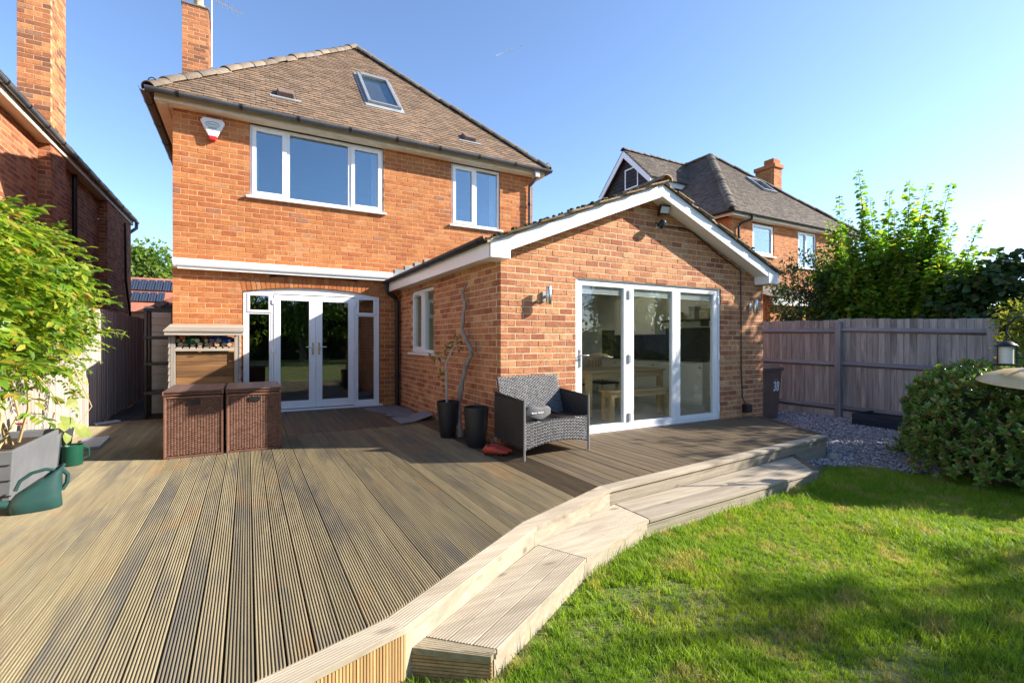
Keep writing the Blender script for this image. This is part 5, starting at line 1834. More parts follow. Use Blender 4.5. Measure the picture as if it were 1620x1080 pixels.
for sg in (-1, 1):
    V = [(DYR, DZR), (DYR + sg * 1.42, DZR - 1.42), (DYR + sg * 1.42, DZR - 1.66), (DYR, DZR - .27)]
    MB().prism(V if sg > 0 else V[::-1], DXP - .16, DXP - .13, 'x').build('bargeboard', M_UPVC, dorm)
    MB().box(DXP - .13, 16.0, DYR + sg * 1.36 - .02, DYR + sg * 1.36 + .02, DZR - 1.62, DZR - 1.40).build('fascia', M_UPVC, dorm)
    rp = MB().add([(DXP - .17, DYR, DZR + .03), (16.3, DYR, DZR + .03), (16.3, DYR + sg * 1.46, DZR - 1.43), (DXP - .17, DYR + sg * 1.46, DZR - 1.43)], [(0, 1, 2, 3)])
    rpo = rp.build('dormer_roof', M_TILE_GREY, dorm)
    us = Vector((1, 0, 0)) if sg < 0 else Vector((-1, 0, 0))
    vs_ = Vector((0, -sg, 1)).normalized()
    nn_ = Vector((0, sg, 1)).normalized()
    dt = MB()
    roof_tiles(rroof, (DXP - .18 if sg < 0 else 16.2, DYR + sg * 1.46, DZR - 1.42), us, vs_, nn_, lambda a, b: 0 < a < 3.45, 3.5, 2.06, .165, .1, M_TILE_GREY, seed=60 + sg)
hip_tiles(rroof, 'ridge_tile', (DXP - .18, DYR, DZR + .03), (16.2, DYR, DZR + .03), M_HIP_DARK, .12, .36, seed=12)
window_unit(dorm if False else rn, 'y', 13.38, 14.1, 7.1, 7.9, DXP - .02, [], (), False, M_GLASS_UP, 1, 'dormer_window')
# lean-to at the back of the neighbouring house
lt = thing('neighbour_lean_to', 'low brick lean-to with white fascia beyond the right fence', 'outbuilding', (13.6, 8.4, 0))
brick_wall(lt, 'wall', (11.9, 7.55), (1, 0), (0, -1), 3.8, 0.8, 2.2, CO, ST, M_BRICK, M_MORTAR, n_ind=12, seed=71)
MB().box(11.9, 15.7, 7.56, 9.2, -.3, .8).build('lower_wall', M_BRICK, lt)
MB().box(11.9, 12.0, 7.66, 9.28, .8, 2.2).build('end_wall', M_BRICK, lt)
MB().box(11.75, 15.8, 7.38, 7.4, 2.18, 2.36).build('fascia', M_UPVC, lt)
MB().add([(11.7, 7.34, 2.38), (15.85, 7.34, 2.38), (15.85, 9.28, 3.0), (11.7, 9.28, 3.0)], [(0, 1, 2, 3)]).build('roof', M_TILE_GREY, lt)

# ---------------------------------------------------------------- far street
far = thing('distant_house', 'distant red-roofed house carrying dark solar panels, seen down the side passage', 'house', (-6, 38, 0))
M_REDROOF = m_brick('red_roof', [(0, (.34, .12, .08)), (1, (.46, .19, .12))])
M_FARBRICK = m_brick('far_brick', [(0, (.38, .2, .12)), (1, (.5, .3, .18))])
MB().box(-12, 2.0, 36, 44, -.3, 3.05).build('wall', M_FARBRICK, far)
MB().add([(-12.3, 35.6, 3.0), (2.3, 35.6, 3.0), (2.3, 38.6, 5.35), (-12.3, 38.6, 5.35), (-12.3, 44, 3.0), (2.3, 44, 3.0)], [(0, 1, 2, 3), (3, 2, 5, 4), (1, 5, 2), (0, 3, 4)]).build('roof', M_REDROOF, far)
MB().prism([(-4.6, 3.0), (-1.2, 3.0), (-1.2, 3.1), (-2.9, 4.75), (-4.75, 3.05)], 34.2, 37, 'y').build('roof_gable', M_REDROOF, far)
MB().box(-4.3, -1.4, 34.4, 36, -.3, 3.0).build('bay_wall', M_FARBRICK, far)
wfar = MB().frame('x', -4.0, -2.6, 1.5, 2.75, .08, 34.36, 34.42).build('window', M_UPVC, far)
rect_glass('x', -3.92, -2.68, 1.58, 2.67, 34.39, 'pane', wfar, M_GLASS)
M_PV = m_plain('solar_panel', (.03, .032, .04), .15, .6, var=.1)
vf = Vector((0, 3.0, 2.35)).normalized()
nf = Vector((0, -vf.z, vf.y))
def pv(x0, n, w, b0, b1):
    for k in range(n):
        m = MB()
        V = [Vector((x, 35.6, 3.0)) + vf * b + nf * h for h in (.05, .12) for (x, b) in ((x0 + k * w, b0), (x0 + (k + 1) * w - .05, b0), (x0 + (k + 1) * w - .05, b1), (x0 + k * w, b1))]
        p = m.add(V, [(0, 3, 2, 1), (4, 5, 6, 7), (0, 1, 5, 4), (1, 2, 6, 5), (2, 3, 7, 6), (3, 0, 4, 7)]).build('solar_panel', M_PV, far)
        m = MB()
        for q in (.0, .33, .66):
            V = [Vector((x, 35.6, 3.0)) + vf * b + nf * h for h in (.121, .14) for (x, b) in ((x0 + (k + q) * w, b0), (x0 + (k + q) * w + .05, b0), (x0 + (k + q) * w + .05, b1), (x0 + (k + q) * w, b1))]
            m.add(V, [(0, 3, 2, 1), (4, 5, 6, 7), (0, 1, 5, 4), (1, 2, 6, 5), (2, 3, 7, 6), (3, 0, 4, 7)])
        m.build('panel_rail', M_STEEL, p)
pv(-6.4, 8, .42, 2.2, 3.4)
pv(-6.6, 5, .42, .95, 1.95)
# ---------------------------------------------------------------- rattan storage boxes
M_RATTAN = m_brick('brown_rattan', [(0, (.13, .062, .042)), (.5, (.185, .09, .06)), (1, (.24, .122, .082))], rough=.5, bump=.2, grain=(.85, 1.1))
M_RATTAN_D = m_plain('dark_rattan_core', (.05, .022, .016), .7, .3, var=.1)
M_LIDB = m_wood('brown_lid_slat', (.10, .058, .05), (.17, .105, .09), 'y', .45, None, 0, None, 12, .1)
def rattan_box(x0, x1, y0, y1, h, label):
    t = thing('rattan_storage_box', label, 'storage box', ((x0 + x1) / 2, (y0 + y1) / 2, 0), 'brown rattan storage boxes')
    MB().box(x0 + .012, x1 - .012, y0 + .012, y1 - .012, .012, h - .06).build('core', M_RATTAN_D, t)
    m = MB()
    for (O, u, n, W) in (((x0 + .006, y0 + .008, .03), (1, 0, 0), (0, -1, 0), x1 - x0 - .012), ((x0 + .008, y1 - .006, .03), (0, -1, 0), (-1, 0, 0), y1 - y0 - .012), ((x1 - .008, y0 + .006, .03), (0, 1, 0), (1, 0, 0), y1 - y0 - .012)):
        weave(m, O, u, (0, 0, 1), n, W, h - .10, .026, .0105, .006)
    stuff(m.build('woven_panels', M_RATTAN, t))
    f = MB().frame('x', x0, x1, .0, h - .058, .022, y0 - .003, y0 + .009)
    f.build('front_frame', M_RATTAN, t, bevel=.004)
    xm = (x0 + x1) / 2
    MB().box(xm - .055, xm + .055, y0 - .006, y0 + .004, h - .15, h - .10).build('hand_slot', M_BLACK, t)
    MB().frame('x', x0 - .008, x1 + .004, h - .045, h - .002, .012, y0 - .012, y0 + .0).build('lid_edge', M_RATTAN, t)
    MB().box(x0 - .006, x1 + .002, y0 + .001, y1, h - .045, h - .012).build('lid_frame', M_RATTAN, t)
    n = 6
    for k in range(n):
        a = x0 - .006 + (x1 - x0 + .008) * k / n
        MB().box(a + .001, a + (x1 - x0 + .008) / n - .001, y0 - .006, y1, h - .0115, h).build('lid_slat', M_LIDB, t)
    return t
rattan_box(-.775, -.235, 6.16, 7.05, .715, 'sunlit brown rattan storage box on the left of the pair')
rattan_box(-.205, .345, 6.18, 7.05, .715, 'shaded brown rattan storage box on the right of the pair')

# ---------------------------------------------------------------- log store
M_GREYWOOD = m_wood('grey_log_store_wood', (.27, .235, .195), (.46, .40, .34), 'z', .85, (.16, .13, .1), .5, None, 22, .4)
M_GREYWOODX = m_wood('grey_roof_plank', (.30, .26, .21), (.48, .42, .35), 'x', .85, (.16, .13, .1), .5, None, 22, .4)
M_BOARDB = m_wood('rough_orange_board', (.15, .075, .03), (.33, .17, .07), 'x', .8, (.08, .04, .02), .85, None, 7, .4, True)
ls = thing('log_store', 'weathered grey timber log store standing against the house wall', 'log store', (-.55, 8.85, 0))
LX0, LX1, LY0, LY1 = -1.0, -.12, 8.62, 9.22
for x in (LX0, LX1 - .06):
    MB().box(x, x + .06, LY0, LY0 + .045, 0, 1.36).build('post', M_GREYWOOD, ls, bevel=.004)
    MB().box(x, x + .06, LY1 - .05, LY1, 0, 1.45).build('post', M_GREYWOOD, ls, bevel=.004)
for k in range(13):
    for x in (LX0 - .016, LX1 + .001):
        z = .05 + k * .1
        sg = -1 if x < -.5 else 1
        V = [(x + (0 if sg < 0 else 0), LY0 + .0, z), (x + .015, LY0, z), (x + .015, LY1, z), (x, LY1, z)]
        m = MB().add([(x - (.012 if sg < 0 else 0), LY0 - .005, z), (x + .015 + (.012 if sg > 0 else 0), LY0 - .005, z), (x + .015 + (.012 if sg > 0 else 0), LY1, z), (x - (.012 if sg < 0 else 0), LY1, z),
                      (x, LY0 - .005, z + .092), (x + .015, LY0 - .005, z + .092), (x + .015, LY1, z + .092), (x, LY1, z + .092)],
                     [(0, 3, 2, 1), (4, 5, 6, 7), (0, 1, 5, 4), (1, 2, 6, 5), (2, 3, 7, 6), (3, 0, 4, 7)])
        m.build('side_slat', M_GREYWOOD, ls)
for k in range(4):
    y0, y1 = LY0 - .12 + k * .19, LY0 - .12 + k * .19 + .185
    za = 1.385 + k * .028
    MB().add([(LX0 - .07, y0, za), (LX1 + .07, y0, za), (LX1 + .07, y1, za + .026), (LX0 - .07, y1, za + .026),
              (LX0 - .07, y0, za + .022), (LX1 + .07, y0, za + .022), (LX1 + .07, y1, za + .048), (LX0 - .07, y1, za + .048)],
             [(0, 3, 2, 1), (4, 5, 6, 7), (0, 1, 5, 4), (1, 2, 6, 5), (2, 3, 7, 6), (3, 0, 4, 7)]).build('roof_plank', M_GREYWOODX, ls)
MB().box(LX0 - .06, LX1 + .06, LY0 - .105, LY0 - .085, 1.335, 1.384).build('front_trim', M_GREYWOODX, ls)
for x in (LX0 + .02, -.58, LX1 - .06):
    MB().box(x, x + .035, LY0 - .08, LY1, 1.325, 1.362).build('rafter', M_GREYWOODX, ls)
for k in range(9):
    x = LX0 + .075 + k * .086
    MB().box(x, x + .06, LY0, LY1 - .06, 1.135, 1.155).build('shelf_slat', M_GREYWOODX, ls)
MB().box(LX0 + .06, LX1 - .06, LY0 + .001, LY0 + .03, 1.095, 1.134).build('shelf_rail', M_GREYWOODX, ls)
for k, (za, zb) in enumerate(((.0, .42), (.425, .70), (.705, .93), (.935, 1.075))):
    MB().box(LX0 + .065, LX1 - .065, LY0 + .05, LY0 + .068, za, zb).build('front_board', M_BOARDB, ls, bevel=.003)
M_LOG = m_brick('split_log', [(0, (.3, .2, .11)), (.5, (.45, .33, .2)), (1, (.55, .44, .3))])
lr_ = random.Random(2)
for k in range(17):
    x = LX0 + .1 + (k % 9) * .084 + lr_.uniform(-.02, .02)
    z = 1.158 + .035 + (.06 if k >= 9 else 0)
    rr = lr_.uniform(.028, .042)
    pts = [(rr * math.cos(a) * lr_.uniform(.8, 1.1), rr * math.sin(a) * lr_.uniform(.8, 1.0)) for a in [2 * math.pi * q / 7 for q in range(7)]]
    lo = MB().prism([(x + p, z + q) for p, q in pts], LY0 + .0 + lr_.uniform(0, .08), LY1 - .1, 'y').build('log', M_LOG)
    tag(lo, 'split firewood log on the shelf under the log store roof', 'log', 'firewood on the log store shelf')
def crumple(name, c, r_, seed, mat, label, cat):
    g = np.random.default_rng(seed)
    N, K = 22, 12
    V = []
    for i in range(K + 1):
        ph = math.pi * i / K
        for k in range(N):
            a = 2 * math.pi * k / N
            rr = 1 + .14 * math.sin(5 * a + 3 * ph + seed) + .12 * math.sin(9 * ph - 4 * a) + .06 * g.normal()
            V.append((c[0] + r_[0] * rr * math.sin(ph) * math.cos(a), c[1] + r_[1] * rr * math.sin(ph) * math.sin(a), c[2] + r_[2] * max(-.75, rr * math.cos(ph))))
    F = [(i * N + k, i * N + (k + 1) % N, (i + 1) * N + (k + 1) % N, (i + 1) * N + k) for i in range(K) for k in range(N)]
    return tag(MB().add(V, F).build(name, mat), label, cat)
crumple('garden_net', (-.72, 8.74, 1.245), (.12, .1, .075), 3, m_brick('green_net', [(0, (.01, .10, .04)), (1, (.03, .2, .09))], speck=.5, speck_col=(.005, .03, .015)), 'bundle of green garden netting lying on the stacked logs', 'netting')
crumple('plastic_bag', (-.36, 8.74, 1.265), (.2, .1, .05), 8, m_plain('blue_plastic', (.01, .06, .32), .3, .5), 'crumpled blue plastic bag lying on the stacked logs', 'bag')

# ---------------------------------------------------------------- shelving rack and store in the side passage
rk = thing('shelf_rack', 'black plastic four-tier shelving rack at the left corner of the house', 'shelving', (-1.28, 9.95, -.04))
for x in (-1.46, -1.10):
    for y in (9.78, 10.12):
        MB().tube([(x, y, -.04), (x, y, 1.78)], .026, 8).build('post', M_BLACK, rk)
for z in (.36, .84, 1.28, 1.74):
    m = MB().frame('x', -1.49, -1.07, z, z + .05, .03, 9.74, 10.16)
    for k in range(6):
        m.box(-1.46 + k * .07, -1.46 + k * .07 + .04, 9.75, 10.15, z + .02, z + .045)
    m.build('shelf', M_BLACK, rk, bevel=.004)
crumple('tangled_wire', (-1.24, 9.92, 1.84), (.14, .1, .07), 5, m_plain('dark_mesh', (.08, .08, .085), .6), 'dark tangled netting on top of the black shelving rack', 'netting')
st = thing('garden_store', 'pale grey board-sided storage cupboard behind the black shelving rack', 'cupboard', (-1.3, 10.9, -.04))
M_STORE = m_plain('pale_store_board', (.42, .43, .41), .6, .3, var=.08)
MB().box(-1.52, -1.07, 10.5, 11.2, -.04, 1.80).build('carcass', M_STORE, st)
for k in range(14):
    MB().box(-1.51, -1.075, 10.48, 10.499, .03 + k * .125, .03 + k * .125 + .118).build('board', M_STORE, st, bevel=.004)
MB().box(-1.56, -1.512, 10.46, 10.52, -.04, 1.82).build('corner_post', M_STORE, st)
MB().box(-1.58, -1.06, 10.44, 11.24, 1.821, 1.86).build('lid', M_STORE, st)
bk_ = MB().box(-1.12, -1.06, 9.45, 9.62, -.04, .16).build('concrete_block', m_plain('concrete_block_grey', (.33, .31, .28), .9, .2), None, bevel=.01)
tag(bk_, 'small grey concrete block on the ground by the shelving rack', 'block')

# ---------------------------------------------------------------- rattan bench
M_GRATTAN = m_brick('grey_rattan', [(0, (.15, .148, .15)), (.5, (.21, .208, .21)), (1, (.27, .265, .267))], rough=.32, bump=.1, grain=(.9, 1.08))
M_GRATTAN_D = m_plain('black_rattan_core', (.018, .018, .02), .55, .3, var=.1)
M_TUBE = m_plain('grey_tube', (.22, .22, .22), .4, .5, .3)
bn = thing('rattan_bench', 'grey woven rattan two-seat garden bench against the gable wall', 'bench', (2.98, 4.6, 0))
BX0, BX1, BY0, BY1 = 2.50, 3.455, 4.255, 4.93
SK = .13 / .95                                    # the bench stands slightly askew
def bp(x, y, z):
    return Vector((x, y + (x - BX0) * SK * .9, z))
wv = MB()
core = MB()
# seat
core.add([bp(BX0 + .04, BY0, .36), bp(BX1 - .04, BY0, .36), bp(BX1 - .04, BY1 - .16, .36), bp(BX0 + .04, BY1 - .16, .36), bp(BX0 + .04, BY0, .395), bp(BX1 - .04, BY0, .395), bp(BX1 - .04, BY1 - .16, .385), bp(BX0 + .04, BY1 - .16, .385)],
         [(0, 3, 2, 1), (4, 5, 6, 7), (0, 1, 5, 4), (1, 2, 6, 5), (2, 3, 7, 6), (3, 0, 4, 7)])
core.build('seat', M_GRATTAN_D, bn)
ux = (bp(1, 0, 0) - bp(0, 0, 0)).normalized()
nx = Vector((ux.y, -ux.x, 0))
# front apron with a shallow curved bottom
ap = MB()
Wb = (bp(BX1, 0, 0) - bp(BX0, 0, 0)).length - .05
nu, nv = 40, 15
cu = Wb / nu
for i in range(nu):
    s = (i + .5) / nu
    zb = .10 + .055 * (1 - (2 * s - 1) ** 2)
    ztop = .395
    N = int((ztop - zb) / .016)
    O = bp(BX0, BY0, 0) + ux * (.025 + i * cu) + nx * .004
    weave(ap, O + Vector((0, 0, zb + (.008 if i % 2 else 0))), ux, (0, 0, 1), nx, cu, N * .016, cu * 1.0, .016, .008)
stuff(ap.build('front_apron', M_GRATTAN, bn))
bb_ = MB()
pts = [(0, .395), (Wb, .395)] + [(Wb * (1 - i / 16), .10 + .055 * (1 - (2 * (1 - i / 16) - 1) ** 2)) for i in range(17)]
V = [bp(BX0, BY0, 0) + ux * (.025 + s) + Vector((0, 0, z)) - nx * .004 for s, z in pts]
bb_.add(V, [tuple(range(len(V)))])
bb_.build('apron_core', M_GRATTAN_D, bn)
# back, leaning
bkv = Vector((0, .16, .52)).normalized()
O = bp(BX0 + .02, BY1 - .20, .38)
m = MB()
Hb = .47
weave(m, O + Vector((0, -.004, 0)), ux, bkv, ux.cross(bkv) * 1.0, Wb - .0, Hb, .0243, .016, .008)
stuff(m.build('backrest', M_GRATTAN, bn))
V = [O, O + ux * Wb, O + ux * Wb + bkv * Hb, O + bkv * Hb]
bm_ = MB().add([v + Vector((0, .012, 0)) for v in V] + [v + Vector((0, .03, 0)) for v in V], [(0, 1, 2, 3), (7, 6, 5, 4), (0, 4, 5, 1), (1, 5, 6, 2), (2, 6, 7, 3), (3, 7, 4, 0)])
bm_.build('backrest_core', M_GRATTAN_D, bn)
# arms
for (x, nm) in ((BX0, -1), (BX1 - .0, 1)):
    pf, pb = bp(x, BY0 - .004, 0), bp(x, BY1 - .02, 0)
    side = [(pf, .10), (pf, .625), (pb, .665), (pb, .16)]
    ax = ux * (.028 * -nm)
    V = [p + Vector((0, 0, z)) for p, z in side] + [p + Vector((0, 0, z)) + ax for p, z in side]
    MB().add(V, [(0, 1, 2, 3), (7, 6, 5, 4), (0, 4, 5, 1), (1, 5, 6, 2), (2, 6, 7, 3), (3, 7, 4, 0)]).build('arm_panel', M_GRATTAN_D, bn, bevel=.004)
    ua = (pb - pf)
    La = ua.length
    ua.normalize()
    m = MB()
    for sd in (0, 1):
        off = (ux * (.003 * nm)) if sd == 0 else ax - ux * (.003 * nm)
        nrm2 = ux * nm if sd == 0 else ux * -nm
        weave(m, pf + off + Vector((0, 0, .14)), ua, (0, 0, 1), nrm2, La, .48, .03, .016, .004)
    stuff(m.build('arm_weave', m_plain('dark_grey_rattan', (.035, .035, .037), .4, .4, var=.15), bn))
    for (p, z1) in ((pf, .635), (pb, .67)):
        q = p + ax * .5
        MB().tube([q + Vector((0, 0, 0)), q + Vector((0, 0, z1))], .0125, 8).build('leg', M_TUBE, bn, True)
bag = thing('folded_bag', 'folded grey fabric bag with white lettering on the rattan bench', 'bag', (2.72, 4.5, .4))
V, F = [], []
N = 22
for i in range(13):
    v = i / 12
    for k in range(N):
        a = 2 * math.pi * k / N
        sx = abs(math.cos(a)) ** .3 * math.copysign(1, math.cos(a))
        sz = abs(math.sin(a)) ** .35 * math.copysign(1, math.sin(a))
        e = math.sin(math.pi * min(max(v, .03), .97)) ** .3
        p = bp(2.58 + .34 * v, BY0 + .10 + sx * .075 * e, .40 + .075 + sz * .072 * e + .01 * math.sin(v * 9))
        V.append(p)
for i in range(12):
    for k in range(N):
        F.append((i * N + k, i * N + (k + 1) % N, (i + 1) * N + (k + 1) % N, (i + 1) * N + k))
F += [tuple(range(N))[::-1], tuple(range(12 * N, 13 * N))]
M_BAG = m_plain('grey_fabric', (.11, .11, .115), .7, .2, var=.15, nscale=20, bump=.4, bscale=150)
MB().add(V, F).build('body', M_BAG, bag, True)
lt_ = MB()
for k in range(13):
    if k == 6:
        continue
    hgt = .018 if k in (0, 7) else .011
    p = bp(2.635 + k * .0125, BY0 + .0225, .475)
    lt_.obox(p + Vector((0, .0, hgt / 2)), (.008, .003, hgt), Matrix.Identity(3))
lt_.build('lettering', m_plain('white_lettering', (.75, .75, .75), .6), bag)
V = [bp(2.93, BY0 + .22, .40), bp(2.97, BY0 + .34, .52), bp(3.06, BY0 + .16, .41), bp(3.10, BY0 + .30, .405), bp(2.99, BY0 + .18, .49)]
fp = MB()
r0 = [bp(2.90 + .05 * i, BY0 + .26 - .02 * i, .50 - .024 * i + .01 * math.sin(i * 2)) for i in range(5)]
r1 = [bp(2.93 + .05 * i, BY0 + .10 - .01 * i, .49 - .022 * i) for i in range(5)]
fp.add(r0 + r1 + [v + Vector((0, 0, .006)) for v in r0] + [v + Vector((0, 0, .006)) for v in r1],
       [(i, i + 1, i + 6, i + 5) for i in range(4)] + [(i + 10, i + 15, i + 16, i + 11) for i in range(4)] + [(i + 5, i + 6, i + 16, i + 15) for i in range(4)] + [(0, 5, 15, 10), (4, 14, 19, 9)])
fp.build('flap', M_BLACK, bag)

# ---------------------------------------------------------------- pots, sapling, branch, boots
M_POTB = m_plain('matt_black_pot', (.022, .022, .024), .5, .4, var=.2, nscale=8)
M_POTSOIL = m_plain('potting_soil', (.05, .035, .025), .95, .1, var=.4, nscale=40)
def tall_pot(x, y, r0, r1, h, label):
    t = thing('plant_pot', label, 'plant pot', (x, y, 0), 'tall black plant pots')
    MB().lathe([(.001, 0), (r0 * .96, 0), (r0, .01), (r0 + (r1 - r0) * .55, h * .45), (r1 * .985, h * .93), (r1, h * .98), (r1, h), (r1 - .012, h), (r1 - .016, h - .06)], 32, (x, y, 0)).build('pot', M_POTB, t, True)
    MB().lathe([(r1 - .014, h - .05), (.001, h - .04)], 24, (x, y, 0)).build('soil', M_POTSOIL, t)
    return t
tall_pot(2.275, 5.80, .095, .145, .47, 'tall black plant pot holding a thin sapling by the side wall')
tall_pot(2.37, 5.13, .105, .15, .47, 'empty tall black plant pot nearest the wall corner')
M_BARKP = m_wood('pale_sapling_bark', (.38, .32, .24), (.55, .48, .38), 'z', .8, None, 0, None, 20, .3)
sap = thing('sapling', 'thin pale-stemmed sapling with sparse leaves in the left black pot', 'sapling', (2.275, 5.80, .43))
MB().tube([(2.27, 5.82, .42), (2.265, 5.83, .75), (2.26, 5.83, .98)], [.019, .017, .014], 8).build('stem', M_BARKP, sap, True)
MB().tube([(2.26, 5.83, .97), (2.32, 5.78, 1.12), (2.38, 5.72, 1.32)], [.013, .010, .006], 7).build('branch', M_BARKP, sap, True)
MB().tube([(2.26, 5.83, .97), (2.19, 5.86, 1.04), (2.12, 5.9, 1.10)], [.011, .008, .004], 7).build('branch', M_BARKP, sap, True)
g = np.random.default_rng(3)
C = np.array([(2.33, 5.76, 1.16), (2.38, 5.72, 1.28), (2.36, 5.74, 1.22), (2.13, 5.9, 1.08), (2.17, 5.87, 1.05), (2.22, 5.86, .8), (2.2, 5.85, .9), (2.23, 5.86, .7), (2.40, 5.72, 1.2), (2.28, 5.8, 1.12)])
P = np.repeat(C, 6, axis=0) + g.normal(0, .035, (60, 3))
A = leaf_mats(P, unit(g.normal(size=(60, 3)) + np.array([0, 0, -.6])), unit(g.normal(size=(60, 3)) + np.array([0, 0, 1.2])), g.uniform(.05, .095, 60))
M_SAPLEAF = m_leaf('sapling_leaf', [(0, (.05, .10, .02)), (.7, (.10, .15, .03)), (1, (.30, .20, .03))])
add_leaves(sap, A, LEAF_LANCE, M_SAPLEAF, 'leaves', n_ind=60 - 1)
M_DRIFT = m_wood('bleached_branch', (.20, .165, .135), (.42, .37, .32), 'z', .85, (.07, .05, .04), .6, None, 16, .6)
bra = thing('leaning_branch', 'tall crooked bleached branch leaning on the extension side wall', 'branch', (2.45, 5.6, 0))
def wpt(px, py, X):
    dx, dz = (px - 810) / 752, (539 - py) / 752
    d = Vector((S_ + dx * C_, C_ - dx * S_, dz))
    t_ = X / d.x
    return Vector((X, d.y * t_, 1.25 + d.z * t_))
pl = [(729, 698, 2.40), (727, 672, 2.42), (726, 640, 2.45), (731, 605, 2.48), (738, 575, 2.51), (746, 560, 2.53), (745, 552, 2.535), (737, 537, 2.545), (731, 520, 2.55), (733, 500, 2.56), (736, 480, 2.57), (732, 463, 2.575), (734, 455, 2.58)]
bpts = [wpt(*p) for p in pl]
bpts[0].z = 0.0
fine = []
for i in range(len(bpts) - 1):
    for q in range(4):
        fine.append(bpts[i].lerp(bpts[i + 1], q / 4) + Vector((rnd.uniform(-.004, .004), rnd.uniform(-.004, .004), 0)))
fine.append(bpts[-1])
MB().tube(fine, [.036 - .014 * i / len(fine) + .004 * math.sin(i * 1.3) for i in range(len(fine))], 9).build('stem', M_DRIFT, bra, True)
MB().tube([fine[-3], wpt(737, 452, 2.57), wpt(740, 446, 2.56)], [.016, .011, .006], 7).build('fork', M_DRIFT, bra, True)
MB().tube([fine[24], wpt(748, 555, 2.50), wpt(751, 551, 2.48)], [.014, .01, .006], 7).build('knob', M_DRIFT, bra, True)
sp_ = thing('small_pot', 'small low black pot between the two tall black pots', 'plant pot', (2.42, 5.45, 0))
MB().lathe([(.001, 0), (.07, 0), (.085, .13), (.092, .135), (.09, .15), (.075, .15), (.07, .1), (.001, .1)], 24, (2.43, 5.42, 0)).build('pot', M_POTB, sp_, True)
M_RED = m_brick('worn_red_leather', [(0, (.48, .05, .03)), (1, (.62, .09, .05))], speck=.6, speck_col=(.12, .07, .05), rough=.5, bump=.3)
for k, (x, y, a, lab) in enumerate(((2.36, 4.63, .5, 'worn red football boot on the left of the pair on the deck'), (2.46, 4.70, .25, 'worn red football boot on the right of the pair, nearer the bench'))):
    t = thing('football_boot', lab, 'shoe', (x, y, 0), 'pair of red boots by the bench')
    V, F = [], []
    secs = [(-.125, .026, .055, .02), (-.10, .035, .085, .018), (-.05, .036, .09, .018), (0.0, .036, .072, .018), (.05, .044, .055, .018), (.10, .042, .045, .018), (.135, .026, .036, .02), (.15, .006, .028, .024)]
    N = 12
    ca, sa = math.cos(a - 1.2), math.sin(a - 1.2)
    for (s, w, h, z0) in secs:
        for q in range(N):
            b = 2 * math.pi * q / N
            lx, ly, lz = s, w * 1.15 * math.cos(b), z0 + h * .55 + h * .55 * math.sin(b)
            V.append((x + lx * ca - ly * sa, y + lx * sa + ly * ca, lz))
    for i in range(len(secs) - 1):
        for q in range(N):
            F.append((i * N + q, i * N + (q + 1) % N, (i + 1) * N + (q + 1) % N, (i + 1) * N + q))
    F += [tuple(range(N))[::-1], tuple(range((len(secs) - 1) * N, len(secs) * N))]
    MB().add(V, F).build('upper', M_RED, t, True)
    MB().lathe([(.028, .098), (.031, .11), (.026, .112), (.022, .095), (.001, .085)], 12, (x - .06 * ca, y - .06 * sa, 0)).build('collar', M_BLACK, t)
    st_ = MB()
    for (s, w) in ((-.10, .02), (-.10, -.02), (.05, .026), (.05, -.026), (.10, .022), (.10, -.022)):
        px_, py_ = x + s * ca - w * sa, y + s * sa + w * ca
        st_.lathe([(.007, 0.0), (.009, .022), (.001, .022)], 8, (px_, py_, 0))
    st_.build('studs', M_BLACK, t)
# slates lying by the wall
M_SLATE = m_plain('blue_grey_slate', (.155, .175, .205), .55, .4, var=.2, nscale=12, bump=.5, bscale=40)
def slab(name, poly, z0, z1, mat, label, cat, bend=None, group=None):
    n = len(poly)
    V = [(x, y, z0 + (bend(x, y) if bend else 0)) for x, y in poly] + [(x, y, z1 + (bend(x, y) if bend else 0)) for x, y in poly]
    F = [tuple(range(n))[::-1], tuple(range(n, 2 * n))] + [(i, (i + 1) % n, (i + 1) % n + n, i + n) for i in range(n)]
    return tag(MB().add(V, F).build(name, mat), label, cat, group)
slab('slate_sheet', [(1.90, 9.02), (1.84, 8.75), (2.0, 8.3), (2.25, 7.95), (2.33, 8.05), (2.52, 7.95), (2.57, 8.5), (2.5, 9.05)], .002, .016, M_SLATE, 'flat broken grey slate sheet on the deck beside the downpipe', 'slate', None, 'grey slates by the side wall')
ss_ = slab('slate_offcut', [(2.06, 8.02), (1.97, 7.85), (2.2, 7.62), (2.42, 7.55), (2.50, 7.85), (2.33, 7.98)], .017, .027, M_SLATE, 'small slate piece lying across the flat broken slate sheet', 'slate', None, 'grey slates by the side wall')
mm = MB()
V, F = [], []
for i in range(11):
    s = i / 10
    x = 2.02 + .58 * s
    z = .004 + .075 * max(0, s - .35) ** 1.3 * 1.6
    for (y_, w) in ((7.05 + .2 * s, 0), (7.68 + .05 * s, 0)):
        V += [(x, y_, z), (x, y_, z + .008)]
for i in range(10):
    b = 4 * i
    F += [(b + 1, b + 5, b + 7, b + 3), (b, b + 2, b + 6, b + 4), (b, b + 4, b + 5, b + 1), (b + 2, b + 3, b + 7, b + 6)]
F += [(0, 1, 3, 2), (40, 42, 43, 41)]
tag(mm.add(V, F).build('rubber_mat', m_plain('curled_grey_mat', (.23, .245, .275), .6, .3, var=.1)), 'grey rubber mat with its edge curling up against the side wall', 'mat')
slab('paving_slab', [(-1.70, 7.12), (-1.50, 7.16), (-1.54, 7.85), (-1.80, 7.84)], .002, .03, m_plain('grey_slab', (.25, .26, .29), .7, .3, var=.1), 'grey square slab lying on the deck behind the green jug', 'slab')
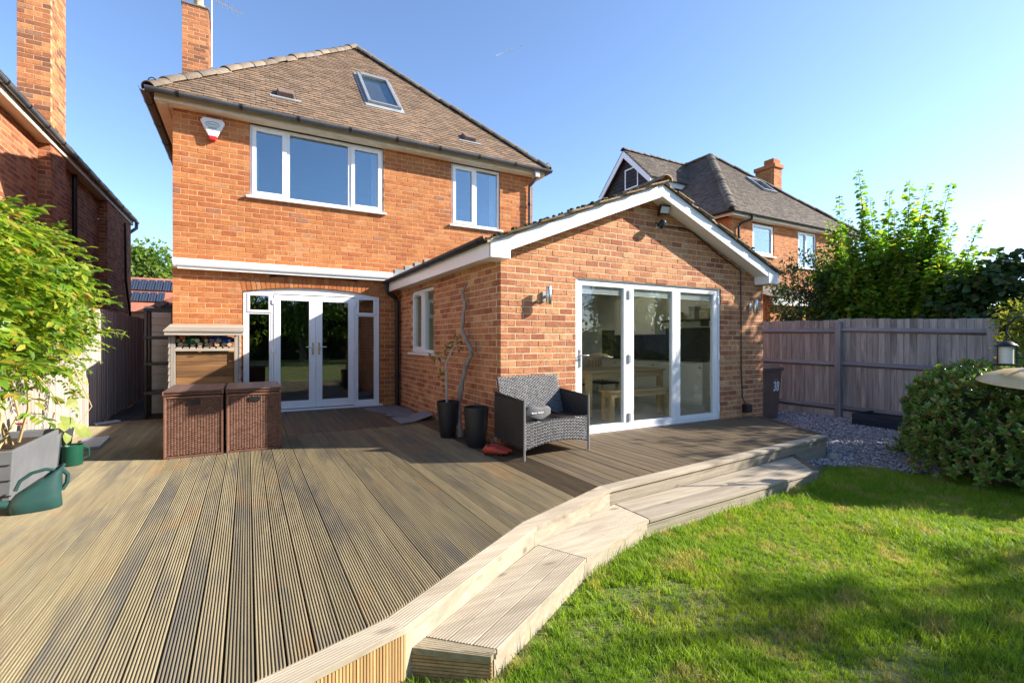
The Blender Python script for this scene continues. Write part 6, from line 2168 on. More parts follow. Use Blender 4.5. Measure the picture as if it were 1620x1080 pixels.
slab('slate_piece', [(-1.93, 9.05), (-1.70, 9.3), (-1.77, 9.42), (-2.0, 9.2)], .01, .03, m_plain('pale_blue_sheet', (.3, .36, .42), .4, .4), 'small pale blue sheet at the foot of the left fence', 'sheet')

# ---------------------------------------------------------------- planter, watering can, jug
M_FAUX = m_plain('grey_planter', (.135, .14, .15), .6, .4, var=.12, nscale=5)
pn = thing('planter', 'grey rectangular planter trough at the foot of the left fence', 'planter', (-1.85, 5.6, 0))
def tapered(x0, x1, y0, y1, h, tp, wall, name, root, mat):
    V = []
    for (d, z) in ((tp, 0), (0, h), (-wall, h), (-wall, h - .08)):
        V += [(x0 + d if d >= 0 else x0 - d, y0 + d if d >= 0 else y0 - d, z), (x1 - abs(d), y0 + abs(d), z), (x1 - abs(d), y1 - abs(d), z), (x0 + abs(d), y1 - abs(d), z)]
    F = [(3, 2, 1, 0)]
    for i in range(3):
        for k in range(4):
            F.append((4 * i + k, 4 * i + (k + 1) % 4, 4 * i + 4 + (k + 1) % 4, 4 * i + 4 + k))
    return MB().add(V, F).build(name, mat, root, bevel=.006)
tapered(-2.0, -1.565, 5.03, 6.12, .41, .03, .03, 'trough', pn, M_FAUX)
MB().box(-1.96, -1.6, 5.07, 6.08, .30, .35).build('soil', M_POTSOIL, pn)
for k in range(3):
    MB().box(-1.985, -1.585, 5.03 + (.022 - .03 * (.06 + k * .12) / .41), 5.06, .06 + k * .12, .06 + k * .12 + .006).build('groove_line', M_BLACK, pn)
pb_ = thing('dark_crate', 'dark grey plastic crate behind the grey planter', 'crate', (-1.8, 6.4, 0))
tapered(-1.98, -1.60, 6.16, 6.66, .34, .04, .02, 'crate', pb_, m_plain('charcoal_plastic', (.05, .055, .065), .5, .4))
MB().box(-1.94, -1.64, 6.2, 6.62, .24, .27).build('soil', M_POTSOIL, pb_)
M_CAN = m_plain('dark_green_plastic', (.018, .06, .055), .38, .5, var=.18, nscale=5)
wc = thing('watering_can', 'dark green plastic watering can with grey spout on the deck', 'watering can', (-1.36, 4.80, 0))
N = 28
WK = .84
secs = [(z_ * WK, a_ * WK, b_ * WK, s_ * WK) for z_, a_, b_, s_ in [(0.0, .165, .088, 0.0), (.008, .172, .094, 0.0), (.10, .168, .096, -.005), (.17, .150, .090, .02), (.23, .115, .075, .055), (.275, .092, .066, .085), (.30, .068, .056, .115)]]
dirv = Vector((.96, .27, 0)).normalized()
sidv = Vector((-dirv.y, dirv.x, 0))
cc = Vector((-1.37, 4.80, 0))
V, F = [], []
for (z, a, b, sh) in secs:
    for k in range(N):
        t_ = 2 * math.pi * k / N
        cx_ = abs(math.cos(t_)) ** .75 * math.copysign(1, math.cos(t_))
        sy_ = abs(math.sin(t_)) ** .75 * math.copysign(1, math.sin(t_))
        V.append(cc + dirv * (sh + a * cx_) + sidv * (b * sy_) + Vector((0, 0, z + .042 * (cx_ + .3) * (z / .252) ** 1.5)))
for i in range(len(secs) - 1):
    for k in range(N):
        F.append((i * N + k, i * N + (k + 1) % N, (i + 1) * N + (k + 1) % N, (i + 1) * N + k))
F.append(tuple(range(N))[::-1])
MB().add(V, F).build('body', M_CAN, wc, True)
rimp = [V[(len(secs) - 1) * N + k] for k in range(N)] + [V[(len(secs) - 1) * N]]
MB().tube(rimp, .008, 6).build('rim', M_CAN, wc, True)
P_ = lambda d, z, s=0: cc + dirv * d * WK + sidv * s + Vector((0, 0, z * WK))
MB().tube([P_(-.13, .19), P_(-.10, .27), P_(-.03, .325), P_(.06, .345), P_(.12, .325)], .012, 8).build('top_handle', M_CAN, wc, True)
MB().tube([P_(.17, .32), P_(.205, .27), P_(.20, .20), P_(.165, .14)], .015, 8).build('back_handle', M_CAN, wc, True)
MB().tube([P_(-.13, .07), P_(-.20, .085), P_(-.24, .10)], [.04, .03, .022], 12).build('spout_base', M_CAN, wc, True)
MB().tube([P_(-.235, .10), P_(-.34, .15), P_(-.45, .21)], [.02, .016, .013], 12).build('spout', m_plain('grey_spout', (.30, .28, .25), .5), wc, True)
MB().lathe([(.001, 0), (.014, 0), (.05, .05), (.05, .06), (.001, .065)], 18, P_(-.45, .205), Matrix.Rotation(R(-62), 3, 'Y')).build('rose', m_plain('grey_rose', (.30, .28, .25), .5), wc, True)
jg = thing('green_jug', 'small dark green plastic jug behind the watering can', 'jug', (-1.55, 6.36, 0))
MB().lathe([(.001, 0), (.082, 0), (.086, .01), (.088, .14), (.094, .2), (.088, .2), (.08, .15), (.001, .02)], 24, (-1.55, 6.36, 0)).build('body', m_plain('green_jug_plastic', (.010, .07, .04), .3, .5), jg, True)
MB().tube([(-1.46, 6.38, .17), (-1.425, 6.39, .15), (-1.425, 6.39, .07), (-1.462, 6.38, .05)], .009, 7).build('handle', m_plain('green_jug_handle', (.010, .07, .04), .3, .5), jg, True)

# ---------------------------------------------------------------- bin, raised bed, stones
M_BIN = m_plain('brown_bin_plastic', (.15, .092, .075), .45, .4, var=.12)
bn2 = thing('wheelie_bin', 'brown wheelie bin numbered 38 beside the extension', 'bin', (8.55, 5.75, LAWN_Z))
bx0, bx1, by0, by1 = 8.40, 9.0, 5.46, 6.10
bz0, bz1 = LAWN_Z, LAWN_Z + 1.0
V = [(bx0 + .05, by0 + .06, bz0 + .03), (bx1 - .05, by0 + .06, bz0 + .03), (bx1 - .05, by1 - .1, bz0 + .03), (bx0 + .05, by1 - .1, bz0 + .03), (bx0, by0, bz1), (bx1, by0, bz1), (bx1, by1, bz1), (bx0, by1, bz1)]
MB().add(V, [(0, 3, 2, 1), (4, 5, 6, 7), (0, 1, 5, 4), (1, 2, 6, 5), (2, 3, 7, 6), (3, 0, 4, 7)]).build('body', M_BIN, bn2, bevel=.025)
MB().box(bx0 - .02, bx1 + .02, by0 - .02, by1 + .02, bz1 - .05, bz1 - .001).build('rim', M_BIN, bn2, bevel=.012)
MB().add([(bx0 - .03, by0 - .04, bz1), (bx1 + .03, by0 - .04, bz1), (bx1 + .03, by1 + .03, bz1 + .02), (bx0 - .03, by1 + .03, bz1 + .02), (bx0 + .05, by0 + .04, bz1 + .05), (bx1 - .05, by0 + .04, bz1 + .05), (bx1 - .05, by1 - .03, bz1 + .07), (bx0 + .05, by1 - .03, bz1 + .07)],
         [(0, 3, 2, 1), (4, 5, 6, 7), (0, 1, 5, 4), (1, 2, 6, 5), (2, 3, 7, 6), (3, 0, 4, 7)]).build('lid', M_BIN, bn2, bevel=.012)
for x in (bx0 + .02, bx1 - .08):
    MB().lathe([(.001, 0), (.09, 0), (.1, .01), (.1, .05), (.09, .06), (.001, .06)], 20, (x, by1 - .04, bz0 + .1), Matrix.Rotation(R(90), 3, 'Y')).build('wheel', M_BLACK, bn2, True)
def text_obj(s, size, M, mat, parent, name, ext=.001):
    cu = bpy.data.curves.new(name, 'FONT')
    cu.body = s
    cu.size = size
    cu.extrude = ext
    cu.offset = .006
    cu.align_x = 'CENTER'
    tmp = bpy.data.objects.new(name, cu)
    COL.objects.link(tmp)
    bpy.context.view_layer.update()
    me = bpy.data.meshes.new_from_object(tmp.evaluated_get(bpy.context.evaluated_depsgraph_get()))
    bpy.data.objects.remove(tmp)
    me.name = name
    me.materials.clear()
    me.materials.append(mat)
    return link(bpy.data.objects.new(name, me), parent, M)
tilt = math.atan2(.06, .97)
Mtx = Matrix.Translation((8.815, 5.476, bz0 + .57)) @ Matrix.Rotation(R(90) + tilt, 4, 'X') @ Matrix.Diagonal((.80, 1.15, 1, 1))
text_obj('38', .22, Mtx, m_plain('white_numerals', (.72, .74, .74), .5), bn2, 'house_number', .002)
Mtx = Matrix.Translation((8.815, 5.465, bz0 + .775)) @ Matrix.Rotation(R(90) + tilt, 4, 'X')
sm = MB()
for k in range(6):
    sm.box(-.045 + k * .015, -.045 + k * .015 + .010, 0, .012, 0, .001)
sm.build('small_print', m_plain('white_print', (.5, .5, .5), .5), bn2, M=Mtx)
rb = thing('raised_bed', 'low dark blue-black painted raised bed against the right fence', 'planter', (9.9, 4.1, LAWN_Z))
M_BEDP = m_wood('blue_black_sleeper', (.018, .024, .035), (.045, .055, .075), 'y', .6, None, 0, None, 14, .4)
for z in (0, .115):
    MB().box(9.50, 9.545, 2.6, 4.50, LAWN_Z + z, LAWN_Z + z + .112).build('sleeper', M_BEDP, rb, bevel=.004)
    MB().box(9.546, 10.18, 4.455, 4.50, LAWN_Z + z, LAWN_Z + z + .112).build('sleeper', M_BEDP, rb, bevel=.004)
MB().box(9.546, 10.18, 2.6, 4.454, LAWN_Z, LAWN_Z + .17).build('soil', M_POTSOIL, rb)
for k, (x, y, s, lab, c_) in enumerate(((6.85, 3.62, .115, 'large blue-grey cobble by the deck corner', (.15, .17, .2)), (6.55, 3.32, .085, 'smaller tan cobble by the deck corner', (.30, .26, .2)))):
    g = np.random.default_rng(k)
    V = []
    for i in range(7):
        ph = math.pi * i / 6
        for q in range(12):
            a = 2 * math.pi * q / 12
            rr = s * (1 + .12 * math.sin(2 * a + k))
            V.append((x + rr * 1.25 * math.sin(ph) * math.cos(a + .5), y + rr * math.sin(ph) * math.sin(a + .5), LAWN_Z + .03 + s * .62 * math.cos(ph)))
    F = [(i * 12 + q, (i + 1) * 12 + q, (i + 1) * 12 + (q + 1) % 12, i * 12 + (q + 1) % 12) for i in range(6) for q in range(12)]
    tag(MB().add(V, F).build('cobble', m_plain('cobble_%d' % k, c_, .7, .3, var=.2, bump=.4), None, True), lab, 'stone', 'cobbles by the deck corner')

# ---------------------------------------------------------------- bird feeder station
FX, FY = 6.90, 1.60
bf_ = thing('bird_feeder_station', 'bird feeder pole with curved arm and wide cream dome baffle standing at the laurel bush', 'bird feeder', (FX, FY, LAWN_Z))
MB().tube([(FX, FY, LAWN_Z), (FX, FY, 1.85)], .016, 8).build('pole', M_BLACK, bf_, True)
arm = [(FX, FY, 1.33), (FX - .016, FY + .016, 1.44), (FX - .057, FY + .065, 1.50), (FX - .113, FY + .126, 1.485), (FX - .154, FY + .17, 1.40), (FX - .162, FY + .178, 1.33), (FX - .146, FY + .162, 1.29), (FX - .162, FY + .178, 1.28)]
MB().tube(arm, .010, 7).build('arm', M_BLACK, bf_, True)
Mtl = Matrix.Rotation(R(5), 3, 'X') @ Matrix.Rotation(R(-4), 3, 'Y')
MB().lathe([(r_ * 1.62, z * 1.62) for r_, z in [(.27, -.06), (.268, -.055), (.225, -.02), (.15, .014), (.06, .032), (.014, .038), (.014, .032), (.06, .026), (.15, .008), (.225, -.026), (.267, -.061)]], 56, (FX, FY, .915), Mtl).build('baffle', m_plain('cream_metal_baffle', (.66, .49, .24), .38, .5, .2, var=.12), bf_, True)
MB().lathe([(.016, .0), (.055, .016), (.048, .065), (.016, .08)], 16, (FX, FY, .96)).build('collar', M_BLACK, bf_, True)
fd_ = thing('hanging_feeder', 'lantern-shaped seed feeder hanging from the curved black arm', 'bird feeder', (FX - .162, FY + .178, 1.0))
hx_, hy_ = FX - .162, FY + .178
MB().lathe([(.001, 1.25), (.04, 1.245), (.084, 1.205), (.09, 1.19), (.065, 1.19), (.001, 1.2)], 20, (hx_, hy_, 0)).build('roof', M_BLACK, fd_, True)
MB().lathe([(.055, 1.02), (.055, 1.19)], 20, (hx_, hy_, 0)).build('tube', m_plain('pale_seed_tube', (.62, .60, .52), .3, .5), fd_, True)
MB().lathe([(.001, 1.0), (.094, 1.0), (.10, 1.018), (.056, 1.018)], 20, (hx_, hy_, 0)).build('tray', M_BLACK, fd_, True)
for a in (0.4, 2.5, 4.6):
    MB().tube([(hx_ + .078 * math.cos(a), hy_ + .078 * math.sin(a), 1.01), (hx_ + .078 * math.cos(a), hy_ + .078 * math.sin(a), 1.2)], .005, 5).build('bar', M_BLACK, fd_)
MB().tube([(hx_, hy_, 1.245), (hx_, hy_, 1.282)], .004, 5).build('hook', M_BLACK, fd_)
# ---------------------------------------------------------------- plants
M_BARK = m_wood('bark', (.10, .075, .055), (.22, .175, .135), 'z', .9, None, 0, None, 12, .8)
M_WIST = m_leaf('climber_leaf', [(0, (.05, .12, .012)), (.35, (.13, .25, .02)), (.7, (.22, .325, .03)), (.93, (.36, .36, .04)), (1, (.42, .25, .06))], .45, .38, .45, 1.5)
M_LAUREL = m_leaf('laurel_leaf', [(0, (.075, .15, .03)), (.45, (.14, .25, .045)), (.75, (.24, .33, .065)), (.86, (.22, .13, .06)), (.95, (.27, .14, .075)), (1, (.5, .44, .1))], .3, .24, .6, 1.6)
M_SHRUB = m_leaf('bright_shrub_leaf', [(0, (.07, .16, .02)), (.5, (.12, .235, .028)), (.9, (.2, .29, .035)), (1, (.34, .3, .05))], .55, .4, .4, 1.9)
M_DARKLEAF = m_leaf('dark_shrub_leaf', [(0, (.025, .06, .022)), (.6, (.045, .09, .03)), (.95, (.08, .12, .035)), (1, (.14, .08, .04))], .35, .35, .5, 1.6)
M_YELLOWLEAF = m_leaf('yellow_green_leaf', [(0, (.10, .17, .03)), (.6, (.22, .27, .05)), (1, (.4, .34, .08))], .45, .4, .4, 1.5)
M_TREELEAF = m_leaf('tree_leaf', [(0, (.06, .12, .022)), (.6, (.11, .19, .03)), (1, (.22, .26, .045))], .5, .45, .4, 1.9)

LEAF_WIST = leaf_shape(0.44, 0.32, 0.06, 0.16)
# climber on the left fence
wi = thing('climbing_shrub', 'sunlit bright green climbing shrub with feathery leaves over the left fence', 'climber', (-1.8, 5.5, .4))
g = np.random.default_rng(21)
def top_z(y):
    return np.interp(y, [2.8, 4.0, 4.9, 5.6, 6.5, 7.3, 7.9], [2.0, 2.2, 2.2, 2.16, 2.08, 1.85, 1.4])
NL = 2600
Y = g.uniform(2.9, 7.45, NL * 3)
tz = top_z(Y)
Z = .55 + (tz - .55) * g.random(NL * 3) ** .62
X = -1.32 - .75 * g.random(NL * 3) ** .8
bulge = np.interp(Z, [.5, 1.0, 1.7, 2.4], [-.22, -.06, 0, -.12]) + np.interp(Y, [3, 5.0, 6.4, 7.5], [.05, .0, -.16, -.3])
lump = .13 * np.sin(Y * 5.1 + Z * 3.3) * np.cos(Z * 4.7 - Y * 2.1)
X = X + bulge + lump
keep = g.random(NL * 3) < np.interp(Z, [.5, .9, 1.15, 1.5, 2.4], [.12, .32, .75, 1.0, 1.0])
keep &= ~((Z < 1.25) & (Y > 5.6) & (Y < 7.0) & (g.random(NL * 3) < .55))
X, Y, Z = X[keep][:NL], Y[keep][:NL], Z[keep][:NL]
base = np.c_[X, Y, Z]
n = len(base)
ax = unit(np.c_[g.normal(.55, .5, n), g.normal(-.1, .7, n), g.normal(.05, .45, n)])
Ps, Ds, Ns, Ss = [], [], [], []
for i in range(n):
    L = g.uniform(.16, .27)
    k = g.integers(4, 7)
    sz = g.uniform(.05, .105) * (1.0 if Y[i] < 6.2 else .8)
    a = ax[i]
    sd = unit(np.cross(a, np.array([0, 0, 1.0])))
    up = np.cross(sd, a)
    for q in range(k):
        s = .25 + .75 * q / k
        p = base[i] + a * L * s + np.array([0, 0, -.05 * s * s])
        for sg in (-1, 1):
            Ps.append(p)
            Ds.append(a * .45 + sd * sg + np.array([0, 0, -.28]) + g.normal(0, .13, 3))
            Ns.append(up + g.normal(0, .25, 3))
            Ss.append(sz * g.uniform(.8, 1.15))
    Ps.append(base[i] + a * L + np.array([0, 0, -.05]))
    Ds.append(a + np.array([0, 0, -.4]))
    Ns.append(up)
    Ss.append(sz * 1.1)
A = leaf_mats(np.array(Ps), np.array(Ds), np.array(Ns), np.array(Ss))
add_leaves(wi, A, LEAF_WIST, M_WIST, 'foliage', n_ind=300)
M_VINE = m_wood('tan_vine', (.33, .24, .12), (.5, .38, .2), 'z', .7)
vr = random.Random(8)
for k in range(9):
    x, y = -1.75 + vr.uniform(-.15, .1), 5.1 + vr.uniform(-.15, .7)
    p = [(x, y, .36)]
    dy = vr.uniform(-.35, .3)
    for q in range(1, 7):
        p.append((x + vr.uniform(-.07, .07) + .04 * q * vr.uniform(-.5, .6), y + dy * q * .5 + vr.uniform(-.06, .06), .36 + q * vr.uniform(.24, .33)))
    MB().tube(p, [.013 - .0013 * q for q in range(7)], 6).build('stem', M_VINE, wi, True)
# trailing tendrils
for (a, b, c) in (((-1.5, 6.2, 1.0), (-1.35, 6.15, .6), (-1.45, 6.1, .42)), ((-1.75, 7.0, 1.45), (-1.55, 7.4, 1.38), (-1.38, 7.75, 1.33))):
    MB().tube([a, b, c], [.006, .005, .003], 5).build('tendril', M_VINE, wi, True)
g2 = np.random.default_rng(4)
tp = np.array([(-1.5, 7.5, 1.36), (-1.44, 7.6, 1.35), (-1.4, 7.7, 1.34), (-1.38, 7.74, 1.33)])
P = np.repeat(tp, 4, axis=0)
A = leaf_mats(P, unit(g2.normal(size=(16, 3)) + np.array([.3, .5, .1])), unit(g2.normal(size=(16, 3)) * .4 + np.array([0, 0, 1])), g2.uniform(.05, .09, 16))
add_leaves(wi, A, LEAF_LANCE, M_WIST, 'tip_leaves')
# broad-leaved plant in the crate
sq = thing('broad_leaved_plant', 'pale broad-leaved plant drooping over the planter end above the green jug', 'plant', (-1.65, 6.2, .35))
P = np.array([(-1.60, 6.22, .52), (-1.52, 6.28, .43), (-1.57, 6.12, .47), (-1.66, 6.3, .62), (-1.50, 6.38, .36), (-1.62, 6.42, .58), (-1.56, 6.18, .36)])
A = leaf_mats(P, unit(np.array([(.6, -.4, -.6), (.5, .1, -.8), (.4, -.7, -.5), (.2, -.3, .3), (.6, .2, -.6), (.3, .3, .2), (.3, -.3, -.9)])), unit(np.array([(.7, -.5, .5)] * 7) + g2.normal(0, .2, (7, 3))), np.array([.17, .18, .13, .15, .14, .13, .12]))
add_leaves(sq, A, LEAF_ROUND, m_leaf('broad_leaf', [(0, (.22, .30, .07)), (1, (.33, .36, .1))], .4), 'tip_leaf', n_ind=6, kind=False)
MB().tube([(-1.72, 6.3, .3), (-1.66, 6.28, .55), (-1.6, 6.25, .5)], [.008, .006, .004], 5).build('stem', M_VINE, sq, True)
MB().tube([(-1.75, 6.1, .95), (-1.66, 6.2, .75), (-1.6, 6.25, .6)], .006, 5).build('stalk', M_VINE, sq, True)
bloom = thing('red_flower', 'small red flower in the planter by the left fence', 'flower', (-1.8, 6.05, .5))
for k in range(6):
    a = k * 1.047
    MB().lathe([(.001, 0), (.018, .006), (.022, .014), (.001, .01)], 8, (-1.80 + .02 * math.cos(a), 5.95 + .02 * math.sin(a), .49)).build('petal', m_plain('red_petal_%d' % k, (.55, .03, .05), .5), bloom, True)
MB().tube([(-1.8, 5.95, .36), (-1.8, 5.95, .49)], .004, 5).build('stalk', M_VINE, bloom)

# laurel hedge on the right
lh = thing('laurel_bush', 'clipped rounded dark green laurel bush with bronze tips beside the lawn', 'bush', (7.65, 1.75, LAWN_Z))
g = np.random.default_rng(33)
NS = 3200
th = g.uniform(0, 2 * math.pi, NS)
cz = g.uniform(0, 1, NS)
u = np.c_[np.cos(th), np.sin(th)]
# superellipsoid: upright sides, rounded top
phi = np.arcsin(np.clip(cz, 0, 1)) * .98
rxy = np.cos(phi) ** .45
zz = np.sin(phi) ** .8
lump = 1 + .07 * np.sin(th * 5 + 3 * zz) + .05 * np.sin(th * 11 - 5 * zz) + .03 * g.normal(size=NS)
lay = np.where(g.random(NS) < .72, 1.0, g.uniform(.72, .95, NS))
P0 = np.c_[7.70 + u[:, 0] * rxy * 1.22 * lump * lay, 1.78 + u[:, 1] * rxy * 1.12 * lump * lay, LAWN_Z + .06 + zz * 1.14 * (1 + .04 * np.sin(th * 4)) * lay]
nrm_ = unit(np.c_[u * (1.1 - zz[:, None]), zz * .9 + .1])
axs = unit(nrm_ + np.array([0, 0, .55]) + .28 * g.normal(size=(NS, 3)))
k = 8
I = np.repeat(np.arange(NS), k)
q = np.tile(np.arange(k), NS)
a = axs[I]
t1 = unit(np.cross(a, np.array([.31, .52, .2])))
t2 = np.cross(a, t1)
ang = q * 2.4 + g.random(NS)[I] * 6.28
out = t1 * np.cos(ang)[:, None] + t2 * np.sin(ang)[:, None]
spread = np.interp(q, [0, k - 1], [1.25, .25])[:, None]
D = unit(a * .75 + out * spread + .1 * g.normal(size=(len(I), 3)))
A = leaf_mats(P0[I] + a * (q[:, None] * .007), D, unit(a - out * .4 + .15 * g.normal(size=(len(I), 3))), g.uniform(.046, .082, len(I)))
add_leaves(lh, A, LEAF_OVAL, M_LAUREL, 'foliage', n_ind=300)
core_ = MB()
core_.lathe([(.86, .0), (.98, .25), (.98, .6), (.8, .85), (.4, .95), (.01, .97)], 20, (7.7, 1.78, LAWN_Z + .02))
core_.build('added_dark_core', m_plain('core_shade_green', (.04, .05, .022), .9, .1, var=.5, nscale=14, bump=1.0, bscale=30), lh, True)  # solid dark core added behind the leaf gaps, stands in for inner shade
C = np.array([(7.7 + .8 * math.cos(b), 1.78 + .7 * math.sin(b), .2 + .3 * (b % 2)) for b in np.arange(0, 6.2, .7)])
limbs(lh, (7.7, 1.78, LAWN_Z), .25, C, .06, M_BARK, 3)

# tall shrub with upright shoots behind the right fence
ts = thing('tall_shrub', 'tall backlit bright green shrub with upright shoots behind the right fence', 'shrub', (12.0, 5.0, LAWN_Z))
g = np.random.default_rng(44)
shoots = []
def wray(px, py, X):
    return np.array(wpt(px, py, X))
for (px, py) in ((1358, 268), (1328, 308), (1341, 345), (1376, 312), (1408, 300), (1416, 330), (1440, 284), (1447, 320), (1468, 290), (1478, 318), (1505, 290), (1495, 330), (1512, 350), (1550, 350), (1556, 392), (1392, 345), (1310, 350), (1300, 375), (1290, 395), (1366, 350), (1428, 350), (1462, 345), (1530, 400), (1520, 415), (1384, 365), (1348, 372)):
    X = 12.0 + g.uniform(-.5, .5)
    top = wray(px, py, X)
    bs = np.array([12.0 + g.uniform(-.35, .35), 5.0 + .55 * (top[1] - 5.0) + g.uniform(-.15, .15), 1.35])
    shoots.append((bs, top))
for i in range(140):
    px = g.uniform(1280, 1540)
    lim = np.interp(px, [1285, 1340, 1440, 1500, 1540], [420, 370, 350, 370, 430])
    top = wray(px, lim + g.uniform(0, 95), 12.0 + g.uniform(-.7, .8))
    bs = np.array([12.0 + g.uniform(-.4, .4), 5.0 + .5 * (top[1] - 5.0) + g.uniform(-.2, .2), 1.1])
    shoots.append((bs, top))
Ps, Ds, Ns, Ss = [], [], [], []
stm = MB()
for (b, t_) in shoots:
    L = np.linalg.norm(t_ - b)
    m = (b + t_) / 2 + g.normal(0, .06, 3)
    f = lambda s: b * (1 - s) ** 2 + m * 2 * s * (1 - s) + t_ * s * s
    stm.tube([tuple(f(s)) for s in (0, .3, .6, .85, 1)], [.016, .012, .008, .005, .003], 5)
    nl = int(L / .022)
    for i in range(nl):
        s = .22 + .78 * i / nl
        p = f(s)
        an = i * 2.2 + g.uniform(-.4, .4)
        o = np.array([math.cos(an), math.sin(an), .15])
        for rep in range(1 if s > .8 else 2):
            Ps.append(p + o * .02 + (g.normal(0, .06 * (1 - s) + .004, 3)))
            Ds.append(o + np.array([0, 0, -.15]) + g.normal(0, .25, 3))
            Ns.append(np.array([0, 0, 1]) * .8 + o * .5 + g.normal(0, .3, 3))
            Ss.append(g.uniform(.085, .15) * (1.0 if s < .9 else .75))
A1 = leaf_mats(np.array(Ps), np.array(Ds), np.array(Ns), np.array(Ss))
A2, C2 = clump_crown((12.2, 5.05, 2.05), (.95, 1.7, 1.15), 330, 24, .115, 45, .25, .34)
add_leaves(ts, np.concatenate([A1, A2]), LEAF_ROUND, M_SHRUB, 'crown')
stuff(stm.build('shoots', M_BARK, ts, True))
limbs(ts, (12.1, 5.0, LAWN_Z), .9, C2[::16], .07, M_BARK, 4)

def shrub(name, label, c, r_, n_clump, per, ls, seed, mat, shape=LEAF_OVAL, cat='shrub', clump_r=.3, shell=.5, trunk=.06, flat=.8, base_z=LAWN_Z, group=None, droop=.25):
    t = thing(name, label, cat, (c[0], c[1], base_z), group)
    A, C = clump_crown(c, r_, n_clump, per, ls, seed, shell, clump_r, droop, flat)
    add_leaves(t, A, shape, mat, 'crown')
    limbs(t, (c[0], c[1], base_z), max(.3, (c[2] - r_[2] - base_z) + .4 * r_[2]), C[::max(1, n_clump // 10)], trunk, M_BARK, seed)
    return t
shrub('dark_shrub', 'dark narrow-leaved evergreen shrub over the fence next to the extension', (11.55, 6.5, 2.15), (.6, .95, 1.35), 190, 26, .095, 61, M_DARKLEAF, LEAF_LANCE)
shrub('hazel_bush', 'dark broad-leaved bush over the right end of the fence', (12.0, 3.2, 1.85), (.85, 1.0, 1.0), 190, 26, .13, 62, M_DARKLEAF, LEAF_ROUND)
shrub('golden_bush', 'yellow-green bush beyond the end post of the right fence', (10.0, 2.12, 1.35), (.5, .5, .75), 170, 30, .07, 63, M_YELLOWLEAF, LEAF_OVAL, clump_r=.2)
shrub('low_shrub', 'low mixed shrub between the laurel and the end of the right fence', (9.3, 2.1, .6), (.6, .7, .65), 70, 22, .07, 64, M_LAUREL, LEAF_OVAL, clump_r=.2)

def tree(name, label, c, r_, n_clump, per, ls, seed, mat=M_TREELEAF, trunk=.14, shape=LEAF_OVAL, clump_r=.5, shell=.45, group=None):
    return shrub(name, label, c, r_, n_clump, per, ls, seed, mat, shape, 'tree', clump_r, shell, trunk, .75, LAWN_Z if c[1] < 30 else -.3, group)
# trees just out of frame that shade the right side of the garden
tree('boundary_tree', 'slim tree on the right boundary whose shade falls on the gable corner', (12.9, 2.05, 3.5), (.8, .68, 2.1), 190, 36, .13, 71, group='trees along the right boundary', clump_r=.32)
tree('boundary_tree', 'round tree on the right boundary shading the far lawn', (12.7, -.1, 2.75), (1.1, 1.4, 2.0), 230, 34, .13, 72, group='trees along the right boundary', clump_r=.36)
tree('boundary_tree', 'taller tree on the right boundary shading the near lawn', (12.9, -4.25, 3.9), (1.4, 1.35, 3.0), 340, 34, .14, 73, group='trees along the right boundary', clump_r=.4)
bfence = thing('garden_fence', 'timber fence along the right boundary beside and behind the camera', 'fence', (10.35, -10, LAWN_Z))
for k in range(118):
    Mx = Matrix.Translation((10.36, -20 + k * .182, LAWN_Z - .02)) @ Matrix.Diagonal((-1, 1.55, 1.85 + .02 * math.sin(k * 1.7), 1))
    link(bpy.data.objects.new('fence_board', fbr[k % 4]), bfence, Mx)
for i, (x, y, h) in enumerate(((9.35, -1.6, 1.0), (9.3, -4.4, 1.2), (9.4, -8.0, 1.4), (9.3, -12.5, 1.3))):
    shrub('border_shrub', ('rounded border shrub nearest the camera on the right', 'second border shrub along the right fence', 'third border shrub along the right fence', 'farthest border shrub along the right fence')[i], (x, y, h - .2), (.75, 1.1, h), 110, 26, .11, 95 + i, M_YELLOWLEAF if i % 2 == 0 else M_SHRUB, LEAF_OVAL, clump_r=.3, group='shrubs along the right fence behind the camera')
# garden trees behind the camera, seen mirrored in the door glass
for i, (x, y, h, r0) in enumerate(((-4.5, -19, 4.4, 2.6), (-.5, -22, 5.2, 3.0), (3.6, -20, 4.2, 2.6), (8.0, -21.5, 5.4, 3.2), (14, -20, 5.0, 3.2), (-9, -18, 5, 3))):
    tree('garden_tree', ('dark leafy tree at the far end of the lawn nearest the left fence', 'tall dark tree at the end of the lawn behind the camera', 'rounded tree in the middle of the lawn end', 'largest tree at the right of the lawn end', 'tree beyond the right boundary at the lawn end', 'tree beyond the left fence at the lawn end')[i],
         (x, y, h), (r0, r0 * .9, h - .4), 130, 30, .30, 80 + i, trunk=.2, clump_r=.8, group='trees at the far end of the garden')
A_h = []
gh = np.random.default_rng(70)
bh = thing('back_hedge', 'tall dark hedge across the far end of the garden behind the camera', 'hedge', (2, -25, LAWN_Z))
P = np.c_[gh.uniform(-14, 20, 15000), gh.uniform(-26, -24, 15000), gh.uniform(-.25, 4.6, 15000) + .5 * np.sin(gh.uniform(0, 6, 15000))]
A = leaf_mats(P, unit(gh.normal(size=(15000, 3)) + np.array([0, .6, -.3])), unit(gh.normal(size=(15000, 3)) + np.array([0, .8, .6])), gh.uniform(.22, .4, 15000))
add_leaves(bh, A, LEAF_OVAL, M_DARKLEAF, 'foliage')
MB().box(-15, 21, -25.3, -24.8, LAWN_Z, 4.2).build('added_dark_core', m_plain('hedge_core_shade', (.03, .06, .02), .9, .1, var=.4, nscale=4), bh)  # plain dark box added to block bright gaps between the hedge leaves
for k in range(9):
    MB().tube([(-13 + 4 * k, -25, LAWN_Z - .1), (-12.9 + 4 * k, -25.1, 1.5), (-13 + 4 * k, -25, 3.8)], [.1, .07, .02], 7).build('trunk', M_BARK, bh, True)
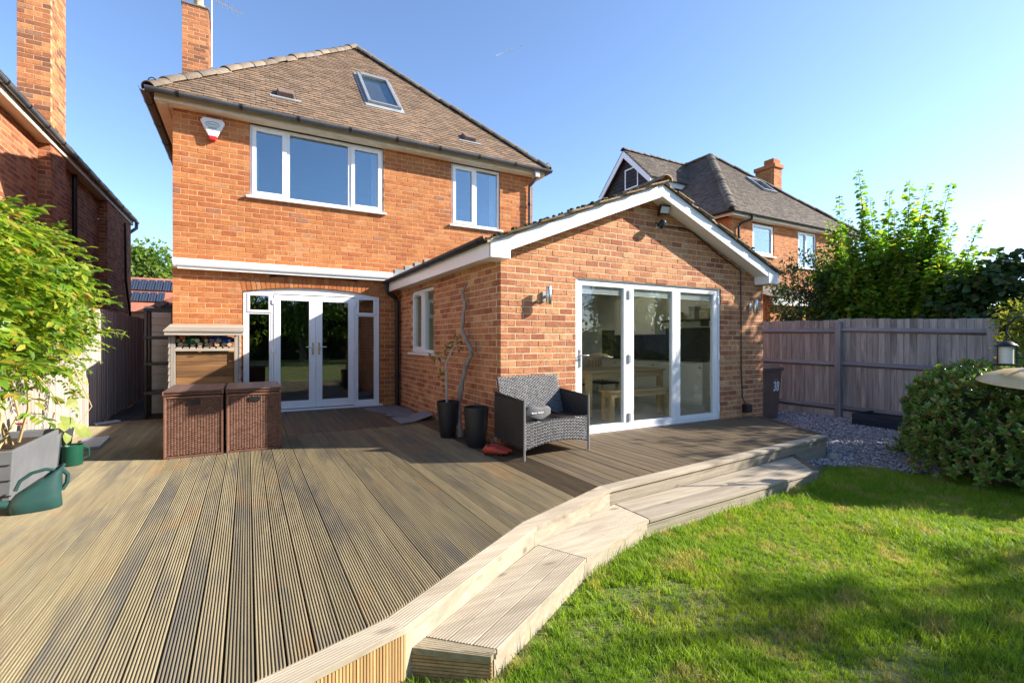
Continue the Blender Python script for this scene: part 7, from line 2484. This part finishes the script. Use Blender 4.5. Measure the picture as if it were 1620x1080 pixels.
tree('neighbour_tree', 'large tree in the garden beyond the right boundary', (21.5, -11, 4.2), (4.2, 4.4, 4.0), 150, 34, .34, 88, trunk=.25, clump_r=.9)
tree('street_tree', 'rounded green tree beyond the distant red roof', (-7.6, 48, 6.2), (3.4, 3.0, 2.9), 170, 30, .42, 91, trunk=.3, clump_r=.8)

# dry leaves on the deck and lawn
M_DRY = m_leaf('dry_leaf', [(0, (.16, .07, .03)), (1, (.36, .2, .08))], .15)
dr = random.Random(6)
for i in range(26):
    if i < 16:
        x, y, z = dr.uniform(-1.5, 2.4), dr.uniform(4.4, 8.8), .008
    else:
        x, y, z = dr.uniform(4.2, 6.4), dr.uniform(1.2, 2.6), LAWN_Z + .04
    s = dr.uniform(.025, .045)
    me = np_mesh('fallen_leaf', LEAF_OVAL[0], [LEAF_OVAL[1], LEAF_OVAL[2]], M_DRY) if i == 0 else me
    o = bpy.data.objects.new('fallen_leaf', me)
    link(o, None, Matrix.Translation((x, y, z)) @ Matrix.Rotation(dr.uniform(0, 6.28), 4, 'Z') @ Matrix.Rotation(dr.uniform(-.2, .2), 4, 'X') @ Matrix.Scale(s, 4))
    tag(o, 'small dry fallen leaf lying on the deck boards' if i < 16 else 'small dry fallen leaf lying on the shaded lawn', 'leaf', 'fallen leaves on the deck' if i < 16 else 'fallen leaves on the lawn')
# vapour trail
a, b = Vector((0.4573, 0.88994, 0.59973)) * 3000, Vector((0.5096, 0.8608, 0.6237)) * 3000
t = NT('vapour')
em = t.node('ShaderNodeBsdfDiffuse')
t.set(em.inputs[0], (.9, .9, .9))
tp_ = t.node('ShaderNodeBsdfTransparent')
mx_ = t.node('ShaderNodeMixShader')
mx_.inputs[0].default_value = .30
t.l.new(tp_.outputs[0], mx_.inputs[1])
t.l.new(em.outputs[0], mx_.inputs[2])
ct = MB().tube([a, a.lerp(b, .05), a.lerp(b, .5), b], [1.0, 5.5, 5.0, 1.0], 10).build('vapour_trail', t.done(mx_.outputs[0]), None, True)
stuff(ct)
ct['label'] = 'short white vapour trail in the blue sky'
